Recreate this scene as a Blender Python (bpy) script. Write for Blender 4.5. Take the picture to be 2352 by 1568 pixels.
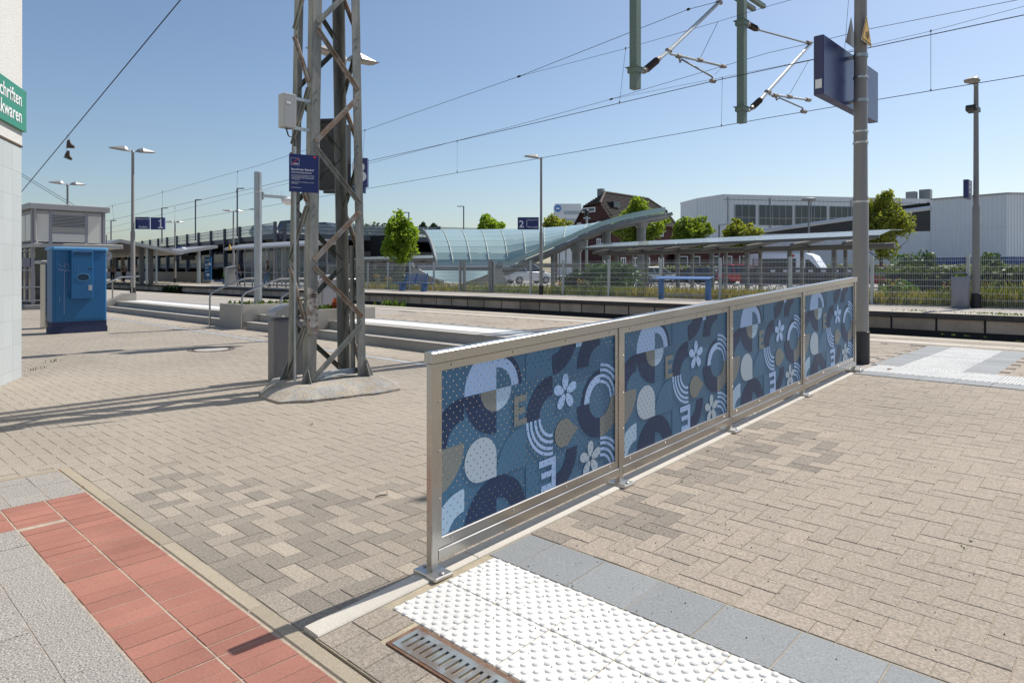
import bpy, bmesh, math, random
from mathutils import Vector, Matrix, noise as mnoise
R = math.radians
sc = bpy.context.scene
for o in list(bpy.data.objects): bpy.data.objects.remove(o)
C = sc.collection

# ---------------------------------------------------------------- camera, sky, sun, exposure
EYE = 1.43; YAW = R(43.5); FP = 1568.0; CX = 1176.0; CY = 623.0     # 24 mm shift lens, level
cd = bpy.data.cameras.new('camera'); cd.sensor_width = 36; cd.lens = 24; cd.shift_y = -(784 - CY) / 2352
cd.clip_start = 0.05; cd.clip_end = 3000
cam = bpy.data.objects.new('camera', cd); C.objects.link(cam)
cam.location = (0, 0, EYE); cam.rotation_euler = (R(90), 0, YAW); sc.camera = cam

SUN_EL = R(50.5); SUN_AZ = R(7.4)                                   # azimuth from +Y towards +X
w = bpy.data.worlds.new('World'); sc.world = w; w.use_nodes = True
nt = w.node_tree; bg = nt.nodes['Background']
sk = nt.nodes.new('ShaderNodeTexSky'); sk.sky_type = 'NISHITA'; sk.sun_disc = False
sk.sun_elevation = SUN_EL; sk.sun_rotation = SUN_AZ
sk.air_density = 1.05; sk.dust_density = 1.1; sk.ozone_density = 2.8; sk.altitude = 30
nt.links.new(sk.outputs[0], bg.inputs[0]); bg.inputs[1].default_value = 0.106
sd = bpy.data.lights.new('sun', 'SUN'); sd.energy = 4.4; sd.angle = R(0.53); sd.color = (1.0, 0.955, 0.88)
sun = bpy.data.objects.new('sun', sd); C.objects.link(sun)
sv = Vector((math.sin(SUN_AZ) * math.cos(SUN_EL), math.cos(SUN_AZ) * math.cos(SUN_EL), math.sin(SUN_EL)))
sun.rotation_euler = (-sv).to_track_quat('-Z', 'Y').to_euler(); sun.location = sv * 60
vs = sc.view_settings; vs.view_transform = 'Standard'; vs.look = 'None'; vs.exposure = 0.18; vs.gamma = 1.0
vs.use_curve_mapping = False
sc.cycles.max_bounces = 8; sc.cycles.transparent_max_bounces = 24

# ---------------------------------------------------------------- surveying helpers (world: x along the tracks, y across them)
_c, _s = math.cos(YAW), math.sin(YAW)
def ray(u, v):
    X = (u - CX) / FP; return Vector((_c * X - _s, _s * X + _c, (CY - v) / FP))
def Wz(u, v, z): r = ray(u, v); k = (z - EYE) / r.z; return Vector((r.x * k, r.y * k, z))
def Wy(u, v, y): r = ray(u, v); k = y / r.y; return Vector((r.x * k, y, EYE + r.z * k))
def Wx(u, v, x): r = ray(u, v); k = x / r.x; return Vector((x, r.y * k, EYE + r.z * k))
def Wd(u, v, d): r = ray(u, v); return Vector((r.x * d, r.y * d, EYE + r.z * d))
def depth(x, y): return -_s * x + _c * y
def proj(x, y, z):
    d = depth(x, y)
    if d < .05: return None
    return (CX + FP * (_c * x + _s * y) / d, CY - FP * (z - EYE) / d)

# ---------------------------------------------------------------- mesh building helpers
class MB:
    def __init__(self): self.v = []; self.f = []; self.m = []; self.t = []; self.cm = 0; self.ct = .5
    def add(self, vs, fs):
        b = len(self.v); self.v += [tuple(p) for p in vs]; self.t += [self.ct] * len(vs)
        for f in fs: self.f.append(tuple(i + b for i in f)); self.m.append(self.cm)
        return self
    def box(self, x0, x1, y0, y1, z0, z1):
        return self.add([(x0,y0,z0),(x1,y0,z0),(x1,y1,z0),(x0,y1,z0),(x0,y0,z1),(x1,y0,z1),(x1,y1,z1),(x0,y1,z1)],
                        [(0,3,2,1),(4,5,6,7),(0,1,5,4),(1,2,6,5),(2,3,7,6),(3,0,4,7)])
    def bbox(self, x0, x1, y0, y1, z0, z1, b=.01):
        """box with chamfered vertical and top edges"""
        p = lambda i, z: [(x0+b+i,y0+i,z),(x1-b-i,y0+i,z),(x1-i,y0+b+i,z),(x1-i,y1-b-i,z),(x1-b-i,y1-i,z),(x0+b+i,y1-i,z),(x0+i,y1-b-i,z),(x0+i,y0+b+i,z)]
        return self.loft([p(0,z0), p(0,z1-b), p(b*.9,z1)], True, True)
    def obox(self, M4, sx, sy, sz):
        h = [(a*sx/2,b*sy/2,c*sz/2) for c in (-1,1) for a,b in ((-1,-1),(1,-1),(1,1),(-1,1))]
        return self.add([M4 @ Vector(p) for p in h], [(0,3,2,1),(4,5,6,7),(0,1,5,4),(1,2,6,5),(2,3,7,6),(3,0,4,7)])
    def bar(self, a, b, w, h, up=(0,0,1)):
        a = Vector(a); b = Vector(b); d = (b - a); L = d.length
        if L < 1e-6: return self
        d /= L; u = Vector(up)
        if abs(d.dot(u)) > .98: u = Vector((1,0,0))
        s = d.cross(u).normalized(); u = s.cross(d)
        M4 = Matrix((( s.x, d.x, u.x, 0),( s.y, d.y, u.y, 0),( s.z, d.z, u.z, 0),(0,0,0,1))); M4.translation = (a + b) / 2
        return self.obox(M4, w, L, h)
    def tube(self, pts, r, n=8, cap=True):
        pts = [Vector(p) for p in pts]; rs = r if isinstance(r, (list, tuple)) else [r] * len(pts)
        rings = []; prev = None
        for i, p in enumerate(pts):
            d = (pts[min(i+1,len(pts)-1)] - pts[max(i-1,0)]).normalized()
            if prev is None:
                u = Vector((0,0,1)) if abs(d.z) < .9 else Vector((1,0,0))
                s = d.cross(u).normalized()
            else:
                s = (prev - d * prev.dot(d)).normalized()
            prev = s; t = d.cross(s)
            rings.append([p + (s * math.cos(2*math.pi*k/n) + t * math.sin(2*math.pi*k/n)) * rs[i] for k in range(n)])
        return self.loft(rings, cap, cap)
    def loft(self, rings, c0=True, c1=True, closed=True):
        n = len(rings[0]); vs = [p for r in rings for p in r]; fs = []
        for i in range(len(rings) - 1):
            for k in range(n if closed else n - 1):
                a = i*n + k; b = i*n + (k+1) % n; fs.append((a, b, b + n, a + n))
        if c0: fs.append(tuple(range(n-1, -1, -1)))
        if c1: fs.append(tuple(range((len(rings)-1)*n, len(rings)*n)))
        return self.add(vs, fs)
    def lathe(self, x, y, prof, n=16):
        return self.loft([[(x + r*math.cos(2*math.pi*k/n), y + r*math.sin(2*math.pi*k/n), z) for k in range(n)] for r, z in prof])
    def prism(self, poly, a0, a1, axis='z'):
        """polygon extruded along an axis: z -> (x,y), y -> (x,z), x -> (y,z)"""
        f = {'z': lambda p, a: (p[0], p[1], a), 'y': lambda p, a: (p[0], a, p[1]), 'x': lambda p, a: (a, p[0], p[1])}[axis]
        return self.loft([[f(p, a0) for p in poly], [f(p, a1) for p in poly]])
    def quad(self, a, b, c, d): return self.add([a, b, c, d], [(0,1,2,3)])
    def build(self, name, mats, parent=None, smooth=False, loc=None, local=False, kind=None):
        me = bpy.data.meshes.new(name)
        o0 = Vector((0,0,0)) if local else (org(parent) if parent else (Vector(loc) if loc is not None else Vector((0,0,0))))
        me.from_pydata([(p[0]-o0.x, p[1]-o0.y, p[2]-o0.z) for p in self.v], [], self.f)
        mats = mats if isinstance(mats, (list, tuple)) else [mats]
        for m in mats: me.materials.append(m)
        if len(mats) > 1: me.polygons.foreach_set('material_index', self.m)
        at = me.attributes.new('tone', 'FLOAT', 'POINT'); at.data.foreach_set('value', self.t)
        if smooth: shade(me)
        me.update()
        ob = bpy.data.objects.new(name, me); C.objects.link(ob)
        if parent: ob.parent = parent
        elif loc is not None and not local: ob.location = loc
        if kind: ob['kind'] = kind
        return ob
def fixn(ob):
    bm = bmesh.new(); bm.from_mesh(ob.data); bmesh.ops.recalc_face_normals(bm, faces=bm.faces); bm.to_mesh(ob.data); bm.free(); return ob
def shade(me, ang=40):
    me.polygons.foreach_set('use_smooth', [True] * len(me.polygons))
    try: me.set_sharp_from_angle(angle=R(ang))
    except Exception: pass
def org(o):
    p = Vector((0,0,0))
    while o: p += o.location; o = o.parent
    return p
def tag(o, label, cat=None, group=None):
    o['label'] = label
    if cat: o['category'] = cat
    if group: o['group'] = group
    return o
def thing(name, label, cat, loc, group=None, rz=0):
    o = bpy.data.objects.new(name, None); C.objects.link(o); o.location = loc; o.rotation_euler.z = rz; o.empty_display_size = .2
    return tag(o, label, cat, group)
def struct(o): o['kind'] = 'structure'; return o
def dup(o, parent=None, loc=None, rz=None, label=None, group=None):
    c = o.copy(); C.objects.link(c); c.parent = parent
    if loc is not None: c.location = loc
    if rz is not None: c.rotation_euler.z = rz
    if label: c['label'] = label
    if group: c['group'] = group
    for ch in [x for x in o.children]: dup(ch, c)
    return c
def text(name, body, o, ex, ey, size, m, parent, align='LEFT', bold=0.0, lift=.003, shear=0, xs=1.0):
    cu = bpy.data.curves.new('t', 'FONT'); cu.body = body; cu.size = size; cu.align_x = align; cu.offset = bold; cu.shear = shear
    cu.resolution_u = 3; ob = bpy.data.objects.new('t', cu); C.objects.link(ob)
    bpy.context.view_layer.update()
    me = bpy.data.meshes.new_from_object(ob.evaluated_get(bpy.context.evaluated_depsgraph_get()))
    bpy.data.objects.remove(ob); bpy.data.curves.remove(cu)
    o = Vector(o); ex = Vector(ex).normalized(); ey = Vector(ey).normalized(); n = ex.cross(ey) * lift; po = org(parent)
    for vtx in me.vertices: vtx.co = o + ex * vtx.co.x * xs + ey * vtx.co.y + n - po
    me.materials.clear(); me.materials.append(m); me.name = name
    t = bpy.data.objects.new(name, me); C.objects.link(t); t.parent = parent; return t

# ---------------------------------------------------------------- materials
def M(name, col, rough=.6, metal=0., var=.12, scale=3., fine=0., fscale=120., bump=0., bscale=80., spec=.5, tone=0., col2=None, stain=0., alpha=1., stretch=None, tcol=None, spots=0.):
    m = bpy.data.materials.new(name); m.use_nodes = True; N = m.node_tree.nodes; L = m.node_tree.links
    b = N['Principled BSDF']; b.inputs['Roughness'].default_value = rough; b.inputs['Metallic'].default_value = metal
    b.inputs['Specular IOR Level'].default_value = spec; b.inputs['Alpha'].default_value = alpha
    geo = N.new('ShaderNodeNewGeometry'); pos = geo.outputs['Position']
    if stretch:
        mp = N.new('ShaderNodeMapping'); mp.inputs['Scale'].default_value = stretch; L.new(pos, mp.inputs[0]); pos = mp.outputs[0]
    def nz(s, d=4):
        n = N.new('ShaderNodeTexNoise'); n.inputs['Scale'].default_value = s; n.inputs['Detail'].default_value = d; L.new(pos, n.inputs['Vector']); return n.outputs['Fac']
    def mth(op, a, bb, c=None):
        n = N.new('ShaderNodeMath'); n.operation = op
        for i, q in enumerate((a, bb, c)):
            if q is None: continue
            if isinstance(q, (int, float)): n.inputs[i].default_value = q
            else: L.new(q, n.inputs[i])
        return n.outputs[0]
    k = mth('MULTIPLY_ADD', nz(scale), 2.4*var, 1 - 1.2*var)
    if fine: k = mth('MULTIPLY', k, mth('MULTIPLY_ADD', nz(fscale, 2), 3*fine, 1 - 1.5*fine))
    if tone:
        a = N.new('ShaderNodeAttribute'); a.attribute_name = 'tone'
        k = mth('MULTIPLY', k, mth('MULTIPLY_ADD', a.outputs['Fac'], 2*tone, 1 - tone))
    if stain:
        st = N.new('ShaderNodeMapRange'); L.new(nz(scale*.35, 6), st.inputs[0]); st.inputs[1].default_value = .5; st.inputs[2].default_value = .68
        st.inputs[3].default_value = 1.; st.inputs[4].default_value = 1 - stain; k = mth('MULTIPLY', k, st.outputs[0])
    if spots:
        vo = N.new('ShaderNodeTexVoronoi'); vo.inputs['Scale'].default_value = 3.2; L.new(pos, vo.inputs['Vector'])
        sp = N.new('ShaderNodeSeparateColor'); L.new(vo.outputs['Color'], sp.inputs[0])
        rad = mth('MULTIPLY', sp.outputs[0], .05); on = mth('LESS_THAN', sp.outputs[1], .45)
        k = mth('MULTIPLY', k, mth('SUBTRACT', 1., mth('MULTIPLY', mth('MULTIPLY', mth('LESS_THAN', vo.outputs['Distance'], rad), on), spots)))
    base = None
    if col2:
        mx = N.new('ShaderNodeMix'); mx.data_type = 'RGBA'; mx.inputs[6].default_value = (*col, 1); mx.inputs[7].default_value = (*col2, 1)
        rr = N.new('ShaderNodeMapRange'); L.new(nz(scale*1.7, 5), rr.inputs[0]); rr.inputs[1].default_value = .42; rr.inputs[2].default_value = .62
        L.new(rr.outputs[0], mx.inputs[0]); base = mx.outputs[2]
    if tcol:
        ta = N.new('ShaderNodeAttribute'); ta.attribute_name = 'tone'; mx = N.new('ShaderNodeMix'); mx.data_type = 'RGBA'
        mx.inputs[6].default_value = (*tcol[0], 1); mx.inputs[7].default_value = (*tcol[1], 1); L.new(ta.outputs['Fac'], mx.inputs[0]); base = mx.outputs[2]
    mul = N.new('ShaderNodeVectorMath'); mul.operation = 'SCALE'
    if base: L.new(base, mul.inputs[0])
    else: mul.inputs[0].default_value = col
    L.new(k, mul.inputs['Scale']); L.new(mul.outputs[0], b.inputs['Base Color'])
    if metal >= 1: L.new(mth('MULTIPLY_ADD', nz(scale*1.5, 3), .24, rough - .12), b.inputs['Roughness'])
    if bump:
        bp = N.new('ShaderNodeBump'); bp.inputs['Strength'].default_value = bump; bp.inputs['Distance'].default_value = .01
        L.new(nz(bscale, 3), bp.inputs['Height']); L.new(bp.outputs[0], b.inputs['Normal'])
    return m
def emit(name, col, s=1.):
    m = bpy.data.materials.new(name); m.use_nodes = True; b = m.node_tree.nodes['Principled BSDF']; b.inputs['Base Color'].default_value = (*col, 1); return m
def glassy(name, col, alpha=.3, rough=.05):
    m = M(name, col, rough, 0, .05, .6, spec=.6, alpha=alpha); return m
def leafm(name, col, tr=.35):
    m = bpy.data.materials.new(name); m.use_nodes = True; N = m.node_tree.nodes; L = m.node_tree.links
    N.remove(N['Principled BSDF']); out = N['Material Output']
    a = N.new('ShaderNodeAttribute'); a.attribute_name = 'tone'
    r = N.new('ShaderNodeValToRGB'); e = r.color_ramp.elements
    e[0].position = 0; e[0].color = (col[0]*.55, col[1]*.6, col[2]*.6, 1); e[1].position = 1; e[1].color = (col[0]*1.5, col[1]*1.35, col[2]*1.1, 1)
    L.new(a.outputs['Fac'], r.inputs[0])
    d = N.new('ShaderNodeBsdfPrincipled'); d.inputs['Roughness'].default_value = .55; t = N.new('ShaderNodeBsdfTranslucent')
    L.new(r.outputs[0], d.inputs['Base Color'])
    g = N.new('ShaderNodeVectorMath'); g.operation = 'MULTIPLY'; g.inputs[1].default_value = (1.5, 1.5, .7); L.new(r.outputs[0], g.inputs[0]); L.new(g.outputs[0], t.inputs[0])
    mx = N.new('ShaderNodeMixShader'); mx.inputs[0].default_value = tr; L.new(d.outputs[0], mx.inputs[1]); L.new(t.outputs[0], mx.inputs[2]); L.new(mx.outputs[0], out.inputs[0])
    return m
def perf(name, col, rough=.42):
    """printed sheet with a staggered grid of round holes (UV-free: world y and ramp-corrected z)"""
    m = M(name, col, rough, 0, .03, 1.5, spec=.35); N = m.node_tree.nodes; L = m.node_tree.links
    a = N.new('ShaderNodeAttribute'); a.attribute_name = 'pq'
    sep = N.new('ShaderNodeSeparateXYZ'); L.new(a.outputs['Vector'], sep.inputs[0])
    def mt(op, x, y=0., z=None):
        n = N.new('ShaderNodeMath'); n.operation = op
        for i, q in enumerate((x, y, z)):
            if q is None: continue
            if isinstance(q, (int, float)): n.inputs[i].default_value = q
            else: L.new(q, n.inputs[i])
        return n.outputs[0]
    dx, dy = .043, .0505
    def cell(off):
        fx = mt('MULTIPLY', mt('SUBTRACT', mt('FRACT', mt('ADD', mt('DIVIDE', sep.outputs[0], dx), off)), .5), dx)
        fy = mt('MULTIPLY', mt('SUBTRACT', mt('FRACT', mt('ADD', mt('DIVIDE', sep.outputs[1], dy), off)), .5), dy)
        return mt('SQRT', mt('ADD', mt('MULTIPLY', fx, fx), mt('MULTIPLY', fy, fy)))
    dd = mt('MINIMUM', cell(0.), cell(.5)); hole = mt('LESS_THAN', dd, .0038)
    tr = N.new('ShaderNodeBsdfTransparent'); mx = N.new('ShaderNodeMixShader')
    L.new(hole, mx.inputs[0]); L.new(N['Principled BSDF'].outputs[0], mx.inputs[1]); L.new(tr.outputs[0], mx.inputs[2]); L.new(mx.outputs[0], N['Material Output'].inputs[0])
    return m

def translucent(name, col, f=.6):
    m = M(name, col, .25, 0, .08, .5, spec=.6); N = m.node_tree.nodes; L = m.node_tree.links
    t = N.new('ShaderNodeBsdfTranslucent'); t.inputs[0].default_value = (*col, 1); mx = N.new('ShaderNodeMixShader'); mx.inputs[0].default_value = f
    L.new(N['Principled BSDF'].outputs[0], mx.inputs[1]); L.new(t.outputs[0], mx.inputs[2]); L.new(mx.outputs[0], N['Material Output'].inputs[0]); return m
PAV = (.29, .262, .228)
m_paver = M('concrete_paver', PAV, .9, 0, .12, .8, .42, 85, .5, 160, .25, tcol=((.20, .18, .155), (.475, .41, .33)), stain=.10, spots=.22)
m_ramp_paver = M('ramp_paver', (.335, .29, .24), .9, 0, .12, .7, .40, 85, .5, 160, .25, tcol=((.20, .18, .155), (.52, .435, .345)), stain=.10, spots=.22)
m_joint = M('joint_sand', (.30, .26, .205), .95, 0, .35, 14, .3, 200)
m_joint_lt = M('joint_sand_pale', (.40, .34, .24), .95, 0, .35, 10, .3, 200)
m_red = M('red_clinker', (.345, .152, .112), .8, 0, .16, 3.5, .16, 90, .2, 200, .3, tone=.09, stain=.16)
m_redjoint = M('clinker_joint', (.40, .33, .255), .95, 0, .3, 20, .2, 200)
m_granite = M('washed_granite', (.33, .305, .275), .85, 0, .08, 1.2, .95, 130, .5, 160, .3, tone=.08)
m_kerb = M('edging_concrete', (.36, .305, .225), .9, 0, .18, 2, .2, 150, .4, 200, tone=.15)
m_white_curb = M('white_concrete', (.62, .57, .49), .85, 0, .12, 3, .1, 120, .2, 150, stain=.15)
m_white_tile = M('white_tactile', (.74, .725, .685), .8, 0, .10, 3, .20, 60, .2, 150, tone=.05, stain=.12, spots=.3)
m_grey_tile = M('grey_tile', (.25, .26, .262), .75, 0, .08, 2, .28, 110, tone=.08)
m_steel = M('brushed_stainless', (.43, .42, .405), .27, 1., .06, 3., 0., 60, 0., 40, stretch=(4, .6, 4))
m_steel_b = M('bright_stainless', (.55, .53, .50), .38, 1., .06, 3.)
m_galv = M('galvanised', (.42, .45, .46), .45, .85, .16, 5, .08, 40)
m_galv_d = M('zinc_grey', (.25, .26, .26), .55, .6, .2, 4)
m_mast = M('old_mast_paint', (.20, .21, .195), .6, .25, .34, 5., .18, 60, .2, 60, col2=(.28, .275, .25), stain=.35, stretch=(1.6, 1.6, .35))
m_rust = M('rusty_strut', (.26, .185, .135), .75, .2, .35, 6., .2, 60, .3, 60, col2=(.32, .30, .275), stain=.35)
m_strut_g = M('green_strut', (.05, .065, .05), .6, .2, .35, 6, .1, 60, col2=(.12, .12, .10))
m_green_post = M('green_hanger', (.145, .20, .165), .6, 0, .12, 2, .05, 50)
m_conc = M('concrete', (.42, .385, .335), .9, 0, .15, 1.2, .12, 80, .2, 120, stain=.22)
m_step = M('step_concrete', (.36, .345, .32), .9, 0, .15, 1.2, .12, 80, stain=.15)
m_nose = M('step_nosing', (.66, .60, .50), .85, 0, .12, 4)
m_found = M('foundation_concrete', (.37, .32, .255), .95, 0, .28, 5, .35, 45, .9, 28, col2=(.31, .305, .29), stain=.3)
m_pole = M('grey_pole', (.27, .255, .235), .55, .1, .12, 2, .05, 40, stain=.12, stretch=(3, 3, .5))
m_black = M('black_plastic', (.015, .016, .018), .5, 0, .2, 8)
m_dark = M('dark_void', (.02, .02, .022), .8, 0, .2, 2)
m_navy = M('navy_sign', (.012, .024, .135), .38, 0, .04, 1.5)
m_navy2 = M('navy_board', (.013, .022, .10), .28, 0, .04, 1.5)
m_white = M('white_paint', (.78, .78, .78), .5, 0, .03, 2)
m_txt = M('white_lettering', (.70, .73, .80), .6, 0, .02, 2)
m_blue_cab = M('cabinet_blue', (.008, .115, .29), .42, 0, .10, 2., .03, 60, stain=.08)
m_blue_cab_l = M('cabinet_cap_blue', (.07, .25, .48), .4, 0, .06, 2)
m_cab_base = M('cabinet_plinth', (.02, .03, .085), .75, 0, .2, 5, .1, 60)
m_bench = M('bench_blue', (.08, .17, .36), .45, 0, .06, 3)
m_stucco = M('white_stucco', (.60, .59, .56), .95, 0, .05, 2, .12, 60, .6, 40)
m_facade = M('facade_tile', (.46, .49, .49), .5, 0, .04, .8, tone=.03, stain=.04)
m_green_sign = M('green_sign', (.025, .22, .13), .35, 0, .06, 2)
m_alu = M('grey_aluminium', (.29, .285, .31), .45, .3, .06, 2)
m_alu_l = M('light_aluminium', (.36, .355, .35), .45, .4, .08, 2)
m_pane = M('frosted_pane', (.66, .63, .57), .3, 0, .06, .7)
m_glass = glassy('clear_glass', (.30, .36, .37), .15)
m_dglass = M('dark_glass', (.03, .04, .045), .08, 0, .3, 1.5, spec=.8)
m_asph = M('parking_asphalt', (.36, .34, .315), .95, 0, .12, .5, .15, 30)
m_soil = M('dry_soil', (.20, .155, .095), 1, 0, .3, 1.5, .2, 20, col2=(.16, .15, .06))
m_ballast = M('track_ballast', (.10, .085, .07), 1, 0, .3, 4, .5, 25, .8, 30)
m_rail = M('rail_steel', (.13, .085, .06), .5, .6, .2, 6)
m_wall2 = M('platform_wall', (.52, .42, .32), .9, 0, .22, 1.6, .15, 40, tone=.18, stain=.35)
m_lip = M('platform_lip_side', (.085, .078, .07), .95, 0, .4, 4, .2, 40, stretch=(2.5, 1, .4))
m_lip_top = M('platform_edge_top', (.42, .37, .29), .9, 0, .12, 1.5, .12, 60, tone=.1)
m_plat = M('platform_paving', (.37, .33, .285), .9, 0, .12, .7, .15, 90, tone=.16, stain=.1)
m_wire = M('wire', (.035, .036, .04), .5, .5, .1, 5)
m_ins = M('brown_insulator', (.028, .016, .012), .15, 0, .1, 5)
m_fit = M('cast_fitting', (.25, .21, .18), .5, .6, .15, 5)
m_fence = M('fence_wire', (.50, .53, .54), .5, .5, .1, 3)
m_bark = M('bark', (.09, .07, .05), .9, 0, .3, 8)
m_yel = M('yellow', (.75, .42, .02), .5)
m_redp = M('red_paint', (.62, .03, .03), .45)

# ================================================================ SETTING: ground, forecourt, ramp, platforms, tracks
rnd = random.Random(7)
ZP = .346                                                  # platform level
SL = .0515
def zr(y): return .012 + SL * (y - 1.39)                   # ramp surface
def block_rings(x0, x1, y0, y1, zf, ch=.0035, deep=.012):
    q = lambda i, dz: [(x, y, zf(x, y) + dz) for x, y in ((x0+i,y0+i),(x1-i,y0+i),(x1-i,y1-i),(x0+i,y1-i))]
    return [q(0, -deep), q(0, -ch), q(ch, 0)]
def slab(mb, x0, x1, y0, y1, zf, tone=.5, ch=.0035, deep=.012):
    mb.ct = tone; mb.loft(block_rings(x0, x1, y0, y1, zf, ch, deep), False, True)
def herring(xr, yr, ox, oy):
    """90 degree herringbone of 0.2 x 0.1 blocks: yields x0,x1,y0,y1"""
    i0, i1 = int((xr[0]-ox)/.1)-2, int((xr[1]-ox)/.1)+2; j0, j1 = int((yr[0]-oy)/.1)-2, int((yr[1]-oy)/.1)+2
    for i in range(i0, i1):
        for j in range(j0, j1):
            k = (i - j) % 4
            if k == 0: b = (i, i+2, j, j+1)
            elif k == 3: b = (i, i+1, j, j+2)
            else: continue
            yield ox + b[0]*.1, ox + b[1]*.1, oy + b[2]*.1, oy + b[3]*.1
def seen(x, y, z, mx=260, my=260):
    p = proj(x, y, z); return p is not None and -mx < p[0] < 2352 + mx and -200 < p[1] < 1568 + my
def area(b, z):
    x, y = (b[0]+b[1])/2, (b[2]+b[3])/2; d = depth(x, y); p = proj(x, y, z)
    if not p or not (0 < p[0] < 2352 and 0 < p[1] < 1568): return 0
    return (b[1]-b[0])*(b[3]-b[2]) / d**3
def lay(blocks, zfun, slope, parent, mat, name, nind, g=.0012, ch=.0020):
    """the nind largest-looking blocks become objects (sharing meshes by size and tone), the rest one mesh"""
    blocks = sorted(blocks, key=lambda b: -area(b, zfun((b[2]+b[3])/2)))
    cache = {}; mb = MB()
    for n, b in enumerate(blocks):
        x0, x1, y0, y1, tone = b; x0 += g; x1 -= g; y0 += g; y1 -= g
        jz = rnd.uniform(-.0014, .0014); tx, ty = rnd.uniform(-.006, .006), rnd.uniform(-.006, .006)
        xc, yc = (x0+x1)/2, (y0+y1)/2
        if n < nind and area(b, zfun(yc)) > 0:
            key = (round(x1-x0, 3), round(y1-y0, 3), round(tone*24)/24)
            if key not in cache:
                q = MB(); sx, sy = (x1-x0)/2, (y1-y0)/2
                slab(q, -sx, sx, -sy, sy, lambda x, y: 0, key[2], ch); t = q.build(name, mat, local=True); cache[key] = t.data; bpy.data.objects.remove(t)
            o = bpy.data.objects.new(name, cache[key]); C.objects.link(o); o.parent = parent
            o.location = Vector((xc, yc, zfun(yc) + jz)) - org(parent); o.rotation_euler = (math.atan(slope) + tx*.5, ty*.5, rnd.uniform(-.006, .006))
        else:
            slab(mb, x0, x1, y0, y1, lambda x, y: zfun(y) + jz + (x-xc)*ty + (y-yc)*tx, tone, ch)
    if mb.v: mb.build(name, mat, parent, kind='stuff')

# ---- the ground sheet to the horizon and the plots on it
struct(MB().box(-700, 700, -500, 900, -1.6, -.62).build('ground', m_soil))
g = MB().box(-260, 300, 27.2, 420, -.6, .33); struct(g.build('car_park_ground', m_asph))
g = MB().box(-200, 120, 24.45, 27.2, -.6, .335); struct(g.build('verge_ground', m_soil))
g = MB().box(-170, 90, 12.85, 20.3, -.6, -.40); struct(g.build('track_bed', m_ballast))
fore = struct(MB().box(-150, 60, -90, 7.75, -.6, -.0032).build('forecourt', m_joint))

# ---- forecourt pavers (herringbone)
def okf(x0, x1, y0, y1):
    xc, yc = (x0+x1)/2, (y0+y1)/2
    if y1 > 6.62 and y0 < 6.72: return None
    if x1 > -2.478: x1 = -2.478
    if xc > -5.79 and y0 < 1.395: y0 = 1.395
    if y1 > 7.748: y1 = 7.748
    if x1 - x0 < .03 or y1 - y0 < .03: return None
    if xc > -5.79 and yc < 1.395: return None
    if math.hypot(xc + 12.6, yc - 5.28) < .40: return None
    return x0, x1, y0, y1
bl = []
for b in herring((-31, -2.4), (-2.5, 7.8), -2.478, 1.397):
    if not seen((b[0]+b[1])/2, (b[2]+b[3])/2, 0): continue
    b = okf(*b)
    if not b: continue
    xc, yc = (b[0]+b[1])/2, (b[2]+b[3])/2
    worn = mnoise.noise(Vector((xc*.9, yc*.9, 3.1))) + (1.10 - .60*abs(yc-1.9) - .52*abs(xc+3.3))
    if yc > 6.72: tn = rnd.gauss(.80, .06)
    elif worn > .25: tn = rnd.choice((.24, .28, .32, .36, .40, .46, .52, .56, .60, .64, .82)) + rnd.uniform(-.05, .05)
    else: tn = rnd.gauss(.60, .022) + .07*mnoise.noise(Vector((xc*.5, yc*.5, 0)))
    bl.append((*b, max(.02, min(1, tn))))
lay(bl, lambda y: 0., 0., fore, m_paver, 'paver', 300)
# slot drain line in front of the steps and the manhole cover
mb = MB()
for i in range(60): mb.box(-32 + i*.5 + .004, -32 + (i+1)*.5 - .004, 6.625, 6.715, -.03, .001)
tag(mb.build('slot_drain', M('slot_drain_concrete', (.40, .43, .46), .8)), 'pale grey slot drain line across the forecourt before the steps', 'drain')
mh = thing('manhole_cover', 'round iron-ringed manhole cover in the forecourt left of the lattice mast', 'manhole cover', (-12.6, 5.28, 0))
MB().lathe(-12.6, 5.28, [(.29, -.02), (.29, .003), (.28, .004)], 32).build('cover_plate', m_conc, mh)
q = MB()
for r0, r1 in ((.30, .335), (.36, .41)):
    n = 40; q.loft([[(-12.6 + r*math.cos(2*math.pi*k/n), 5.28 + r*math.sin(2*math.pi*k/n), z) for k in range(n)] for r, z in ((r0, -.02), (r0, .004), (r1, .004), (r1, -.02))], False, False)
q.build('iron_ring', M('cast_iron', (.13, .10, .08), .7, .3, .2, 8), mh)

# ---- washed granite slabs, red clinker band and kerb edging in the foreground left
gran = struct(MB().box(-5.78, 3.5, -6, 1.32, -.003, -.0025).build('granite_pavement', m_redjoint))
bl = []
def gr(x0, x1, y0, y1):
    j = 0; y = y1
    while y > y0 + .01:
        ya = max(y0, y - .2); x = x0 - (.15 if j % 2 else 0)
        while x < x1 - .01:
            a, b = max(x0, x), min(x1, x + .3)
            if b - a > .02 and seen((a+b)/2, (ya+y)/2, 0, 60, 60): bl.append((a, b, ya, y, rnd.uniform(.3, .7)))
            x += .3
        y = ya; j += 1
gr(-5.715, -5.055, -1.2, 1.312); gr(-4.598, 1.6, -1.6, .853)
lay(bl, lambda y: 0., 0., gran, m_granite, 'slab', 120, .0012, .002)
bl = []
x = -5.05
while x < .2:
    for y0, y1 in ((.858, 1.082), (1.086, 1.308)):
        if y0 > 1 or x > -4.6: bl.append((x, x + .099, y0, y1, rnd.gauss(.5, .22)))
    x += .1005
y = .853
while y > -1.2:
    for x0 in (-5.05, -4.823): bl.append((x0, x0 + .222, y - .099, y, rnd.gauss(.5, .22)))
    y -= .1005
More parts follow.
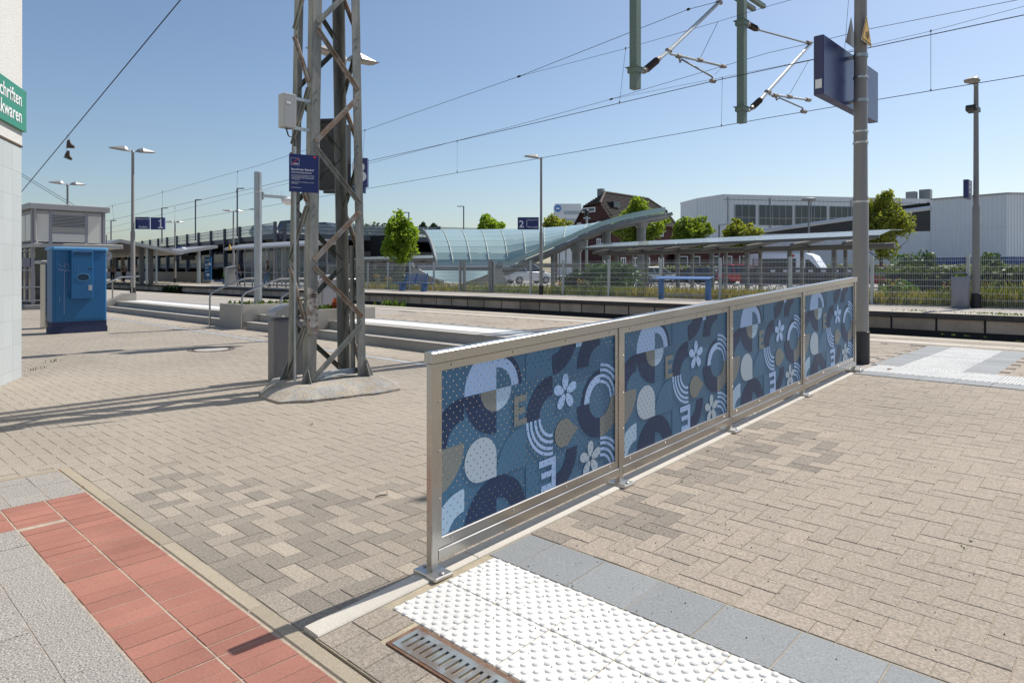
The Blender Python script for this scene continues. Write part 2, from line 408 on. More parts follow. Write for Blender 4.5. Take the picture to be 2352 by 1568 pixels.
for xx in (-5.05, -4.95, -4.85, -4.75, -4.65): bl.append((xx, xx+.099 if xx < -4.7 else -4.602, .858, 1.082, rnd.gauss(.5, .2)))
bl = [b for b in bl if seen((b[0]+b[1])/2, (b[2]+b[3])/2, 0, 120, 120)]
lay(bl, lambda y: 0., 0., gran, m_red, 'brick', 280, .0020, .0015)
x = -5.78; 
while x < 1.2:
    q = MB(); slab(q, x + .002, x + .998, 1.318, 1.391, lambda x, y: .004, rnd.uniform(0, 1), .008, .03); q.build('edging_stone', m_kerb, gran); x += 1.0
q = MB(); slab(q, -5.785, -5.722, -1.5, 1.314, lambda x, y: .003, .4, .006, .03); q.build('edging_stone', m_kerb, gran)

# ---- the ramp: sloping bed, white curb, tactile tiles, pavers, drain
RB = 7.765
ramp = struct(MB().add([(-2.37,1.393,-.02),(4,1.393,-.02),(4,RB,-.02),(-2.37,RB,-.02),(-2.37,1.393,zr(1.393)-.0035),(4,1.393,zr(1.393)-.0035),(4,RB,zr(RB)-.0035),(-2.37,RB,zr(RB)-.0035)],
              [(0,3,2,1),(4,5,6,7),(0,1,5,4),(1,2,6,5),(2,3,7,6),(3,0,4,7)]).build('ramp', m_joint_lt))
y = 1.40
for L in (.86, 1.0, 1.0, 1.0, 1.0, 1.0, .55):
    q = MB(); a, b = y + .003, y + L - .003
    rr = [[(-2.474, yy, -.05), (-2.366, yy, -.05), (-2.366, yy, zr(yy) + .001), (-2.372, yy, zr(yy) + .006), (-2.468, yy, zr(yy) + .006), (-2.474, yy, zr(yy) + .001)] for yy in (a, b)]
    q.loft(rr); fixn(q.build('curb_stone', m_white_curb, ramp)); y += L
def tilemesh(kind, mat, sx=.2972, sy=.2972, tone=.5):
    q = MB(); slab(q, -sx/2, sx/2, -sy/2, sy/2, lambda x, y: 0, tone, .0025, .03)
    if kind == 'dots':
        n = 8
        for i in range(5):
            for j in range(10):
                px = -.15 + .06*(i + (.5 if j % 2 else 0)) + .015; py = -.15 + .03*(j + .5)
                if abs(px) > sx/2 - .013 or abs(py) > sy/2 - .013: continue
                q.loft([[(px + r*math.cos(2*math.pi*k/n), py + r*math.sin(2*math.pi*k/n), z) for k in range(n)] for r, z in ((.0150, 0), (.0128, .003), (.008, .0050))], False, True)
    if kind == 'ribs':
        for i in range(6):
            px = -.125 + .05*i; q.prism([(px-.012, 0), (px+.012, 0), (px+.006, .005), (px-.006, .005)], -sy/2, sy/2, 'y')
    o = q.build('tile', mat, local=True, smooth=(kind == 'dots')); me = o.data; bpy.data.objects.remove(o); return me
tm_dot = [tilemesh('dots', m_white_tile, tone=t) for t in (.3, .6)]; tm_grey = [tilemesh('', m_grey_tile, tone=t) for t in (.2, .5, .8)]; tm_rib = tilemesh('ribs', m_white_tile)
def put(me, x, y, z, parent, rx=0., name='tile'):
    o = bpy.data.objects.new(name, me); C.objects.link(o); o.parent = parent; o.location = Vector((x, y, z + rnd.uniform(-.0008, .0008))) - org(parent); o.rotation_euler.x = rx; return o
RX = math.atan(SL)
for j, yy in enumerate((1.866, 2.168)):
    for i in range(-2, 9):
        xx = -1.566 + .301*i
        if xx > -2.3: put(tm_dot[(i+j) % 2], xx, yy, zr(yy), ramp, RX, 'tactile_tile')
for i in range(-2, 10):
    xx = -1.43 + .301*i; put(tm_grey[(i*7) % 3], xx, 2.470, zr(2.47), ramp, RX, 'grey_tile')
put(tilemesh('', m_grey_tile, .17), -2.271, 2.47, zr(2.47), ramp, RX, 'grey_tile')
bl = []
for b in herring((-2.36, 1.4), (2.625, RB), -2.36, 2.625):
    x0, x1, y0, y1 = b; x0 = max(x0, -2.362); y0 = max(y0, 2.625); y1 = min(y1, RB - .002)
    if x1 - x0 < .03 or y1 - y0 < .03 or x1 > 1.5 or not seen((x0+x1)/2, (y0+y1)/2, zr(y0)): continue
    xc, yc = (x0+x1)/2, (y0+y1)/2
    if xc < -1.75 + .2*math.sin(yc*3) and yc < 5.4: tn = rnd.choice((.22, .28, .34, .5, .55, .62, .72))
    else: tn = rnd.gauss(.58, .028) + .07*mnoise.noise(Vector((xc*.7, yc*.7, 5)))
    bl.append((x0, x1, y0, y1, max(0, min(1, tn))))
lay(bl, zr, SL, ramp, m_ramp_paver, 'paver', 300)
bl = []
x = -2.362
while x < 1.0:
    xa, xb = x, x + .1
    if xb <= -2.13:
        bl += [(xa, xb, 1.396, 1.55, rnd.uniform(.25, .5)), (xa, xb, 1.55, 1.712, rnd.uniform(.35, .6))]
    else: bl.append((xa, xb, 1.396, 1.543, rnd.uniform(.25, .6)))
    x += .1005
lay(bl, zr, SL, ramp, m_ramp_paver, 'paver', 60)
# slotted drain grate with a rusty frame
dr = thing('drain_grate', 'slotted steel drain grate in a rusty frame beside the white tactile tiles', 'drain grate', (-1.4, 1.62, zr(1.62)))
x0, x1, y0, y1 = -2.128, 1.2, 1.547, 1.707
zt = lambda y: zr(y) + .004
def sbox(q, xa, xb, ya, yb, h0=-.02, h1=0.):
    q.add([(xa,ya,zt(ya)+h0),(xb,ya,zt(ya)+h0),(xb,yb,zt(yb)+h0),(xa,yb,zt(yb)+h0),(xa,ya,zt(ya)+h1),(xb,ya,zt(ya)+h1),(xb,yb,zt(yb)+h1),(xa,yb,zt(yb)+h1)],
          [(0,3,2,1),(4,5,6,7),(0,1,5,4),(1,2,6,5),(2,3,7,6),(3,0,4,7)])
m_dr_rust = M('rusty_frame', (.17, .085, .05), .8, .3, .35, 12, .2, 80, col2=(.22, .15, .11))
m_dr = M('galvanised_grate', (.36, .40, .41), .5, .7, .2, 8, col2=(.27, .23, .20))
q = MB(); sbox(q, x0, x1, y0, y0+.012); sbox(q, x0, x1, y1-.022, y1); sbox(q, x0, x0+.022, y0+.012, y1-.022); q.build('frame', m_dr_rust, dr)
q = MB(); sbox(q, x0+.022, x1, y0+.012, y0+.035, -.02, .002); sbox(q, x0+.022, x1, y1-.045, y1-.022, -.02, .002); q.build('grate_border', m_dr, dr)
q = MB(); sbox(q, x0+.02, x1, y0+.03, y1-.03, -.032, -.03); q.build('drain_channel', m_dark, dr)
x = x0 + .022
gb = MB(); zz = zr(1.62)
while x < x1:
    q = MB(); w_ = .022; ya, yb = y0+.035, y1-.045; n = 4
    pts = [(x, ya), (x + w_, ya), (x + w_ + .004*0, yb), (x, yb)]
    sbox(q, x, x + w_, ya, yb, -.02, .002)
    q.build('grate_bar', m_dr, dr); x += .036

# ---- steps, platform 1 (near) with edge slabs and paving
p1 = struct(MB().box(-170, 90, 8.10, 12.85, -.6, ZP - .012).build('platform_near', m_joint))
MB().box(-2.37, 90, 7.765, 8.10, -.02, ZP - .012).build('landing_bed', m_joint, p1)
bx = MB().box(-170, 90, 8.10, 12.43, ZP - .012, ZP - .009).build('paving_bed', m_plat, p1)
for a, b, nm in ((-27.4, -17.80, ''), (-16.43, -14.25, ''), (-13.17, -2.476, '')):
    fl = thing('stair_flight', {-27.4: 'wide two-step concrete stair flight beside the lift building', -16.43: 'narrow stair flight between the two concrete planters', -13.17: 'two-step concrete stair flight behind the patterned barrier'}[a], 'steps', (a, 7.75, 0))
    x = a
    while x < b - .01:
        xe = min(b, x + 1.2)
        MB().box(x + .002, xe - .002, 7.752, 8.098, -.02, .158).build('step_block', m_step, fl)
        MB().bbox(x + .002, xe - .002, 7.735, 8.098, .158, .175, .005).build('tread_slab', m_step, fl)
        MB().box(x + .002, xe - .002, 8.085, 8.099, .175, ZP - .02).build('riser_slab', m_step, fl)
        MB().bbox(x + .002, xe - .002, 8.062, 8.42, ZP - .018, ZP + .001, .005).build('tread_slab', m_step, fl)
        MB().box(x, xe, 7.733, 7.775, .1755, .178).build('nosing', m_nose, fl)
        MB().box(x, xe, 8.060, 8.105, ZP + .0012, ZP + .0035).build('nosing', m_nose, fl)
        x = xe
    # tactile strip at the head of the flight
    n = int((b - a) / .301)
    for i in range(n):
        for yy in (8.575, 8.876): put(tm_rib, a + .15 + .301*i, yy, ZP + .001, p1, 0, 'tactile_tile')
    for i in range(n): put(tm_grey[i % 3], a + .15 + .301*i, 9.178, ZP + .001, p1, 0, 'grey_tile')
# tactile field at the top of the ramp
for i in range(0, 13):
    xx = -2.22 + .301*i
    put(tm_grey[i % 3], xx, 7.918, ZP, p1, 0, 'grey_tile')
    for yy in (8.22, 8.521):
        if xx > -2.3: put(tm_dot[i % 2], xx, yy, ZP, p1, 0, 'tactile_tile')
for j in range(9):
    yy = 8.822 + .301*j
    for xx, me in ((-2.0, tm_dot[j % 2]), (-1.70, tm_dot[(j+1) % 2])): put(me, xx, yy, ZP, p1, 0, 'tactile_tile')
    for xx in (-2.30, -1.40): put(tm_grey[j % 3], xx, yy, ZP, p1, 0, 'grey_tile')
bl = []
for b in herring((-2.36, 1.5), (8.67, 11.3), -2.36, 8.67):
    x0, x1, y0, y1 = b; xc, yc = (x0+x1)/2, (y0+y1)/2
    if -2.455 < xc < -1.25 or yc < 8.68 or yc > 11.3: continue
    bl.append((x0, x1, y0, y1, rnd.gauss(.6, .07)))
for b in herring((-14, -2.46), (9.33, 11.3), -2.46, 9.33):
    x0, x1, y0, y1 = b; xc, yc = (x0+x1)/2, (y0+y1)/2
    if yc < 9.34 or yc > 11.3 or x1 > -2.455: continue
    if xc > -2.6 or not seen(xc, yc, ZP): pass
    bl.append((x0, x1, y0, y1, rnd.gauss(.6, .07)))
for b in herring((-2.46 - .0, -2.45), (8.67, 9.33), -2.46, 8.67): pass
for k in range(3):
    for i in range(-75, 10):
        x0 = i*.2 + (.1 if k % 2 else 0); bl.append((x0, x0 + .2, 12.03 + .1*k - .0, 12.13 + .1*k, rnd.gauss(.6, .07)))
for k in range(1):
    for i in range(-50, 6): bl.append((i*.3, i*.3 + .3, 11.33, 11.62, rnd.gauss(.38, .04)))
bl = [b for b in bl if seen((b[0]+b[1])/2, (b[2]+b[3])/2, ZP, 60, 60)]
lay(bl, lambda y: ZP, 0., p1, m_ramp_paver, 'paver', 200)
for i in range(-110, 12):
    q = MB(); slab(q, i*.5 + .003, i*.5 + .497, 11.635, 12.02, lambda x, y: ZP, rnd.uniform(.3, .8), .003, .02); q.build('cream_slab', M_CREAM if 'M_CREAM' in globals() else globals().setdefault('M_CREAM', M('cream_slab', (.50, .45, .37), .9, 0, .1, 2, .1, 60, tone=.1)), p1)
for i in range(-70, 8):
    q = MB(); slab(q, i*1.0 + .003, i*1.0 + .997, 12.345, 12.86, lambda x, y: ZP + .002, rnd.uniform(.2, .8), .006, .10); q.build('edge_slab', m_lip_top, p1)

# ---- tracks between the platforms (mostly below the line of sight)
for ty in (14.55, 18.55):
    tr = thing('railway_track', 'rails of the %s track between the platforms' % ('near' if ty < 16 else 'far'), 'railway track', (-8, ty, -.4))
    for s_ in (-1, 1):
        yy = ty + s_*.7525
        MB().box(-90, 40, yy-.06, yy+.06, -.38, -.365).box(-90, 40, yy-.01, yy+.01, -.365, -.26).box(-90, 40, yy-.035, yy+.035, -.26, -.21).build('rail', m_rail, tr)
    q0 = None
    for i in range(100):
        x = 10 - i*.6
        if q0 is None: q0 = MB().bbox(-.13, .13, -1.25, 1.25, -.02, .025, .02).build('sleeper', m_conc, tr, local=True); o = q0
        else: o = bpy.data.objects.new('sleeper', q0.data); C.objects.link(o); o.parent = tr
        o.location = (x + 8, 0, 0)

# ---- platform 2 (far): edge slabs, wall blocks, paving
p2 = struct(MB().box(-170, 90, 20.42, 24.45, -.6, ZP - .006).build('platform_far', m_plat))
me_l = MB().bbox(.004, .996, 0, .62, -.135, 0, .008).build('x', [m_lip_top], local=True)
for i in range(-70, 6):
    x = i*1.05
    q = MB(); q.ct = rnd.uniform(.2, .8)
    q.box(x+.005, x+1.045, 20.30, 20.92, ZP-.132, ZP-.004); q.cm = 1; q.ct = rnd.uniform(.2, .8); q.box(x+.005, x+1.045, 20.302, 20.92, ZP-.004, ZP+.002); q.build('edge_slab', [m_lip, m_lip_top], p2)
    q = MB(); q.ct = rnd.uniform(0, 1); b = .02
    q.loft([[(x+.012, 20.418, ZP-.46), (x+1.038, 20.418, ZP-.46), (x+1.038, 20.418, ZP-.137), (x+.012, 20.418, ZP-.137)], [(x+.012+b, 20.385, ZP-.45), (x+1.038-b, 20.385, ZP-.45), (x+1.038-b, 20.385, ZP-.15), (x+.012+b, 20.385, ZP-.15)]], False, True)
    fixn(q.build('wall_block', m_wall2, p2))
bpy.data.objects.remove(me_l)
MB().box(-170, 90, 20.40, 20.419, -.6, ZP - .13).build('wall_backing', m_dark, p2)
MB().box(-170, 90, 20.93, 21.02, ZP - .006, ZP + .001).build('white_line', m_white_curb, p2)

# ================================================================ THE PATTERNED BARRIER
XB = -2.42; PY = [2.02 + 1.485*i for i in range(5)]; ZB = lambda y: zr(y) + .006
bar = thing('barrier', 'stainless steel barrier with four blue perforated patterned panels along the ramp', 'barrier', (XB, PY[0], ZB(PY[0])))
for i, y in enumerate(PY):
    q = MB(); q.bbox(XB-.02, XB+.02, y-.02, y+.02, ZB(y)+.008, ZB(y)+.958, .003); po = q.build('post', m_steel, bar)
    q = MB(); q.bbox(XB-.075, XB+.085, y-.055, y+.055, ZB(y)-.004, ZB(y)+.012, .004)
    for sx in (-.055, .065): q.lathe(XB+sx, y, [(.011, ZB(y)+.011), (.011, ZB(y)+.019), (.006, ZB(y)+.021)], 8)
    q.build('base_plate', m_steel_b, bar)
def srail(q, x0, x1, ya, yb, h0, h1):
    r = [[(x0, y, ZB(y)+h0), (x1, y, ZB(y)+h0), (x1, y, ZB(y)+h1-.004), (x1-.004, y, ZB(y)+h1), (x0+.004, y, ZB(y)+h1), (x0, y, ZB(y)+h1-.004)] for y in (ya, yb)]
    q.loft(r); return q
fixn(srail(MB(), XB-.03, XB+.03, PY[0]-.024, PY[4]+.024, .9605, 1.011).build('top_rail', m_steel, bar))
m_art = {k: perf('print_'+k, c) for k, c in dict(base=(.055,.155,.27), base2=(.065,.175,.30), navy=(.016,.042,.11), lav=(.38,.55,.84), light=(.40,.56,.72), taupe=(.215,.23,.22), grey=(.44,.53,.62)).items()}
m_hole_shade = perf('print_back', (.10, .11, .12), .5)
G = .2185
AX = lambda k: 1.998 + G*k; AZ = lambda r: 1.036 - .218*r       # art grid of a panel: y and height above the (2.05) datum
def arcpts(k, r, rad, quad, n=14):
    a0 = {'UR': 0, 'UL': 90, 'LL': 180, 'LR': 270}[quad]
    return [(AX(k) + G*rad*math.cos(R(a0 + 90*i/n)), AZ(r) + .218*rad*math.sin(R(a0 + 90*i/n))) for i in range(n+1)]
def qdisc(k, r, rad, quad): return [(AX(k), AZ(r))] + arcpts(k, r, rad, quad)
def qring(k, r, a, b, quad): return arcpts(k, r, b, quad) + arcpts(k, r, a, quad)[::-1]
ART = [('navy', qring(1, 2, .5, 1, 'UL')), ('taupe', qdisc(0, 2, 1, 'LR')), ('lav', qdisc(2, 1, 1, 'UL')), ('lav', qring(2, 1, .5, .74, 'UR')), ('navy', qring(2, 1, .74, .86, 'UR')),
       ('navy', qdisc(2, 1, 1, 'LL')), ('taupe', qdisc(2, 1, .5, 'LL')), ('light', qdisc(2, 1, .5, 'LR')), ('light', qring(1, 4, .5, 1, 'UL')),
       ('navy', qdisc(2, 4, 1, 'UL')), ('navy', qring(2, 4, .5, 1, 'UR')), ('navy', qring(4, 2, .5, 1, 'UL')), ('navy', qring(4, 3, .55, 1, 'LR')),
       ('navy', qring(4, 0, .5, 1, 'LR')), ('navy', qring(6, 1, .5, 1, 'UL')), ('lav', qring(6, 2, .48, .70, 'UL')), ('navy', qring(6, 2, .70, .82, 'UL')),
       ('navy', qring(6, 2, .48, 1, 'LL')), ('taupe', qring(6, 2, .48, 1, 'LR')), ('base2', qdisc(3, 3, 1, 'UL')), ('base2', qdisc(3, 1, 1, 'UR')), ('base2', qring(3, 4, .2, 1, 'UR'))]
c_ = [(AX(1.5) + G*.5*math.cos(R(a)), AZ(2.5) + .218*.5*math.sin(R(a))) for a in range(0, 271, 15)]
ART.append(('grey', c_ + [(AX(2), AZ(3))]))
for a in (.50, .66, .82, .955):
    ART += [('lav', qring(4, 2, a - .04, a + .04, 'LL')), ('lav', qring(6, 2, a - .04, a + .04, 'UR')), ('lav', qring(6, 4, a - .04, a + .04, 'UR'))]
tc = (2.967, .481); ART.append(('taupe', [(tc[0] + .079*math.cos(R(a)), tc[1] + .079*math.sin(R(a))) for a in range(40, 321, 14)] + [(3.098, .481)]))
def petals(cx, cz, col, r0=.045):
    for k in range(5):
        a = R(90 + 72*k); pts = []
        for j in range(14):
            t = 2*math.pi*j/14; lx = .058 + .046*math.cos(t); ly = .029*math.sin(t) * (.6 + .4*(1 + math.cos(t))/2 + .15)
            pts.append((cx + lx*math.cos(a) - ly*math.sin(a), cz + lx*math.sin(a) + ly*math.cos(a)))
        ART.append((col, pts))
petals(2.981, .706, 'lav'); petals(3.213, .277, 'grey')
def rect(a, b, c, d): return [(a, c), (b, c), (b, d), (a, d)]
for c in (rect(2.562, 2.595, .60, .755), rect(2.595, 2.656, .722, .755), rect(2.595, 2.645, .662, .693), rect(2.595, 2.658, .60, .632)): ART.append(('taupe', c))
for c in (rect(2.86, 2.895, .20, .372), rect(2.756, 2.86, .335, .372), rect(2.775, 2.86, .272, .305), rect(2.772, 2.86, .20, .235)): ART.append(('lav', c))
ART.append(('lav', rect(3.075, 3.125, .945, .98)))
Y0, Y1, Z0, Z1 = 2.066, 3.452, .196, .968
def clip(poly):
    def cut(p, ax, lim, keep_less):
        o = []
        for i in range(len(p)):
            a, b = p[i], p[(i+1) % len(p)]; ia = (a[ax] <= lim) == keep_less; ib = (b[ax] <= lim) == keep_less
            if ia: o.append(a)
            if ia != ib:
                t = (lim - a[ax]) / (b[ax] - a[ax]); o.append((a[0] + (b[0]-a[0])*t, a[1] + (b[1]-a[1])*t))
        return o
    for ax, lim, kl in ((0, Y0, False), (0, Y1, True), (1, Z0, False), (1, Z1, True)):
        if not poly: return poly
        poly = cut(poly, ax, lim, kl)
    return poly
def tri2d(poly):
    from mathutils.geometry import tessellate_polygon
    return tessellate_polygon([[Vector((p[0], p[1], 0)) for p in poly]])
def pq(ob, pts):
    a = ob.data.attributes.new('pq', 'FLOAT_VECTOR', 'POINT'); flat = []
    for p in pts: flat += [p[0], p[1], 0]
    a.data.foreach_set('vector', flat)
cols = list(m_art)
for i in range(4):
    dy = PY[i] - PY[0]
    zf = lambda y, zq: zq - .0 + ZB(y) - ZB(2.05) + (ZB(2.05) - .05) - .03   # panel height above the datum follows the ramp
    zoff = .0
    P3 = lambda p, x: (x, p[0] + dy, p[1] + zoff + SL*(p[0] + dy - 2.05) + (ZB(2.05) - .052))
    ya, yb = PY[i] + .021, PY[i+1] - .021
    # angle frame round the sheet: stiles and rails
    fr = MB()
    for a, b in ((ya, Y0 + dy), (Y1 + dy, yb)): srail(fr, XB-.006, XB+.012, a, b, .103, .9575)
    srail(fr, XB-.0055, XB+.0115, Y0 + dy, Y1 + dy, .103, .150); srail(fr, XB-.0055, XB+.0115, Y0 + dy, Y1 + dy, .918, .957)
    fixn(fr.build('panel_frame', m_steel, bar))
    fixn(srail(MB(), XB-.02, XB+.02, ya, yb, .050, .1015).build('bottom_rail', m_steel, bar))
    rc = [(Y0, Z0), (Y1, Z0), (Y1, Z1), (Y0, Z1)]
    q = MB(); q.add([P3(p, XB) for p in rc], [(0,1,2,3)]); pn = q.build('panel', m_art['base'], bar); pq(pn, rc)
    q = MB(); q.add([P3(p, XB-.003) for p in rc], [(0,1,2,3)]); pk = q.build('panel_shade_back', m_hole_shade, bar); pq(pk, rc)  # dark sheet added behind the print, stands for shade inside the holes
    q = MB(); allp = []
    for lay_, (cn, poly) in enumerate(ART):
        poly = clip(poly)
        if len(poly) < 3: continue
        q.cm = cols.index(cn); x = XB + .0006 + .00008*lay_
        q.add([P3(p, x) for p in poly], [tuple(t) for t in tri2d(poly)]); allp += poly
    pr = q.build('printed_pattern', [m_art[c] for c in cols], pn); pq(pr, allp)
    sq = MB()
    for t in (.06, .35, .65, .94):
        yy = ya + (yb-ya)*t
        for h in (.127, .938):
            M4 = Matrix.Translation((XB+.0125, yy, ZB(yy)+h)) @ Matrix.Rotation(R(90), 4, 'Y'); n = 8
            sq.add([M4 @ Vector((r*math.cos(2*math.pi*k/n), r*math.sin(2*math.pi*k/n), z)) for r, z in ((.0065, 0), (.0045, .0035)) for k in range(n)], [(k, (k+1) % n, n+(k+1) % n, n+k) for k in range(n)] + [tuple(range(n, 2*n))])
    for yy in (ya + .012, yb - .012):
        for h in (.33, .55, .78):
            M4 = Matrix.Translation((XB+.0125, yy, ZB(yy)+h)) @ Matrix.Rotation(R(90), 4, 'Y'); n = 8
            sq.add([M4 @ Vector((r*math.cos(2*math.pi*k/n), r*math.sin(2*math.pi*k/n), z)) for r, z in ((.0065, 0), (.0045, .0035)) for k in range(n)], [(k, (k+1) % n, n+(k+1) % n, n+k) for k in range(n)] + [tuple(range(n, 2*n))])
    sq.build('screw_set', m_steel_b, bar, kind='stuff')

# ================================================================ RIGHT SIGN POLE
px, py = -2.575, 8.72
po = thing('sign_pole', 'tall grey tapered steel pole with black foot at the end of the barrier', 'pole', (px, py, ZP))
MB().lathe(px, py, [(.098, ZP), (.098, ZP+.37), (.09, ZP+.375)], 24).build('foot_sleeve', m_black, po, smooth=True)
MB().lathe(px, py, [(.088, ZP+.37), (.085, 2.3), (.078, 2.32), (.066, 5.2), (.058, 7.35)], 24).build('shaft', m_pole, po, smooth=True)
for z in (2.25, 2.95, 3.08, 3.72): MB().lathe(px, py, [(.084 - .004*(z-2.2), z-.012), (.088 - .004*(z-2.2), z-.01), (.088 - .004*(z-2.2), z+.012), (.084 - .004*(z-2.2), z+.014)], 20).build('clamp_band', m_steel_b, po)
for z in (3.45, 3.98): MB().lathe(px, py, [(.07, z-.02), (.082, z-.02), (.082, z+.02), (.07, z+.02)], 20).box(px-.16, px-.06, py-.03, py+.03, z-.015, z+.015).build('board_bracket', m_galv, po)
a, b = Wx(1892, 88, -2.70), Wx(2017, 166, -2.70); zt_ = 4.055; zb_ = 3.395
bd = thing('display_board', 'large dark blue flat board mounted high on the grey sign pole', 'sign', (-2.76, 8.9, zb_))
MB().bbox(-2.81, -2.70, a.y, b.y, zb_, zt_, .006).build('board', m_navy2, bd)
MB().box(-2.79, -2.72, a.y-.003, a.y+.001, zb_+.07, zb_+.17).build('maker_plate', m_white, bd)
def tri_sign(x, A, B_, D_, face, label):
    pts = [(p.y, p.z) for p in (A, B_, D_)]; cy = sum(p[0] for p in pts)/3; cz = sum(p[1] for p in pts)/3
    # true equilateral sign about 0.42 m wide
    w_ = .40; hh = w_*.866; base = min(p[1] for p in pts) + .05; P = [(cy - w_/2, base), (cy + w_/2, base), (cy, base + hh)]
    def shr(k): c = (cy, base + hh/3); return [(c[0] + (p[0]-c[0])*k, c[1] + (p[1]-c[1])*k) for p in P]
    t = thing('warning_sign', label, 'warning sign', (x, cy, base))
    MB().prism(P, x, x + .004*face, 'x').build('plate', m_galv_d, t)
    if face > 0:
        for k, m, o in ((.97, m_yel, .0045), (.86, m_black, .0055), (.74, m_yel, .0065)): MB().prism(shr(k), x + .001, x + o, 'x').build('face_layer', m, t)
        q = MB(); q.box(x+.006, x+.0072, cy-.04, cy, base+.07, base+.13).tube([(x+.007, cy+.03, base+.06), (x+.007, cy+.05, base+.11), (x+.007, cy+.035, base+.15)], .008, 6); q.build('pictogram', m_black, t)
    return t
tri_sign(px + .085, Wx(1989, 36, px+.085), Wx(1976, 100, px+.085), Wx(2003, 119, px+.085), 1, 'yellow triangular warning sign clamped to the camera side of the sign pole')
tri_sign(px - .10, Wx(1961, 41, px-.10), Wx(1944, 108, px-.10), Wx(1961, 117, px-.10), -1, 'grey back of a triangular warning sign on the far side of the sign pole')

# ================================================================ CATENARY PORTAL: lattice mast, beam, hangers with arms
mx, my = -7.43, 4.53
cp = thing('catenary_portal', 'weathered grey steel lattice mast carrying the overhead line portal', 'lattice mast', (mx, my, 0))
ZT = 9.0
def corner(sx, sy, z): return Vector((mx + sx*(.225 - .002*z), my + sy*(.405 - .0185*z), z))
for sx in (-1, 1):
    for sy in (-1, 1):
        a, b = corner(sx, sy, .08), corner(sx, sy, ZT); q = MB()
        for dx, dy, wy, wx in ((0, -sy*.055, .115, .012), (-sx*.05, 0, .012, .10)):
            q.bar(a + Vector((dx, dy, 0)), b + Vector((dx, dy, 0)), wy, wx, (1, 0, 0))
        for z in (.75, .82, 1.40, 1.48, 2.1, 2.2, 2.9, 2.98, 3.45, 3.55, 4.2, 4.3):
            c0 = corner(sx, sy, z); n = 6
            q.add([c0 + Vector((sx*(.006 + h), -sy*.06 + r*math.cos(2*math.pi*k/n), r*math.sin(2*math.pi*k/n))) for r, h in ((.013, 0), (.008, .012)) for k in range(n)], [(k, (k+1) % n, n+(k+1) % n, n+k) for k in range(n)] + [tuple(range(n, 2*n))])
        fixn(q.build('leg', m_mast, cp))
        q = MB(); f = corner(sx, sy, .08)
        q.prism([(f.y, .08), (f.y + sy*.12, .08), (f.y, .34)], f.x - .006 + sx*.02, f.x + .006 + sx*.02, 'x'); q.prism([(f.x, .08), (f.x + sx*.12, .08), (f.x, .34)], f.y - .006, f.y + .006, 'y'); fixn(q.build('gusset', m_mast, cp))
zn = [.16 + .70*k for k in range(13)]
def brace(p, q_, m, w_=.054):
    q = MB(); a, b = Vector(p), Vector(q_); face = (1,0,0) if abs(a.x-b.x) < .05 else (0,1,0)
    q.bar(a, b, w_, .010, face); f2 = Vector(face); s = (b-a).cross(f2).normalized()
    q.bar(a + s*w_*.45, b + s*w_*.45, .010, .05, face); q.build('brace', m, cp)
for k in range(12):
    z0, z1 = zn[k], zn[k+1]; s0 = -1 if k % 2 == 0 else 1
    brace(corner(1, s0, z0) + Vector((.012, -s0*.05, 0)), corner(1, -s0, z1 - .08) + Vector((.012, s0*.05, 0)), m_rust if k in (1, 2, 4, 5) else m_mast)
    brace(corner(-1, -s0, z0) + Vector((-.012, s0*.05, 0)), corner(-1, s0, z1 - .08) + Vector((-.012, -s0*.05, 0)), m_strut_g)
    brace(corner(s0, -1, z0) + Vector((-s0*.04, -.012, 0)), corner(-s0, -1, z1 - .08) + Vector((s0*.04, -.012, 0)), m_rust if k % 2 else m_mast)
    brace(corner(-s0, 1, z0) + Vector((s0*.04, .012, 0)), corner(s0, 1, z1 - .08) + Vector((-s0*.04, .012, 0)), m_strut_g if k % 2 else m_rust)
for x in (-7.56, -7.30):
    for z in (8.15, 8.62): MB().box(x-.05, x+.05, 4.2, 17.0, z-.05, z+.05).build('beam_chord', m_green_post, cp)
for k in range(16):
    y = 4.3 + k*.8
    for x in (-7.56, -7.30): MB().bar((x, y, 8.15), (x, y + .8, 8.62), .06, .01, (1,0,0)).build('beam_strut', m_green_post, cp)
def ptube(pts, x, r, m, name, n=8):
    q = MB(); q.tube([Wx(u, v, x) for u, v in pts], r, n); return q.build(name, m, cp, smooth=True)
def insul(a, b, x, r=.075):
    A, B_ = Wx(*a, x), Wx(*b, x); pts = []; rs = []; n = 9
    for k in range(n*2 + 1):
        pts.append(A.lerp(B_, k/(n*2))); rs.append(r if k % 2 else r*.62)
    MB().tube(pts, rs, 12).build('insulator', m_ins, cp)
    d = (B_ - A).normalized()
    for p, s in ((A, -1), (B_, 1)): MB().tube([p - d*.06*(-s)*0, p + d*s*.10, p + d*s*.16], [r*.75, r*.7, r*.35], 10).build('insulator_cap', m_fit, cp)
def hanger(x, y, zb, w_):
    MB().box(x-w_/2, x+w_/2, y-w_/2, y+w_/2, zb, 8.1).build('hanger_post', m_green_post, cp)
def clampb(x, y, z, w_):
    q = MB(); q.box(x-w_/2-.03, x+w_/2+.03, y-w_/2-.03, y+w_/2+.03, z-.05, z+.05).box(x-w_/2-.06, x+w_/2+.05, y-w_/2-.07, y+w_/2+.05, z+.05, z+.062); q.build('clamp_collar', m_green_post, cp)
h = Wx(1459, 205, -7.43); hanger(-7.43, h.y, h.z, .16); c0 = Wx(1459, 163, -7.43); clampb(-7.43, h.y, c0.z, .16)
x = -7.43
insul((1484, 160), (1509, 139), x); ptube([(1466, 167), (1478, 165), (1484, 160)], x, .03, m_fit, 'eye_joint'); ptube([(1509, 139), (1536, 117), (1655, 3)], x, .045, m_galv, 'cantilever_tube')
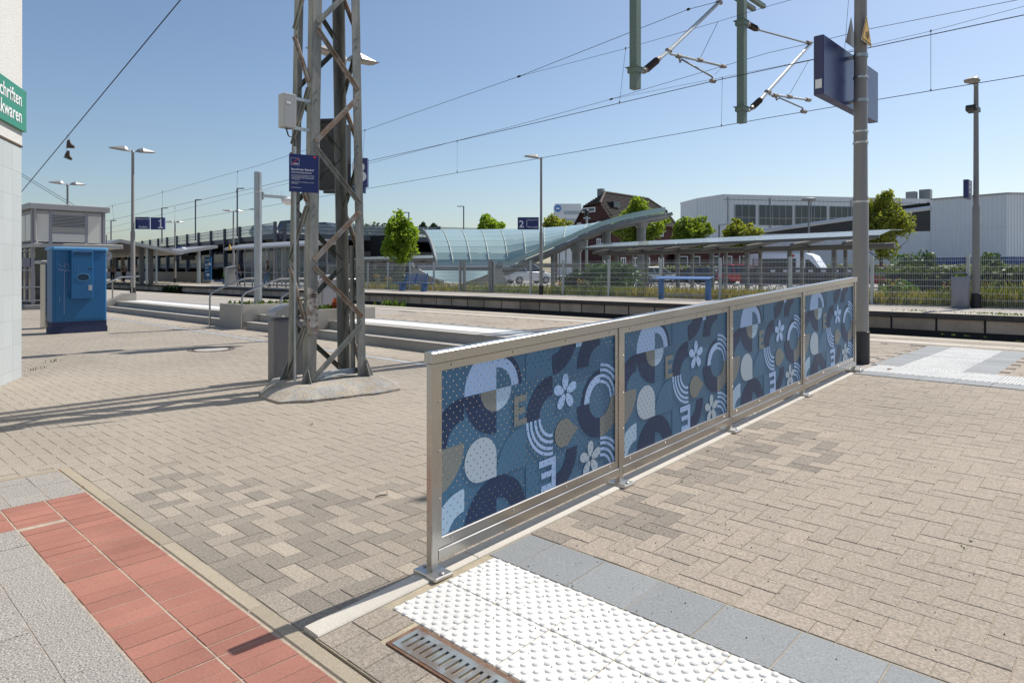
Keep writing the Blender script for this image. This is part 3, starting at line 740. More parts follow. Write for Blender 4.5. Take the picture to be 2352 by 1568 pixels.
ptube([(1537, 117), (1540, 124), (1668, 154)], x, .030, m_galv, 'steady_tube'); ptube([(1559, 129), (1562, 144), (1566, 137), (1635, 176), (1638, 186)], x, .020, m_galv_d, 'registration_arm')
for u, v in ((1536, 116), (1559, 129), (1607, 138), (1660, 152), (1652, 6), (1637, 186)): MB().tube([Wx(u-4, v, x), Wx(u+4, v+1, x)], .05, 8).build('pipe_clamp', m_fit, cp)
ptube([(1607, 137), (1649, 51)], x, .006, m_wire, 'support_wire', 5); ptube([(1660, 153), (1638, 176)], x, .004, m_wire, 'support_wire', 4)
x = -7.0
h = Wx(1704, 283, x); hanger(x, h.y, h.z, .17); clampb(x, h.y, Wx(1704, 252, x).z, .17); clampb(x, h.y, Wx(1699, 52, x).z, .17)
insul((1720, 58), (1736, 66), x); insul((1729, 246), (1746, 230), x)
ptube([(1707, 54), (1714, 56), (1720, 58)], x, .03, m_fit, 'eye_joint'); ptube([(1711, 256), (1722, 254), (1729, 246)], x, .03, m_fit, 'eye_joint')
ptube([(1742, 69), (1848, 98), (1862, 100)], x, .022, m_galv_d, 'tie_rod'); ptube([(1750, 226), (1764, 210), (1862, 101)], x, .045, m_galv, 'cantilever_tube')
ptube([(1764, 212), (1768, 217), (1859, 230)], x, .030, m_galv, 'steady_tube'); ptube([(1780, 219), (1784, 230), (1790, 225), (1843, 248), (1846, 256)], x, .020, m_galv_d, 'registration_arm')
for u, v in ((1764, 211), (1780, 219), (1813, 222), (1856, 229), (1858, 98), (1846, 256)): MB().tube([Wx(u-4, v, x), Wx(u+4, v+1, x)], .055, 8).build('pipe_clamp', m_fit, cp)
ptube([(1812, 220), (1858, 139)], x, .007, m_wire, 'support_wire', 5)
# concrete foundation
OUT = [(-7.66,3.80),(-7.33,3.64),(-6.88,3.60),(-6.70,3.95),(-6.64,4.35),(-6.56,4.70),(-6.62,5.02),(-6.92,5.22),(-7.75,5.30),(-8.08,5.10),(-8.12,4.5),(-8.02,4.1)]
INN = [(-7.82,4.02),(-7.45,3.96),(-7.02,3.98),(-6.98,4.15),(-6.97,4.42),(-6.97,4.75),(-6.99,5.02),(-7.15,5.10),(-7.65,5.10),(-7.86,5.02),(-7.90,4.55),(-7.88,4.2)]
def dense(P, amp, sd):
    o = []; n = len(P)
    for i in range(n):
        for k in range(4):
            f = k/4; x = P[i][0] + (P[(i+1)%n][0]-P[i][0])*f; y = P[i][1] + (P[(i+1)%n][1]-P[i][1])*f
            o.append((x + amp*mnoise.noise(Vector((x*5, y*5, sd))), y + amp*mnoise.noise(Vector((x*5, y*5, sd+9)))))
    return o
q = MB(); o1 = dense(OUT, .05, 1); i1 = dense(INN, .015, 5); mid_ = [((a[0]*.55+b[0]*.45), (a[1]*.55+b[1]*.45)) for a, b in zip(o1, i1)]
nz_ = lambda x, y, k: k*mnoise.noise(Vector((x*4, y*4, 2)))
q.loft([[(x, y, -.02) for x, y in o1], [(x, y, .028 + nz_(x, y, .008)) for x, y in o1], [(x, y, .080 + nz_(x, y, .012)) for x, y in mid_], [(x, y, .125 + nz_(x, y, .006)) for x, y in i1]], False, True)
fd = q.build('mast_foundation', m_found); tag(fd, 'cracked sloping concrete pad under the lattice mast', 'foundation')
q = MB(); pts = [Wz(837, 868, .1), Wz(848, 876, .08), Wz(858, 884, .06), Wz(868, 893, .03)]; q.tube([(p.x, p.y, p.z + .012) for p in pts], .006, 4); q.build('crack', m_dark, fd)

# ---- things fixed to the mast
d_ = Wd(676, 440, 7.75)
s_n = thing('notice_sign', 'dark blue no smoking notice fixed low on the lattice mast', 'sign', Wd(695, 440, 7.7))
f_ = Vector((-.857, .515, 0)); rt = Vector((.30, .954, 0)).normalized(); nv = Vector((rt.y, -rt.x, 0))
o_ = Wd(664, 440, 7.62); wd = .325; hg = .425
q = MB(); 
for k in (0, 1): pass
cs = [o_, o_ + rt*wd, o_ + rt*wd + Vector((0,0,hg)), o_ + Vector((0,0,hg))]
q.loft([[p - nv*.006 for p in cs], [p for p in cs]]); fixn(q.build('plate', m_navy, s_n))
up = Vector((0,0,1)); tx = lambda b, fx, fz, s, bo=0., sh=0: text('lettering', b, o_ + rt*wd*fx + up*hg*fz, rt, up, s, m_txt, s_n, 'LEFT', bo, .002, sh)
tx('Rauchfreier Bahnhof', .07, .575, .030, .0007); tx('Non-Smoking Station', .07, .50, .026, .0004, .25)
for i, ln in enumerate(('Zur Verbesserung der Sauberkeit und aus', 'Rücksichtnahme auf Nichtraucher ist das', 'Rauchen in diesem Bahnhof grundsätzlich', 'nicht gestattet.', '', 'Vielen Dank für Ihr Verständnis und Ihre', 'Mitwirkung.', '', '', 'Ihr Bahnhofsteam')): 
    if ln: tx(ln, .08, .435 - .0365*i, .0148, .0002)
def flat(q, fx0, fz0, fx1, fz1, lift=.002):
    a = o_ + rt*wd*fx0 + up*hg*fz0 + nv*lift; b = o_ + rt*wd*fx1 + up*hg*fz0 + nv*lift; c = o_ + rt*wd*fx1 + up*hg*fz1 + nv*lift; d = o_ + rt*wd*fx0 + up*hg*fz1 + nv*lift
    q.quad(a, b, c, d)
q = MB()
for r_ in ((.06, .70, .34, .706), (.06, .884, .34, .89), (.06, .70, .068, .89), (.332, .70, .34, .89), (.10, .735, .31, .757)): flat(q, *r_)
q.build('pictogram', m_txt, s_n)
q = MB(); A = o_ + rt*wd*.10 + up*hg*.722 + nv*.003; B_ = o_ + rt*wd*.30 + up*hg*.88 + nv*.003; q.bar(A, B_, .008, .001, nv); q.build('prohibition_bar', m_redp, s_n)
q = MB(); flat(q, .82, .925, .92, .975); q.build('red_emblem', m_redp, s_n)
# grey junction box with brackets
jb = thing('junction_box', 'light grey electrical box fixed high on the left leg of the mast', 'junction box', Wd(658, 292, 8.1))
c0 = Wd(659, 293, 7.75); L_ = MB(); L_.bbox(c0.x-.09, c0.x+.05, c0.y-.06, c0.y+.09, c0.z, c0.z+.38, .006); L_.build('case', M('light_grey_case', (.36, .37, .37), .5), jb)
MB().box(c0.x+.051, c0.x+.052, c0.y-.03, c0.y+.02, c0.z+.26, c0.z+.285).build('label_plate', m_white, jb)
for z in (.02, .36): MB().box(c0.x-.06, c0.x-.03, c0.y, c0.y+.36, c0.z+z-.02, c0.z+z+.015).build('mounting_rail', m_galv, jb)
MB().tube([(c0.x-.02, c0.y, c0.z), (c0.x-.02, c0.y+.03, c0.z-.09), (c0.x-.02, c0.y+.10, c0.z-.10), (c0.x-.02, c0.y+.11, c0.z-.22)], .009, 8).build('cable', m_black, jb, smooth=True)
MB().tube([(c0.x-.02, c0.y+.11, c0.z-.2), (c0.x-.02, c0.y+.11, .15)], .014, 8).build('conduit', m_galv, jb, smooth=True)
tb = thing('ash_bin', 'narrow rusty steel ashtray box strapped to the near leg of the mast', 'ashtray', Wd(714, 745, 7.85))
c0 = corner(1, -1, .7); x_, y_ = c0.x + .035, c0.y + .03
q = MB(); q.prism([(y_-.05, .78), (y_+.05, .78), (y_+.05, 1.17), (y_-.05, 1.24)], x_-.02, x_+.055, 'x'); fixn(q.build('case', M('stained_steel', (.42, .40, .38), .4, .7, .4, 9, .2, 50, col2=(.20, .14, .11)), tb))
MB().prism([(y_-.045, .70), (y_+.045, .70), (y_+.05, .78), (y_-.05, .78)], x_-.015, x_+.05, 'x').build('lower_case', m_rust, tb)
MB().box(x_+.0555, x_+.057, y_-.03, y_+.035, 1.15, 1.165).box(x_+.0555, x_+.057, y_-.03, y_+.035, 1.125, 1.137).build('slot', m_dark, tb)
for z in (.86, 1.12): MB().box(x_-.10, x_-.021, y_-.10, y_+.02, z-.012, z+.012).build('strap', m_steel_b, tb)
# cables at the mast foot
q = MB(); 
for k, (r_, z) in enumerate(((.02, .17), (.014, .20), (.012, .15))): q.tube([(mx+.20, my-.33+.05*k, z), (mx+.16+.03*k, my, z+.03), (mx+.16, my+.36, z+.02)], r_, 8)
q.build('foot_conduit', m_galv, cp, smooth=True)
q = MB(); q.tube([(mx+.10, my+.30, .15), (mx+.10, my+.29, 1.0), (mx+.10, my+.285, 1.75)], .030, 10); q.build('riser_pipe', m_mast, cp, smooth=True)
q = MB(); q.tube([(mx+.17, my+.32, 1.2), (mx+.17, my+.31, 3.0), (mx+.18, my+.27, 5.6)], .014, 8); q.build('riser_cable', m_black, cp, smooth=True)
# waste bin beside the mast
m_bin = M('bin_grey', (.17, .17, .18), .45, .3, .08, 3)
wb = thing('waste_bin', 'grey steel waste bin with rounded lid behind the lattice mast', 'waste bin', (-8.38, 4.55, 0))
MB().bbox(-8.50, -8.27, 4.28, 4.76, .02, .82, .04).build('body', m_bin, wb)
q = MB(); n = 10; q.loft([[(x, 4.52 + .25*math.cos(math.pi*k/n), .85 + .14*math.sin(math.pi*k/n)) for k in range(n+1)] for x in (-8.51, -8.26)]); fixn(q.build('lid', m_alu_l, wb))

# ================================================================ OVERHEAD WIRES
def wire(name, label, pts, r, group=None):
    t = thing(name, label, 'wire', pts[0], group); MB().tube(pts, r, 5).build('strand', m_wire, t); return t
def ext(pts, y, x0=-90, x1=14):
    P = [Wy(u, v, y) for u, v in pts]; P.sort(key=lambda p: p.x)
    a, b = P[0], P[1]; k = (x0 - a.x)/(b.x - a.x); P.insert(0, a.lerp(b, k))
    if x1 is not None: a, b = P[-1], P[-2]; k = (x1 - a.x)/(b.x - a.x); P.append(a.lerp(b, k))
    return P
ya, yb = 14.5, 18.9
w1 = wire('contact_wire', 'contact wire of the near track, the thicker line crossing mid sky', ext([(2352,35),(2003,108.75),(1637,187),(1176,295.3),(843,371),(588,431),(242,508)], ya), .009)
w2 = wire('contact_wire', 'contact wire of the far track, lowest line crossing the sky', ext([(2352,174),(2016,229),(1764,271),(1176,375),(838,434.5),(588,478),(242,536)], yb), .009)
w3 = wire('messenger_wire', 'upper messenger wire of the near track rising to the bracket arm', ext([(1655,3),(1581,22),(1192,176),(823,305),(588,382),(307,461),(242,476)], ya, -90, None), .007)
w4 = wire('stitch_wire', 'thin stitch wire branching below the upper messenger wire', [Wy(u, v, ya) for u, v in ((1192,176),(1437,112),(1647,51),(1764,15),(1818,0),(2050,-75))], .005)
w5 = wire('messenger_wire', 'messenger wire of the far track passing the second bracket arm', ext([(2339,0),(1995,67.5),(1862,100),(1764,122),(1404,228),(1176,291),(843,377),(588,440)], yb), .007)
w6 = wire('stitch_wire', 'thin stitch wire of the far track close to the thick contact wire', [Wy(u, v, yb) for u, v in ((1404,228),(1764,157.5),(1876,135),(2003,103),(2138,72),(2352,15),(2600,-60))], .005)
def drop(parent, a, b, y):
    MB().tube([Wy(*a, y), Wy(*b, y)], .005, 4).build('dropper', m_wire, parent); 
    for p in (a, b): MB().tube([Wy(p[0], p[1]-3, y), Wy(p[0], p[1]+2, y)], .018, 6).build('dropper_clamp', m_fit, parent)
for a, b in (((1437,112),(1423,236)), ((838,300),(832,374)), ((1052,225),(1050,325)) ,((546,395),(543,441)), ((373,441),(373,480)), ((258,474),(261,505))):
    if a[0] != 1052: drop(w3, a, b, ya)
for a, b in (((1659,181),(1657,289)), ((2138,72),(2138,208)), ((1050,325),(1050,395)), ((402,478),(401,508))): drop(w5, a, b, yb)
MB().tube([Wy(1949, 0, yb), Wy(1940, 116, yb)], .005, 4).build('dropper', m_wire, w5)
for p, y, w_ in (((1192,176), ya, w3), ((1404,228), yb, w5), ((1581, 22), ya, w3)): MB().tube([Wy(p[0]-3, p[1]+1, y), Wy(p[0]+3, p[1]-1, y)], .03, 6).build('wire_clamp', m_wire, w_)
A, B_ = Wd(415, 0, 20), Wd(50, 440, 32); dA = A - B_
w7 = wire('span_cable', 'black cable slanting across the left sky with shoes hanging on it', [A + dA*.5, A, B_, B_ - dA*.25], .018)
t0, t1 = 0., 1.
for _ in range(40):
    t = (t0+t1)/2; p = A.lerp(B_, t); t0, t1 = (t0, t) if proj(*p)[0] < 158 else (t, t1)
for k in (0, 1):
    a, b = Wd(48, 398 + 5*k, 60), Wd(155, 462 + 6*k, 60); wire('guy_wire', ('upper' if k == 0 else 'lower') + ' of two thin faint wires sloping down to the far left lamp', [a - (b-a)*.3, b + (b-a)*.5], .02)
# the pair of boots
sh = thing('hanging_boots', 'pair of worn brown boots dangling by their laces from the cable', 'boots', p)
m_boot = M('brown_leather', (.075, .05, .04), .6, 0, .25, 12); m_sole = M('boot_sole', (.16, .14, .12), .8)
fw = Vector((math.cos(YAW), math.sin(YAW), 0)); bk = Vector((-math.sin(YAW), math.cos(YAW), 0))
def boot(o, flip, tilt):
    e = (fw*math.cos(tilt) + up*math.sin(tilt)) ; u_ = up*math.cos(tilt) - fw*math.sin(tilt); e = e*flip
    prof = [(-.10, .10, .055, .27), (-.12, -.02, .055, .27)]
    rings = []
    for s, hw, h0, h1 in ((-.12, .035, 0, .20), (-.09, .045, 0, .30), (-.02, .048, 0, .31), (.02, .048, 0, .22), (.07, .05, 0, .13), (.13, .052, 0, .10), (.18, .035, .005, .07)):
        rings.append([o + e*s + bk*hw*math.cos(2*math.pi*k/10) + u_*((h0+h1)/2 + (h1-h0)/2*math.sin(2*math.pi*k/10)) for k in range(10)])
    fixn(MB().loft(rings).build('boot', m_boot, sh, smooth=True))
    q = MB(); q.loft([[o + e*s + bk*hw*sg + u_*hz for sg, hz in ((-1, 0), (1, 0), (1, -.03), (-1, -.03))] for s, hw in ((-.13, .045), (0, .05), (.1, .06), (.19, .04))]); fixn(q.build('sole', m_sole, sh))
boot(p + up*-.50 + fw*.04, 1, -.05); boot(p + up*-.93 - fw*.06, 1, -.35)
MB().tube([p, p + up*-.25 + fw*.02], .006, 4).tube([p - fw*.06, p + up*-.7 - fw*.1], .006, 4).build('lace', m_boot, sh)

# ================================================================ LEFT: shop corner, cabinet, lift building
K = Vector((-11.16, 2.13, 0)); e = Vector((.887, -.462, 0)).normalized(); nrm = Vector((-e.y, e.x, 0))      # wall runs from K towards the viewer
shop = thing('shop_building', 'corner of a shop with white stucco above pale grey tiles at left edge', 'building', K)
def wq(q, t0, t1, z0, z1, o0, o1):
    r = [[K + e*t + nrm*o + up*z for t, z in ((t0, z0), (t1, z0), (t1, z1), (t0, z1))] for o in (o0, o1)]
    q.loft(r); return q
fixn(wq(MB(), .012, 9, 0, 3.12, -6, -.004).build('core_wall', M('tile_joint', (.36, .38, .38), .8), shop))
fixn(wq(MB(), -.01, 9, 3.125, 9.5, -6, .004).build('stucco_wall', m_stucco, shop))
fixn(wq(MB(), -.012, 9, 3.10, 3.124, -6, .012).build('drip_strip', M('brown_strip', (.10, .06, .03), .6), shop))
for r_ in range(10):
    for c in range(6):
        q = MB(); q.ct = rnd.random(); z0 = r_*.328 - .195; 
        if z0 + .325 > 3.1: continue
        wq(q, c*.333 + .0012, c*.333 + .3318, max(0, z0 + .001), z0 + .327, -.011, .0); fixn(q.build('facade_tile', m_facade, shop))
q = MB(); wq(q, .0, 6, 0, 3.1, -5.9, -.0118)
sg = thing('shop_sign', 'green shop sign with white lettering on the stucco wall', 'sign', K + up*3.31)
fixn(wq(MB(), -.02, 3.2, 3.31, 3.86, .006, .05).build('panel', m_green_sign, sg))
for b, z in (('Zeitschriften', 3.62), ('Tabakwaren', 3.40)):
    text('lettering', b, K + e*.16 + nrm*.051 + up*z, -e, up, .25, m_white, sg, 'RIGHT', .003)
q = MB()
for t in (.02, .05): pass
for z in (3.34, 3.83): q.obox(Matrix.Translation(K + e*.0 + nrm*.052 + up*z), .012, .012, .012)
q.build('sign_bolt', m_steel_b, sg)

cb = thing('switch_cabinet', 'blue electrical switch cabinet with dark plinth and graffiti tag', 'electrical cabinet', (-18.5, 4.6, 0))
X1, Y0c, Y1c = -18.25, 4.06, 5.17
MB().box(X1-.50, X1+.01, Y0c-.01, Y1c+.01, 0, .13).build('plinth', m_cab_base, cb); MB().box(X1-.48, X1-.005, Y0c+.005, Y1c-.005, .13, .27).build('plinth', m_cab_base, cb)
q = MB(); b = .035
q.loft([[(X1-.46, Y0c, z), (X1-b, Y0c, z), (X1, Y0c+b, z), (X1, Y1c-b, z), (X1-b, Y1c, z), (X1-.46, Y1c, z)] for z in (.27, 1.915)]); q.build('body', m_blue_cab, cb)
q = MB(); q.loft([[(X1-.50-i, Y0c-.035-i, z), (X1-.02+i, Y0c-.035-i, z), (X1+.04+i, Y0c+.03, z), (X1+.04+i, Y1c-.03, z), (X1-.02+i, Y1c+.035+i, z), (X1-.50-i, Y1c+.035+i, z)] for i, z in ((0, 1.915), (0, 1.96), (-.03, 1.99))]); q.build('cap', m_blue_cab_l, cb)
MB().box(X1, X1+.012, Y0c+.06, Y1c-.07, .33, 1.88).build('door', m_blue_cab, cb)
ya_, yb_ = Wx(160, 600, X1).y, Wx(210, 600, X1).y
ac = MB().bbox(X1+.012, X1+.15, ya_, yb_, .80, 1.90, .012).build('cooling_unit', m_blue_cab, cb)
MB().box(X1+.150, X1+.152, ya_+.05, yb_-.03, 1.80, 1.885).build('vent_recess', m_black, ac)
for k in range(5): MB().box(X1+.152, X1+.157, ya_+.05, yb_-.03, 1.80+.018*k, 1.806+.018*k).build('vent_slat', m_blue_cab, ac)
for k in range(7): MB().box(X1+.152, X1+.156, ya_+.05+k*.045, ya_+.056+k*.045, 1.80, 1.885).build('vent_slat', m_blue_cab, ac)
cy_ = (ya_+yb_)/2 + .015; q = MB(); n = 28
q.loft([[(X1+.151+dx, cy_ + r*.125*math.cos(2*math.pi*k/n), 1.29 + r*.082*math.sin(2*math.pi*k/n)) for k in range(n)] for r, dx in ((1.12, 0), (1.08, .008), (1.0, .008), (.98, .001))], False, False); fixn(q.build('fan_rim', m_blue_cab_l, ac))
q = MB(); q.add([(X1+.1515, cy_ + .12*math.cos(2*math.pi*k/n), 1.29 + .078*math.sin(2*math.pi*k/n)) for k in range(n)], [tuple(range(n))]); q.build('fan_opening', M('fan_dark', (.012, .035, .07), .4, 0, .4, 18), ac)
for k in range(8): MB().box(X1+.153, X1+.156, cy_-.11+.031*k, cy_-.107+.031*k, 1.235, 1.345).build('fan_bar', m_blue_cab, ac)
for k in range(3): MB().box(X1+.15, X1+.153, ya_+.07+.035*k, ya_+.077+.035*k, 1.41, 1.60+.01*k).build('emboss_line', m_blue_cab_l, ac)
MB().box(X1+.150, X1+.153, yb_-.10, yb_-.03, 1.475, 1.50).build('handle_slot', m_black, ac)
MB().box(X1+.150, X1+.153, yb_-.10, yb_-.025, .985, 1.11).build('label_plate', M('label', (.38, .40, .42), .6, 0, .2, 20), ac)
m_tag = M('white_marker', (.42, .42, .58), .6)
def stroke(pts, r=.0035):
    MB().tube([(X1+.0135, Y0c + y, z) for y, z in pts], r, 5).build('graffiti_stroke', m_tag, cb)
for s in ([(.13,1.60),(.17,1.53),(.22,1.56),(.24,1.50),(.24,1.62),(.26,1.56),(.31,1.62),(.32,1.50)], [(.12,1.47),(.40,1.445)], [(.12,1.50),(.13,1.45),(.20,1.47),(.17,1.45),(.26,1.45),(.25,1.43),(.30,1.46),(.35,1.44),(.34,1.47),(.39,1.49)],
          [(.235,1.45),(.232,1.1),(.228,.7),(.23,.45)], [(.345,1.44),(.342,1.2),(.344,.98)], [(.14,.72),(.142,.85)]): stroke(s, .0035 if len(s) > 3 else .0028)

XL = -31.0; lift = thing('lift_building', 'grey metal lift entrance with frosted panes, louvre and flat roof', 'building', (XL, 7.6, 0))
yu = lambda u: Wx(u, 600, XL).y
zu = lambda v: EYE + (CY - v) * depth(XL, 7.2) / FP
yL, yR = yu(75), yu(242)
MB().box(XL-3.2, XL-.045, yL+.05, yR-.05, 2.55, 3.80).build('core', m_alu, lift)
MB().bbox(XL-3.4, XL+.14, yL-.14, yR+.14, 3.80, 4.02, .02).build('roof', m_alu_l, lift)
MB().bbox(XL-3.3, XL+.35, yL-.05, yR+.55, 2.34, 2.50, .02).build('canopy_ledge', m_alu_l, lift)
for u in (75, 115.5, 198, 238): MB().box(XL-.06, XL+.01, yu(u)-.04, yu(u)+.06, 0, 3.80).build('mullion', m_alu, lift)
for u0, u1, v0, v1 in ((83, 115, 486, 556), (119, 197, 521, 556), (202, 233, 490, 557)):
    MB().bbox(XL-.03, XL-.004, yu(u0), yu(u1), zu(v1), zu(v0), .004).build('frosted_pane', m_pane, lift)
for u0, u1 in ((83, 115), (119, 197), (202, 233)): MB().box(XL-.03, XL-.002, yu(u0), yu(u1), 3.62, 3.75).build('header_panel', m_alu_l, lift)
for k in range(11): MB().prism([(XL-.03, 2.99+.055*k), (XL+.015, 2.96+.055*k), (XL+.015, 2.985+.055*k), (XL-.03, 3.01+.055*k)], yu(119), yu(197), 'y').build('louvre_slat', m_alu_l, lift)
MB().box(XL-.03, XL+.004, yu(119), yu(197), 2.88, 2.95).build('louvre_sill', m_alu, lift)
MB().tube([(XL+.05, yu(80), 3.85), (XL+.05, yu(80), 2.65), (XL+.05, yu(84), 2.5)], .05, 10).build('downpipe', m_alu_l, lift, smooth=True)
for k in range(3): MB().bbox(XL-1.0-.9*k, XL-.2-.9*k, yL-.03, yL-.0, 2.6, 3.6, .004).build('side_pane', m_pane, lift)
MB().box(XL-3.2, XL-.1, yL+.1, yR-.3, .15, 2.34).build('interior', m_dglass, lift)
for k in range(3): MB().box(XL-1.0-.9*k, XL-.93-.9*k, yL-.02, yL+.06, 0, 2.34).build('mullion', m_alu, lift)
for z in (.75, 1.45, 2.2): MB().box(XL-3.2, XL, yL-.01, yL+.05, z, z+.05).build('transom', m_alu, lift)
MB().bbox(XL-.04, XL+.0, yu(130), yu(175), .05, 2.15, .01).build('door_leaf', m_glass, lift)
MB().box(XL-3.4, XL+.4, yL-.3, yR+.3, 0, .16).build('base_step', m_conc, lift)
for z in (.35, .85): MB().tube([(XL-3.4, yL-.55, z), (XL+.3, yL-.55, z), (XL+.55, yL-.3, z), (XL+.55, yL+.5, z)], .025, 8).build('guard_rail', m_steel, lift, smooth=True)
MB().box(XL-2.9, XL-.2, yL-.04, yL-.021, 1.6, 1.95).build('blue_band', m_navy, lift)
tm = thing('info_pillar', 'grey ticket pillar with glass front standing behind the blue cabinet', 'ticket machine', (-20.4, 4.4, 0))
pz = Wz(98, 756, 0); MB().bbox(pz.x-.5, pz.x-.05, pz.y+.05, pz.y+.75, 0, 1.62, .02).build('body', m_steel, tm); MB().bbox(pz.x-.6, pz.x+.05, pz.y-.05, pz.y+.85, 1.62, 1.70, .02).build('hood', m_alu_l, tm)
MB().box(pz.x-.049, pz.x-.045, pz.y+.12, pz.y+.7, .75, 1.5).build('screen', m_dglass, tm)
rl = thing('ramp_wall', 'low sloping concrete wall with steel handrail left of the wide steps', 'handrail', (-27.6, 8.2, 0))
q = MB(); q.prism([(7.5, 0), (8.75, 0), (8.75, .62), (8.35, .62), (7.5, .18)], -27.75, -27.45, 'x'); q.build('wall', m_conc, rl)
MB().tube([(-27.6, 7.5, .85), (-27.6, 8.25, 1.22), (-27.6, 8.9, 1.25)], .03, 8).tube([(-27.6, 8.0, .3), (-27.6, 8.0, 1.1)], .025, 8).tube([(-27.6, 8.65, .5), (-27.6, 8.65, 1.25)], .025, 8).build('handrail', m_steel, rl, smooth=True)

# ================================================================ PLANTERS, HANDRAILS, BINS ON PLATFORM 1
leaf_w = leafm('weed_leaf', (.085, .15, .03)); leaf_y = leafm('dry_grass', (.36, .32, .12), .4); leaf_r = leafm('red_leaf', (.30, .07, .03)); leaf_o = leafm('flower_yellow', (.55, .36, .02))
def tuft(q, x, y, z, n, h, spread, rr, wd=.012, broad=False):
    for _ in range(n):
        a = rr.uniform(0, 6.283); r = abs(rr.gauss(0, spread)); bx, by = x + r*math.cos(a), y + r*math.sin(a); hh = h*rr.uniform(.45, 1.1)
        a2 = rr.uniform(0, 6.283); lean = rr.uniform(.05, .5)*hh; dx, dy = math.cos(a2)*lean, math.sin(a2)*lean; px_, py_ = -math.sin(a2)*wd, math.cos(a2)*wd
        q.ct = rr.random()
        if broad: q.add([(bx, by, z), (bx+dx*.5+px_*3, by+dy*.5+py_*3, z+hh*.6), (bx+dx, by+dy, z+hh), (bx+dx*.5-px_*3, by+dy*.5-py_*3, z+hh*.6)], [(0,1,2,3)])
        else: q.add([(bx-px_, by-py_, z), (bx+px_, by+py_, z), (bx+dx*.4+px_*.7, by+dy*.4+py_*.7, z+hh*.6), (bx+dx, by+dy, z+hh), (bx+dx*.4-px_*.7, by+dy*.4-py_*.7, z+hh*.6)], [(0,1,2,3,4)])
rv = random.Random(11)
for nm, x0, x1, y0, y1, lb in (('a', -17.77, -16.46, 7.66, 9.6, 'concrete planter box left, with the galvanised camera post rising from it'), ('b', -14.22, -13.20, 7.58, 9.3, 'concrete planter box with red and green weeds behind the lattice mast')):
    pl = thing('concrete_planter', lb, 'planter', ((x0+x1)/2, (y0+y1)/2, 0), 'planters between the stair flights'); zt2 = .60; t = .11
    q = MB(); q.box(x0, x1, y0, y0+t, 0, zt2).box(x0, x1, y1-t, y1, 0, zt2).box(x0, x0+t, y0+t, y1-t, 0, zt2).box(x1-t, x1, y0+t, y1-t, 0, zt2); q.build('wall', m_conc, pl)
    MB().box(x0+t, x1-t, y0+t, y1-t, .2, zt2-.05).build('soil', m_soil, pl)
    q = MB()
    for _ in range(26): tuft(q, rv.uniform(x0+.15, x1-.15), rv.uniform(y0+.15, y1-.15), zt2-.05, 6, .13, .06, rv, .01, True)
    w_ = q.build('weeds', leaf_w, pl, kind='stuff')
    if nm == 'b':
        q = MB(); 
        for _ in range(5): tuft(q, x1-.3+rv.uniform(-.1,.1), y0+.9+rv.uniform(-.1,.1), zt2-.05, 10, .30, .05, rv, .012, True)
        q.build('red_weed', leaf_r, pl)
def handrail(x, y0, y1, y2, lb, zb=.84):
    t = thing('handrail', lb, 'handrail', (x, y0, 0), 'stair handrails')
    n = 6; arc = lambda cy, cz, r, a0, a1: [(x, cy + r*math.cos(R(a0 + (a1-a0)*k/n)), cz + r*math.sin(R(a0 + (a1-a0)*k/n))) for k in range(n+1)]
    pts = [(x, y0, 0), (x, y0, zb-.1), (x, y0+.03, zb), (x, y0+.10, zb+.07), (x, y1-.08, 1.20), (x, y1+.05, 1.235), (x, y2-.15, 1.235)] + arc(y2-.12, 1.115, .12, 90, 0) + [(x, y2, ZP)]
    MB().tube(pts, .024, 10).build('rail_tube', m_steel, t, smooth=True)
handrail(-17.88, 7.45, 8.35, 8.85, 'leftmost bent steel stair handrail beside the left planter'); handrail(-16.36, 7.60, 8.55, 9.75, 'bent steel stair handrail on the right side of the left planter'); handrail(-14.33, 7.55, 8.5, 9.6, 'bent steel stair handrail seen through the lattice mast')
b2 = thing('waste_bin', 'square grey waste bin on the near platform behind the handrails', 'waste bin', (-17.0, 10.3, ZP))
c0 = Wz(634, 700, ZP); c0 = Vector((-17.2, 10.45, 0)); MB().bbox(c0.x-.35, c0.x+.35, c0.y-.35, c0.y+.3, ZP, 1.24, .05).build('body', m_alu, b2); MB().prism([(c0.y-.38, 1.24), (c0.y+.33, 1.24), (c0.y+.33, 1.34), (c0.y-.38, 1.27)], c0.x-.38, c0.x+.38, 'x').build('lid', m_alu_l, b2)
# galvanised camera post
cx0 = Vector((-17.05, 8.35, .5)); cc = thing('camera_post', 'thick galvanised post with a dome camera on its arm', 'camera post', (cx0.x, cx0.y, .55))
pt = Wx(565, 395, cx0.x); zt3 = EYE + (CY-395)*depth(cx0.x, cx0.y)/FP
MB().lathe(cx0.x, cx0.y, [(.098, .5), (.098, zt3-.01), (.085, zt3)], 20).build('shaft', m_galv, cc, smooth=True)
MB().lathe(cx0.x, cx0.y, [(.1, zt3-.55), (.103, zt3-.545), (.103, zt3-.50), (.1, zt3-.49)], 20).build('band', m_steel_b, cc)
za = EYE + (CY-449)*depth(cx0.x, cx0.y)/FP; MB().box(cx0.x-.05, cx0.x+.05, cx0.y+.09, cx0.y+.78, za-.03, za+.04).box(cx0.x-.07, cx0.x+.07, cx0.y+.09, cx0.y+.13, za-.1, za+.1).build('arm', m_galv, cc)
MB().lathe(cx0.x, cx0.y+.84, [(.05, za+.02), (.06, za), (.17, za-.03), (.17, za-.10), (.12, za-.15), (.05, za-.19)], 18).build('dome_camera', m_white, cc, smooth=True)
q = MB()
for k in range(14): q.tube([(cx0.x, cx0.y+.12+.05*k, za+.04), (cx0.x + rv.uniform(-.06,.06), cx0.y+.12+.05*k+rv.uniform(-.04,.04), za+.17)], .003, 3)
q.build('bird_spikes', m_steel_b, cc, kind='stuff')

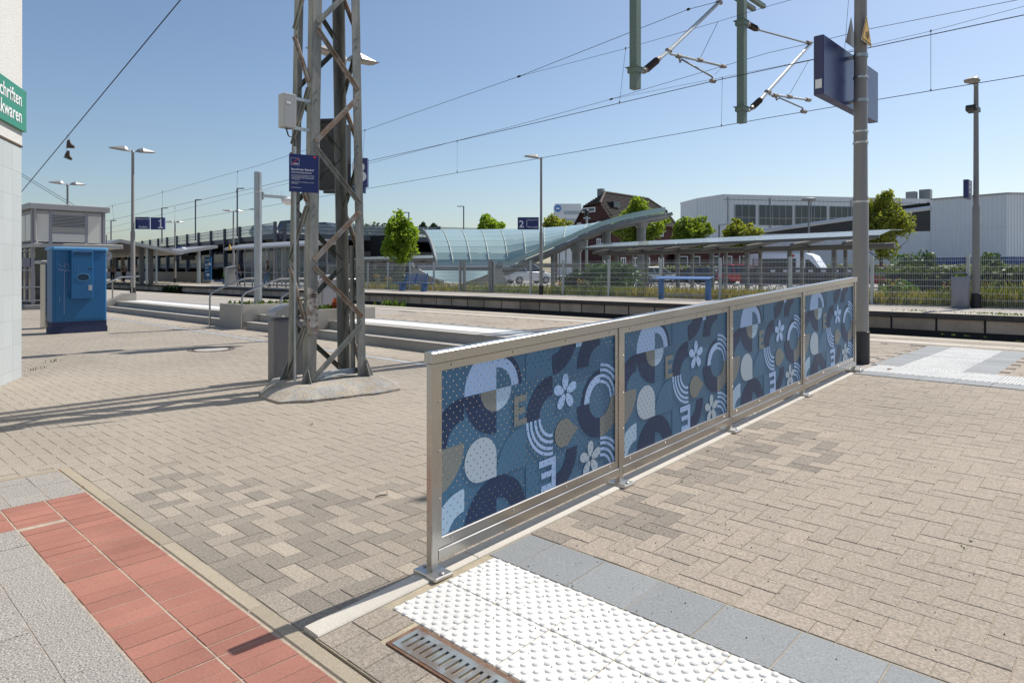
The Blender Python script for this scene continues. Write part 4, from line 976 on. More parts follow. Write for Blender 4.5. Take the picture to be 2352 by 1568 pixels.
# ================================================================ LAMP POSTS AND STATION SIGNS
m_head = M('lamp_head', (.33, .33, .325), .45, .2, .06, 3); m_lens = M('lamp_lens', (.34, .32, .29), .3)
def lamp(name, x, y, z0, H, lb, double=True, ax=(0, 1), r=.075, group='platform lamp posts', L=.82):
    t = thing(name, lb, 'lamp post', (x, y, z0), group)
    MB().lathe(x, y, [(r*1.25, z0), (r*1.25, z0+.42), (r*1.1, z0+.43)], 14).build('foot_sleeve', m_black, t, smooth=True)
    MB().lathe(x, y, [(r, z0+.42), (r*.95, z0+H*.45), (r*.72, z0+H*.46), (r*.6, z0+H-.35), (r*.55, z0+H-.02)], 14).build('shaft', m_pole, t, smooth=True)
    A = Vector((ax[0], ax[1], 0)).normalized(); B_ = Vector((-A.y, A.x, 0))
    for s in ((1, -1) if double else (1,)):
        c = Vector((x, y, z0+H)); rings = []
        for d, hw, zb, ztp in ((.10, .05, -.02, .03), (.22, .15, .01, .13), (.34, .21, .02, .17), (L, .17, .055, .075), (L+.03, .16, .055, .065)):
            rings.append([c + A*s*d + B_*hw + up*zb, c + A*s*d - B_*hw + up*zb, c + A*s*d - B_*hw*.55 + up*ztp, c + A*s*d + B_*hw*.55 + up*ztp])
        hd = fixn(MB().loft(rings).build('lamp_head', m_head, t))
        q = MB(); q.loft([[c + A*s*d + B_*hw + up*zb, c + A*s*d - B_*hw + up*zb, c + A*s*d - B_*hw + up*(zb-.02), c + A*s*d + B_*hw + up*(zb-.02)] for d, hw, zb in ((.26, .13, .012), (L-.05, .14, .05))]); fixn(q.build('lens', m_lens, hd))
    MB().lathe(x, y, [(.05, z0+H-.12), (.07, z0+H-.03), (.04, z0+H+.05)], 10).build('head_joint', m_head, t)
    return t
l0 = Wd(790, 640, 15.0); lamp('lamp_post', l0.x, l0.y, ZP, EYE + (CY-134)*15.0/FP - ZP, 'double-headed platform lamp post rising behind the lattice mast')
l1 = Wz(305, 684.5, ZP); lamp('lamp_post', l1.x, l1.y, ZP, EYE + (CY-348)*depth(l1.x, l1.y)/FP - ZP, 'double-headed lamp post carrying the blue track one signs', r=.088)
l2 = Wd(155, 640, 36); lamp('lamp_post', l2.x, l2.y, ZP, EYE + (CY-424)*36/FP - ZP, 'double-headed lamp post rising behind the lift building roof')
l3 = Wz(402, 649.5, ZP); d3 = depth(l3.x, l3.y); lamp('lamp_post', l3.x, l3.y, ZP, EYE + (CY-511)*d3/FP - ZP, 'double-headed lamp post on the far platform with blue exit signs', r=.10)
l4 = Wz(536, 655, ZP); d4 = depth(l4.x, l4.y); lamp('lamp_post', l4.x, l4.y, ZP, EYE + (CY-486)*d4/FP - ZP, 'double-headed lamp post beside the far platform shelter', r=.09)
r1 = Wy(1243, 640, 24.0); lamp('lamp_post', r1.x, 24.0, ZP, EYE + (CY-364)*depth(r1.x, 24.0)/FP - ZP, 'single-headed lamp post with track two sign in front of the glass roof', False, (-.4, -1), .085)
r2 = Wy(2242, 640, 24.2); H2 = EYE + (CY-194)*depth(r2.x, 24.2)/FP - ZP; lr = lamp('lamp_post', r2.x, 24.2, ZP, H2, 'single-headed lamp post at right beside the far platform waste bin', False, (-.1, -1), .105, L=.55)
zc = EYE + (CY-247)*depth(r2.x, 24.2)/FP
MB().bbox(r2.x-.25, r2.x+.05, 24.2-.14, 24.2+.42, zc-.08, zc+.06, .02).build('floodlight', m_black, lr); MB().box(r2.x-.2, r2.x+.05, 23.85, 24.1, zc-.07, zc+.03).build('floodlight', m_black, lr)

def board(name, lb, cat, c, ex, w_, h_, th, texts, group=None, m=None, bars=(), bf=False):
    """flat sign: c is the lower left corner of the front, ex its reading direction"""
    t = thing(name, lb, cat, c, group); ex = Vector(ex).normalized(); n = ex.cross(up); c = Vector(c)
    cs = [c, c + ex*w_, c + ex*w_ + up*h_, c + up*h_]
    fixn(MB().loft([[p - n*th for p in cs], cs]).build('panel', m or m_navy, t))
    for b, fx, fz, s, al, bo in texts: text('lettering', b, c + ex*w_*fx + up*h_*fz + n*.002, ex, up, s, m_txt, t, al, bo, .004)
    for x0, x1, z0, z1 in bars:
        q = MB(); a = c + n*.005; q.quad(a + ex*w_*x0 + up*h_*z0, a + ex*w_*x1 + up*h_*z0, a + ex*w_*x1 + up*h_*z1, a + ex*w_*x0 + up*h_*z1); q.build('white_bar', m_txt, t)
    return t
def at_d(u0, u1, v0, v1, d, ex=None):
    a, b = Wd(u0, v1, d), Wd(u1, v1, d); return a, (b - a), (b - a).length, (v1 - v0)*d/FP
dl1 = depth(l1.x, l1.y) + .1
a, ex, w_, h_ = at_d(310.5, 341, 498.5, 526, dl1); board('track_sign', 'blue direction sign reading Aachen beside lamp post, left of the figure one', 'sign', a, ex, w_, h_, .12, [('Richtung Towards', .10, .80, .075, 'LEFT', .001), ('Aachen', .93, .10, .12, 'RIGHT', .002)])
a, ex, w_, h_ = at_d(346, 376.5, 499.5, 527, dl1); board('track_sign', 'blue track number sign with a large white figure one', 'sign', a, ex, w_, h_, .12, [], bars=((.71, .81, .19, .88), (.56, .93, .10, .20), (.60, .712, .66, .76)))
dr1 = depth(r1.x, 24.0) - .1
a, ex, w_, h_ = at_d(1189, 1237.5, 499, 527, dr1); board('track_sign', 'blue sign with white figure two on the single-headed lamp post', 'sign', a, ex, w_, h_, .14, [('2', .06, .17, .46, 'LEFT', .008), ('Richtung Towards', .48, .74, .075, 'LEFT', .001), ('Mönchengladbach', .48, .14, .09, 'LEFT', .001)], bars=((.425, .445, .2, .8),))
a, ex, w_, h_ = at_d(365, 396, 571, 582.5, d3 - .2); board('track_sign', 'small far blue sign with figure two under the platform canopy', 'sign', a, ex, w_, h_, .12, [('2', .05, .15, .42, 'LEFT', .008), ('Richtung Towards', .47, .7, .08, 'LEFT', .001), ('Mönchengladbach', .47, .15, .08, 'LEFT', .001)], bars=((.38, .40, .2, .8),))
a, ex, w_, h_ = at_d(404, 428, 565.5, 575.5, d3 - .2); board('exit_sign', 'narrow blue exit sign with white symbols on the far lamp post', 'sign', a, ex, w_, h_, .12, [('Ausgang', .1, .62, .12, 'LEFT', .002), ('Bus  P+R', .4, .15, .12, 'LEFT', .002)], bars=((0, 1, .48, .5), (.55, .75, .65, .9), (.8, .95, .65, .9)))
# platform section sign B and the dark train display at the near lamp post
dB = 14.6
a, ex, w_, h_ = at_d(812, 843.5, 363, 429, dB); sB = board('section_sign', 'blue platform section sign with a white letter B behind the mast', 'sign', a, ex, w_, h_, .14, [('B', .97, .17, .62, 'RIGHT', .006)])
a2, ex2, w2_, h2_ = at_d(800, 838, 429.5, 443, dB); cs = [a2, a2 + ex2, a2 + ex2 + up*h2_, a2 + up*h2_]; nn = ex2.normalized().cross(up); fixn(MB().loft([[p - nn*.12 for p in cs], cs]).build('lower_panel', m_navy, sB))
td = thing('train_display', 'black train display box seen from behind through the mast lattice', 'display', Wd(770, 440, 14.4))
a, ex, w_, h_ = at_d(733, 774, 282, 437, 14.3); b = Wd(806, 437, 14.75); cs = [a, a + ex, b, b - ex.normalized()*.3 + Vector((-_s, _c, 0))*.5]
q = MB(); z0, z1 = a.z, a.z + h_; c1, c2, c3 = a, Wd(774, 437, 14.2), Wd(806, 437, 14.6); c4 = c1 + (c3 - c2) + Vector((0,0,0))
q.loft([[Vector((p.x, p.y, z)) for p in (c1, c2, c3, c4)] for z in (z0, z1)]); fixn(q.build('case', M('display_case', (.035, .035, .038), .45, .2, .15, 3), td))
MB().bar(c1 + up*(h_+.04), c2 + up*(h_+.04), .1, .06).bar(c1 + Vector((0,0,-.04)) + (c2-c1)*.3, c2 + Vector((0,0,-.04)), .1, .05).build('mounting_bracket', m_black, td)
a, ex, w_, h_ = at_d(2228.5, 2238, 413, 455, depth(r2.x, 24.2) - .15)
bs = thing('section_sign', 'small blue section sign with letter B on the right-hand lamp post', 'sign', a); MB().box(r2.x-.24, r2.x-.12, 23.72, 24.32, a.z, a.z+h_).build('panel', m_navy, bs)
text('lettering', 'B', (r2.x-.118, 23.80, a.z+.15), (0,1,0), up, .50, m_txt, bs, 'LEFT', .004, xs=1.2)

# ================================================================ FAR PLATFORM: fence, bench, leaning rail, bin, shelter
YF = 24.42; ZF0 = .335; ZF1 = 1.90
fx = lambda u: Wy(u, 640, YF).x
fn = thing('mesh_fence', 'galvanised wire mesh fence along the back of the far platform', 'fence', (fx(1293), YF, ZP))
posts = [fx(u) for u in (752, 800, 845, 891, 942, 996.5, 1056, 1134, 1219, 1293.5, 1398.5, 1517, 1654, 1815, 2003, 2224, 2475)]
for x in posts: MB().box(x-.045, x+.045, YF-.04, YF+.04, ZF0-.1, ZF1+.05).build('post', m_galv, fn)
def meshpanel(x0, x1, y, z0, z1, parent, dv=.05, dh=.2):
    q = MB(); n = max(2, int((x1-x0)/dv))
    for k in range(n+1):
        x = x0 + (x1-x0)*k/n; q.add([(x-.0036, y, z0), (x+.0036, y, z0), (x+.0036, y, z1), (x-.0036, y, z1), (x, y+.005, z0), (x, y+.005, z1)], [(0,1,2,3), (1,4,5,2), (4,0,3,5)])
    z = z0 + .03
    while z < z1: q.box(x0, x1, y-.006, y-.001, z-.007, z+.007).box(x0, x1, y+.006, y+.011, z-.007, z+.007); z += dh
    q.build('mesh_panel', m_fence, parent)
for i in range(len(posts)-1):
    if abs(posts[i] - fx(1056)) > .01: meshpanel(posts[i]+.03, posts[i+1]-.03, YF, ZF0, ZF1, fn)
gt = thing('fence_gate', 'mesh gate with thick grey posts in the platform fence', 'gate', (fx(1095), YF, ZP))
for u in (1059.5, 1067, 1126, 1132): MB().box(fx(u)-.04, fx(u)+.04, YF-.10, YF-.01 if u in (1059.5, 1132) else YF+.06, ZF0, ZF1+.12).build('gate_post', m_galv_d, gt)
meshpanel(fx(1069), fx(1124), YF-.05, ZF0+.1, ZF1, gt, .045); MB().box(fx(1068), fx(1125), YF-.07, YF-.03, ZF0+.06, ZF0+.11).build('gate_rail', m_galv_d, gt)

bx0, bx1 = Wy(906, 640, 23.6).x, Wy(990, 640, 23.6).x
bn = thing('platform_bench', 'blue metal bench with slatted back on the far platform', 'bench', ((bx0+bx1)/2, 23.6, ZP))
for k in range(6): MB().bbox(bx0, bx1, 23.32+.085*k, 23.39+.085*k, ZP+.43, ZP+.465, .008).build('seat_slat', m_bench, bn)
MB().box(bx0+.1, bx1-.1, 23.4, 23.75, ZP+.39, ZP+.43).build('seat_beam', m_bench, bn)
bb0, bb1 = Wy(930, 640, 23.85).x, Wy(978, 640, 23.85).x
for k in range(7): MB().box(bb0+.03, bb1-.03, 23.86+.016*k, 23.885+.016*k, ZP+.52+.062*k, ZP+.555+.062*k).build('back_slat', m_bench, bn)
for x in (bb0, (bb0+bb1)/2, bb1): MB().bar((x, 23.82, ZP+.43), (x, 23.99, ZP+.98), .05, .05, (0,1,0)).build('back_post', m_bench, bn)
for u in (924.5, 974): x = Wy(u, 640, 23.6).x; MB().box(x-.11, x+.11, 23.45, 23.75, ZP, ZP+.40).build('leg', m_bench, bn)
lnx0, lnx1 = Wy(1519, 640, 23.6).x, Wy(1627, 640, 23.6).x
ln = thing('leaning_rail', 'blue standing rest with sloping top board and steel foot bar', 'leaning rail', ((lnx0+lnx1)/2, 23.6, ZP))
for x in (lnx0, lnx1): MB().bbox(x-.09, x+.09, 23.52, 23.68, ZP, ZP+.76, .01).build('leg', m_bench, ln)
q = MB(); q.prism([(23.38, ZP+.77), (23.82, ZP+.86), (23.82, ZP+.885), (23.38, ZP+.80)], lnx0-.25, lnx1+.14, 'x'); fixn(q.build('top_board', m_bench, ln))
MB().tube([(lnx0-.12, 23.48, ZP+.17), (lnx1, 23.48, ZP+.17)], .025, 8).build('foot_bar', m_steel, ln, smooth=True)
wx0, wx1 = Wy(2184, 640, 24.0).x, Wy(2228, 640, 24.0).x; wc = (wx0+wx1)/2; wr = (wx1-wx0)/2
wb = thing('waste_bin', 'grey rounded waste bin with leaves on top at the far platform fence', 'waste bin', (wc, 24.0, ZP))
q = MB(); n = 20; el = lambda s, z, dy=.8: [(wc + wr*s*math.cos(2*math.pi*k/n), 24.0 + wr*s*dy*math.sin(2*math.pi*k/n), z) for k in range(n)]
q.loft([el(.96, ZP), el(1, ZP+.02), el(1, ZP+.90), el(.94, ZP+.93)]); q.build('body', m_alu, wb, smooth=True)
q = MB(); q.tube([(wc-wr*.95, 24, ZP+.9), (wc-wr*.7, 24, ZP+1.02), (wc, 24, ZP+1.07), (wc+wr*.7, 24, ZP+1.02), (wc+wr*.95, 24, ZP+.9)], .025, 6); q.build('hoop', m_alu, wb)
q = MB()
for _ in range(8): tuft(q, wc+rv.uniform(-.15,.15), 24+rv.uniform(-.1,.1), ZP+.92, 5, .08, .05, rv, .012, True)
q.build('leaf_litter', leaf_w, wb, kind='stuff')
# shelter with glass walls
sx0, sx1 = Wy(545, 640, 22.3).x, Wy(722, 640, 22.3).x
st = thing('platform_shelter', 'glass waiting shelter with a light curved roof on the far platform', 'shelter', ((sx0+sx1)/2, 22.9, ZP))
zr0 = EYE + (CY-573)*depth(sx0, 22.3)/FP
q = MB(); prof = [(21.7, zr0+.05), (21.9, zr0+.16), (23.0, zr0+.42), (24.1, zr0+.28), (24.1, zr0+.12), (23.0, zr0+.2), (21.9, zr0-.06), (21.7, zr0-.02)]
q.prism(prof, sx0-.9, sx1+.6, 'x'); fixn(q.build('roof', m_alu_l, st))
n = 9
for k in range(n+1):
    x = sx0 + (sx1-sx0)*k/n; MB().box(x-.04, x+.04, 22.26, 22.34, ZP, zr0+.05).build('post', m_alu, st); MB().box(x-.04, x+.04, 23.86, 23.94, ZP, zr0+.2).build('post', m_alu, st)
    if k < n and k not in (0, 4): MB().box(x+.05, x+(sx1-sx0)/n-.05, 22.295, 22.305, ZP+.15, zr0-.05).build('glass_pane', m_glass, st)
    if k < n: MB().box(x+.05, x+(sx1-sx0)/n-.05, 23.895, 23.905, ZP+.15, zr0+.1).build('glass_pane', m_glass, st)
for yy in (22.3, 23.9):
    for z in (ZP+.12, ZP+1.0): MB().box(sx0, sx1, yy-.03, yy+.03, z-.03, z+.03).build('transom', m_alu, st)
cz = Wd(537, 568, depth(sx0, 21.7)); tw = thing('triangle_notice', 'small yellow triangular notice on the shelter roof corner', 'warning sign', cz); MB().prism([(cz.x-.22, cz.z-.2), (cz.x+.22, cz.z-.2), (cz.x, cz.z+.2)], 21.62, 21.66, 'y').build('plate', m_yel, tw)
# banner, gallows display, ticket box on the far platform
a, ex, w_, h_ = at_d(469.5, 485, 590, 642, 62); bnr = board('info_banner', 'tall blue information banner with white print on the far platform', 'banner', a, ex, w_, h_, .1, [('Mobilität', .1, .86, .13, 'LEFT', .002), ('am Bahnhof', .1, .80, .10, 'LEFT', .001)], m=M('banner_blue', (.01, .11, .28), .5), bars=((.6, .95, .62, .74), (.12, .5, .60, .62), (.12, .5, .64, .66), (.12, .5, .68, .70), (.15, .6, .50, .53), (.15, .3, .36, .38), (.4, .6, .36, .38), (.15, .3, .32, .34), (.3, .75, .16, .26), (.45, .55, .04, .08)))
MB().bar(a - ex*.15 + up*-.12, a + ex*1.2 + up*-.12, .5, .18).build('base', m_alu, bnr)
gp = Wz(456.5, 651, ZP); dg = depth(gp.x, gp.y); gl = thing('gallows_post', 'galvanised gallows post with a small display on the far platform', 'post', gp)
zg = EYE + (CY-576)*dg/FP; MB().lathe(gp.x, gp.y, [(.16, ZP), (.16, zg)], 14).build('post', m_galv, gl, smooth=True)
dv = Vector((-_c, -_s, 0)); MB().bar(Vector((gp.x, gp.y, zg-.05)), Vector((gp.x, gp.y, zg-.05)) + dv*1.45, .18, .16).build('arm', m_galv, gl)
c0 = Vector((gp.x, gp.y, zg-.6)) + dv*.9; MB().bar(c0 - dv*.55, c0 + dv*.6, .25, .45).build('display', m_black, gl); MB().lathe(gp.x+dv.x*1.35, gp.y+dv.y*1.35, [(.22, zg+.05), (.26, zg+.2), (.1, zg+.3)], 12).build('camera_dome', m_white, gl)

# ================================================================ PLATFORM CANOPY AND CAR PARK (background left)
xc = -60.; pc = [Wx(u, v, xc) for u, v in ((236, 562), (276, 549), (418, 578), (424, 575), (500, 563))]
cn = thing('platform_canopy', 'folded grey canopy roof over the far platform with people below', 'canopy', (xc, 22, ZP))
m_gcol = M('dark_column', (.12, .115, .11), .5)
q = MB(); top = [(p.y, p.z) for p in pc]; q.prism(top + [(y, z-.26) for y, z in reversed(top)], xc-32, xc, 'x'); fixn(q.build('roof', m_alu_l, cn))
for u in (326, 348):
    for k in range(2):
        y = Wx(u, 640, xc-1).y; MB().box(xc-1.3-14*k, xc-1.0-14*k, y-.15, y+.15, ZP, 3.5).build('column', m_gcol, cn); MB().tube([(xc-.6-14*k, y+.24, 3.3), (xc-.6-14*k, y+.24, ZP)], .09, 8).build('downpipe', m_galv, cn)
for u in (263, 283):
    y = Wx(u, 640, xc-21).y; MB().box(xc-21.3, xc-21, y-.15, y+.15, ZP, 3.9).build('column', m_gcol, cn)
ck = Wx(244.5, 588, -52); clk = thing('station_clock', 'round station clock hanging under the canopy beside the lift building', 'clock', ck)
M4 = Matrix.Translation(ck) @ Matrix.Rotation(R(90), 4, 'Y'); n = 24
for r, h, m, nm in ((.36, .1, m_galv_d, 'case'), (.31, .105, m_alu_l, 'dial')):
    q = MB(); q.loft([[M4 @ Vector((r*math.cos(2*math.pi*k/n), r*math.sin(2*math.pi*k/n), z)) for k in range(n)] for z in (-.05, h-.05)]); q.build(nm, m, clk)
MB().bar(ck + Vector((.06, 0, 0)), ck + Vector((.06, .22, .14)), .03, .01, (1,0,0)).bar(ck + Vector((.06, 0, 0)), ck + Vector((.06, -.22, .05)), .03, .01, (1,0,0)).build('hands', m_black, clk); MB().box(ck.x-.04, ck.x+.04, ck.y-.03, ck.y+.03, ck.z+.45, 3.9).build('hanger', m_alu, clk)

m_gsteel = M('garage_steel', (.085, .095, .115), .5, .3, .1, 1); m_gslab_shaded = M('garage_slab_shaded', (.15, .145, .14), .8, 0, .1, .5); m_gshade = M('garage_shade', (.012, .012, .013), .9); m_mesh = glassy('railing_mesh', (.35, .42, .47), .35)  # slab and interior colours darkened to stand for the shade between decks
m_lowwall = M('grey_panel_wall', (.20, .20, .20), .7, 0, .06, .6)
GA, GB, GC = Vector((-63.6, 33.3, 0)), Vector((-150, 42.6, 0)), Vector((-55, 56, 0))
gar = thing('parking_garage', 'open multi-storey parking garage with cars behind the far platform', 'parking garage', GA)
ga = (GB - GA).normalized(); gn = Vector((ga.y, -ga.x, 0)); gn = gn if gn.y < 0 else -gn     # outward, towards the tracks
gb = (GC - GA).normalized(); gm = Vector((gb.y, -gb.x, 0)); gm = gm if gm.x > 0 else -gm
ZL = (2.4, 5.15)
def wallbox(q, o, d, n_, t0, t1, z0, z1, o0, o1):
    q.loft([[o + d*t + n_*k + up*z for t, z in ((t0, z0), (t1, z0), (t1, z1), (t0, z1))] for k in (o0, o1)]); return q
La, Lb = (GB-GA).length, (GC-GA).length
for z in ZL:
    poly = [GA, GB, GB - gn*26, GA - gn*20 + gb*20, GC]
    q = MB(); q.loft([[(p.x, p.y, zz) for p in poly] for zz in (z-.45, z)]); fixn(q.build('deck', m_gslab_shaded, gar))
    fixn(wallbox(MB(), GA, ga, gn, 0, La, z-.5, z+.02, .02, .22).build('edge_beam', m_gsteel, gar)); fixn(wallbox(MB(), GA, gb, gm, 0, Lb, z-.5, z+.02, .02, .22).build('edge_beam', m_gsteel, gar))
for k in range(17):
    t = k*5.1; p = GA + ga*t; fixn(wallbox(MB(), GA, ga, gn, t-.15, t+.15, .3, 6.35 if k % 1 == 0 else 5.2, .24, .5).build('column', m_gsteel, gar))
for k in range(5): t = k*5.4 + .5; fixn(wallbox(MB(), GA, gb, gm, t-.15, t+.15, .3, 6.35, .24, .5).build('column', m_gsteel, gar))
for z0, z1 in ((5.2, 6.25),):
    for k in range(16): fixn(wallbox(MB(), GA, ga, gn, k*5.1+.2, k*5.1+4.9, z0, z1, .26, .28).build('railing_mesh', m_mesh, gar))
    for k in range(5): fixn(wallbox(MB(), GA, gb, gm, k*5.4+.7, k*5.4+5.7, z0, z1, .26, .28).build('railing_mesh', m_mesh, gar))
for z in (6.25, 5.9, 5.55): fixn(wallbox(MB(), GA, ga, gn, 0, La, z-.02, z+.02, .29, .33).build('rail', m_gsteel, gar)); fixn(wallbox(MB(), GA, gb, gm, 0, Lb, z-.02, z+.02, .29, .33).build('rail', m_gsteel, gar))
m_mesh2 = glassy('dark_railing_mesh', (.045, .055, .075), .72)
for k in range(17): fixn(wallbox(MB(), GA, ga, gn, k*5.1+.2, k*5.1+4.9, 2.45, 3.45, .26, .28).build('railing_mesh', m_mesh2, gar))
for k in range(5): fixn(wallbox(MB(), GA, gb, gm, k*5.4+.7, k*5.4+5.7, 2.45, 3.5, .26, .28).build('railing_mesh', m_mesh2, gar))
fixn(wallbox(MB(), GA, ga, gn, -6, La, .3, 5.1, -9, -8.8).build('shade_wall_back', m_gshade, gar)); fixn(wallbox(MB(), GA, ga, gn, La-.3, La, .3, 5.1, -9, 0).build('shade_wall_end', m_gshade, gar)); fixn(wallbox(MB(), GA, gb, gm, 2, Lb, .3, 5.0, -7, -6.8).build('shade_wall_back', m_gshade, gar))  # added near-black walls that close the decks off from light
for z in (4.6, 1.85):
    for k in range(14):
        t = 2.4 + k*6.1; fixn(wallbox(MB(), GA, ga, gn, t, t+2.6, z-.15, z+.1, -1.5, -.6).build('ceiling_beam', m_gslab_shaded, gar))
lw = thing('panel_wall', 'low grey panel wall below the parking garage behind the platform', 'wall', (-75, 28, ZP))
for k in range(30): x = -64 - k*2.5; MB().box(x-2.48, x, 26.6 + k*.28, 26.75 + k*.28, ZP, 1.38).build('wall_panel', m_lowwall, lw)
# stairs/railing tower on the garage right of the banner
for k, (u, vt, vb) in enumerate(((255, 507, 545), (372, 478, 560), (449, 459, 545), (545, 433, 530), (587, 481, 530), (939, 488, 535), (685, 484, 525), (1065, 474, 545), (834, 502, 530))):
    dd = (100, 92, 84, 74, 95, 88, 100, 95, 92)[k]; a, b = Wd(u, vb, dd), Wd(u, vt, dd)
    t = thing('garage_light', ['leftmost thin light mast above the canopy roof', 'thin light mast behind the track one sign', 'thin light mast on the garage deck beyond the canopy signs', 'thin light mast left of the galvanised camera post top', 'short thin light mast right of the camera post', 'thin light mast behind the bright green tree', 'thin light mast between the legs of the lattice mast', 'thin light mast above the glass roof', 'small light mast just right of the lattice mast'][k], 'light mast', b, 'garage light masts')
    MB().tube([(a.x, a.y, 5.2), b], .085, 6).build('mast', m_gsteel, t); MB().bar(b, b + Vector((_c, _s, 0))*(.75 if k < 4 else -.9), .12, .10).build('luminaire', m_gsteel, t)

# ================================================================ CARS
def car_mesh(L, W, H, kind, mp, mg, root):
    """parts for a car pointing to local +x with its centre at the origin on the ground"""
    hb = .30
    if kind == 'van': st = [(-.5, .93, .42, H*.93), (-.49, .97, .35, H*.985), (-.30, 1, .33, H), (.16, 1, .33, H*.985), (.24, .99, .33, H*.90), (.335, .97, .33, H*.50), (.43, .95, .33, H*.44), (.49, .86, .35, H*.36), (.5, .7, .42, H*.30)]
    else: st = [(-.5, .78, .42, H*.50), (-.485, .90, .34, H*.60), (-.40, .97, .30, H*.62), (-.1, 1, .28, H*.60), (.18, 1, .28, H*.60), (.30, .98, .28, H*.575), (.43, .93, .30, H*.50), (.485, .84, .34, H*.42), (.5, .7, .42, H*.36)]
    rings = []
    for s, wv, z0, z1 in st:
        w2 = W/2*wv; zm = z0 + (z1-z0)*.45; x = s*L; ww = .90 if kind == 'van' else .90
        rings.append([(x, -w2*.94, z0), (x, -w2, zm), (x, -w2*.97, z1-.06 if kind != 'van' else z1-.18), (x, -w2*ww, z1), (x, w2*ww, z1), (x, w2*.97, z1-.06 if kind != 'van' else z1-.18), (x, w2, zm), (x, w2*.94, z0)])
    body = fixn(MB().loft(rings).build('body', mp, root, smooth=True, local=True))
    if kind != 'van':
        hs = {'hatch': (-.47, -.37, .02, .20), 'suv': (-.48, -.44, .05, .21), 'sedan': (-.36, -.22, .02, .20)}[kind]
        def cab(k, z0, z1, w0, w1, e0): 
            a, b, c, d = hs
            return [[(a*L-e0, s*w0, z0) for s in (-1, 1)] , None]
        a, b, c, d = [t*L for t in hs]; zb, zt = H*.575, H*.965; w0, w1 = W/2*.95, W/2*.74
        q = MB(); q.add([(a,-w0,zb),(d+.10*L,-w0,zb),(d+.10*L,w0,zb),(a,w0,zb),(b,-w1,zt),(c,-w1,zt),(c,w1,zt),(b,w1,zt)], [(0,1,5,4),(1,2,6,5),(2,3,7,6),(3,0,4,7),(4,5,6,7)]); fixn(q.build('window_glass', mg, root, local=True))
        q = MB(); e = .012
        q.add([(b-.02,-w1-e,zt-.01),(c+.05,-w1-e,zt-.01),(c+.05,w1+e,zt-.01),(b-.02,w1+e,zt-.01),(b+.06,-w1*.86,zt+.05),(c-.10,-w1*.86,zt+.05),(c-.10,w1*.86,zt+.05),(b+.06,w1*.86,zt+.05)], [(0,1,5,4),(1,2,6,5),(2,3,7,6),(3,0,4,7),(4,5,6,7),(3,2,1,0)]); q.build('roof', mp, root, local=True, smooth=False)
        q = MB()
        for s in (-1, 1):
            for (xb, xt) in ((a, b), (d+.10*L, c), ((a+d)/2, (b+c)/2)): q.bar((xb, s*(w0+.004), zb), (xt, s*(w1+.012), zt), .07, .05, (0, s, 0))
        q.build('pillars', mp, root, local=True)
    else:
        q = MB()
        for s in (-1, 1): q.add([(-.46*L, s*W*.5015, H*.50), (.06*L, s*W*.5015, H*.50), (.06*L, s*W*.492, H*.82), (-.46*L, s*W*.492, H*.82)], [(0,1,2,3)]).add([(.125*L, s*W*.5005, H*.50), (.30*L, s*W*.4985, H*.50), (.285*L, s*W*.496, H*.56), (.205*L, s*W*.490, H*.78), (.13*L, s*W*.490, H*.78)], [(0,1,2,3,4)])
        q.build('side_window', mg, root, local=True)
        q = MB(); q.add([(.345*L, -W*.44, H*.515), (.345*L, W*.44, H*.515), (.243*L, W*.40, H*.89), (.243*L, -W*.40, H*.89)], [(0,1,2,3)]); q.build('windscreen', M('windscreen', (.38, .44, .46), .1, spec=.7), root, local=True)
    for s in (-1, 1):
        MB().bbox(L*.475, L*.497, s*W*.36-.14, s*W*.36+.14, H*.36 if kind != 'van' else .85, (H*.36 if kind != 'van' else .85)+.13, .01).build('headlight', m_white, root, local=True)
        MB().bbox(-L*.499, -L*.47, s*W*.41-.09, s*W*.41+.09, H*.48, H*.60, .01).build('tail_light', m_redp, root, local=True)
        for xx in (-.31, .32):
            n = 14; cyl = lambda q, r, y0, y1: q.loft([[(xx*L + r*math.cos(2*math.pi*k/n), y, .33 + r*math.sin(2*math.pi*k/n)) for k in range(n)] for y in (y0, y1)])
            q = MB(); cyl(q, .33, s*(W/2-.22), s*(W/2+.005)); ty = fixn(q.build('wheel', m_black, root, local=True)); q = MB(); cyl(q, .20, s*(W/2+.0), s*(W/2+.012)); fixn(q.build('rim', m_alu_l, ty, local=True))
def car(lb, loc, rz, L, W, H, kind, col, rough=.25, cat='car', group='parked cars'):
    t = thing('parked_van' if kind == 'van' else 'parked_car', lb, cat, loc, group, rz)
    car_mesh(L, W, H, kind, M('car_paint', col, rough, .2, .03, 1, spec=.7), m_dglass, t); return t
GZ = .335
def gp_(u, d): p = Wd(u, 623, d); return (p.x, p.y, GZ)
vn = car('white van with red cross lettering parked behind the bike racks', gp_(1826, 57), R(2), 7.0, 2.0, 2.62, 'van', (.88, .88, .88), .3, 'van', None)
if 'group' in vn: del vn['group']
text('lettering', 'Deutsches Rotes Kreuz', (0,0,0), (1,0,0), up, .42, m_dark, vn, 'LEFT', .003)
t_ = vn.children[-1]; bpy.context.view_layer.update()
for v_ in t_.data.vertices: v_.co = Vector((v_.co.x + vn.location.x - 2.75, -.992, v_.co.z + vn.location.z + 2.30))
text('lettering', 'Rollstuhlfahrten', (0,0,0), (1,0,0), up, .36, m_txt, vn, 'LEFT', .01); t_ = vn.children[-1]
for v_ in t_.data.vertices: v_.co = Vector((v_.co.x + vn.location.x - 2.7, -1.012, v_.co.z + vn.location.z + 1.42))
q = MB(); q.box(.10, .30, -1.0, -.953, 2.32, 2.42).box(.15, .25, -1.0, -.953, 2.27, 2.47); q.build('red_cross', m_redp, vn, local=True)
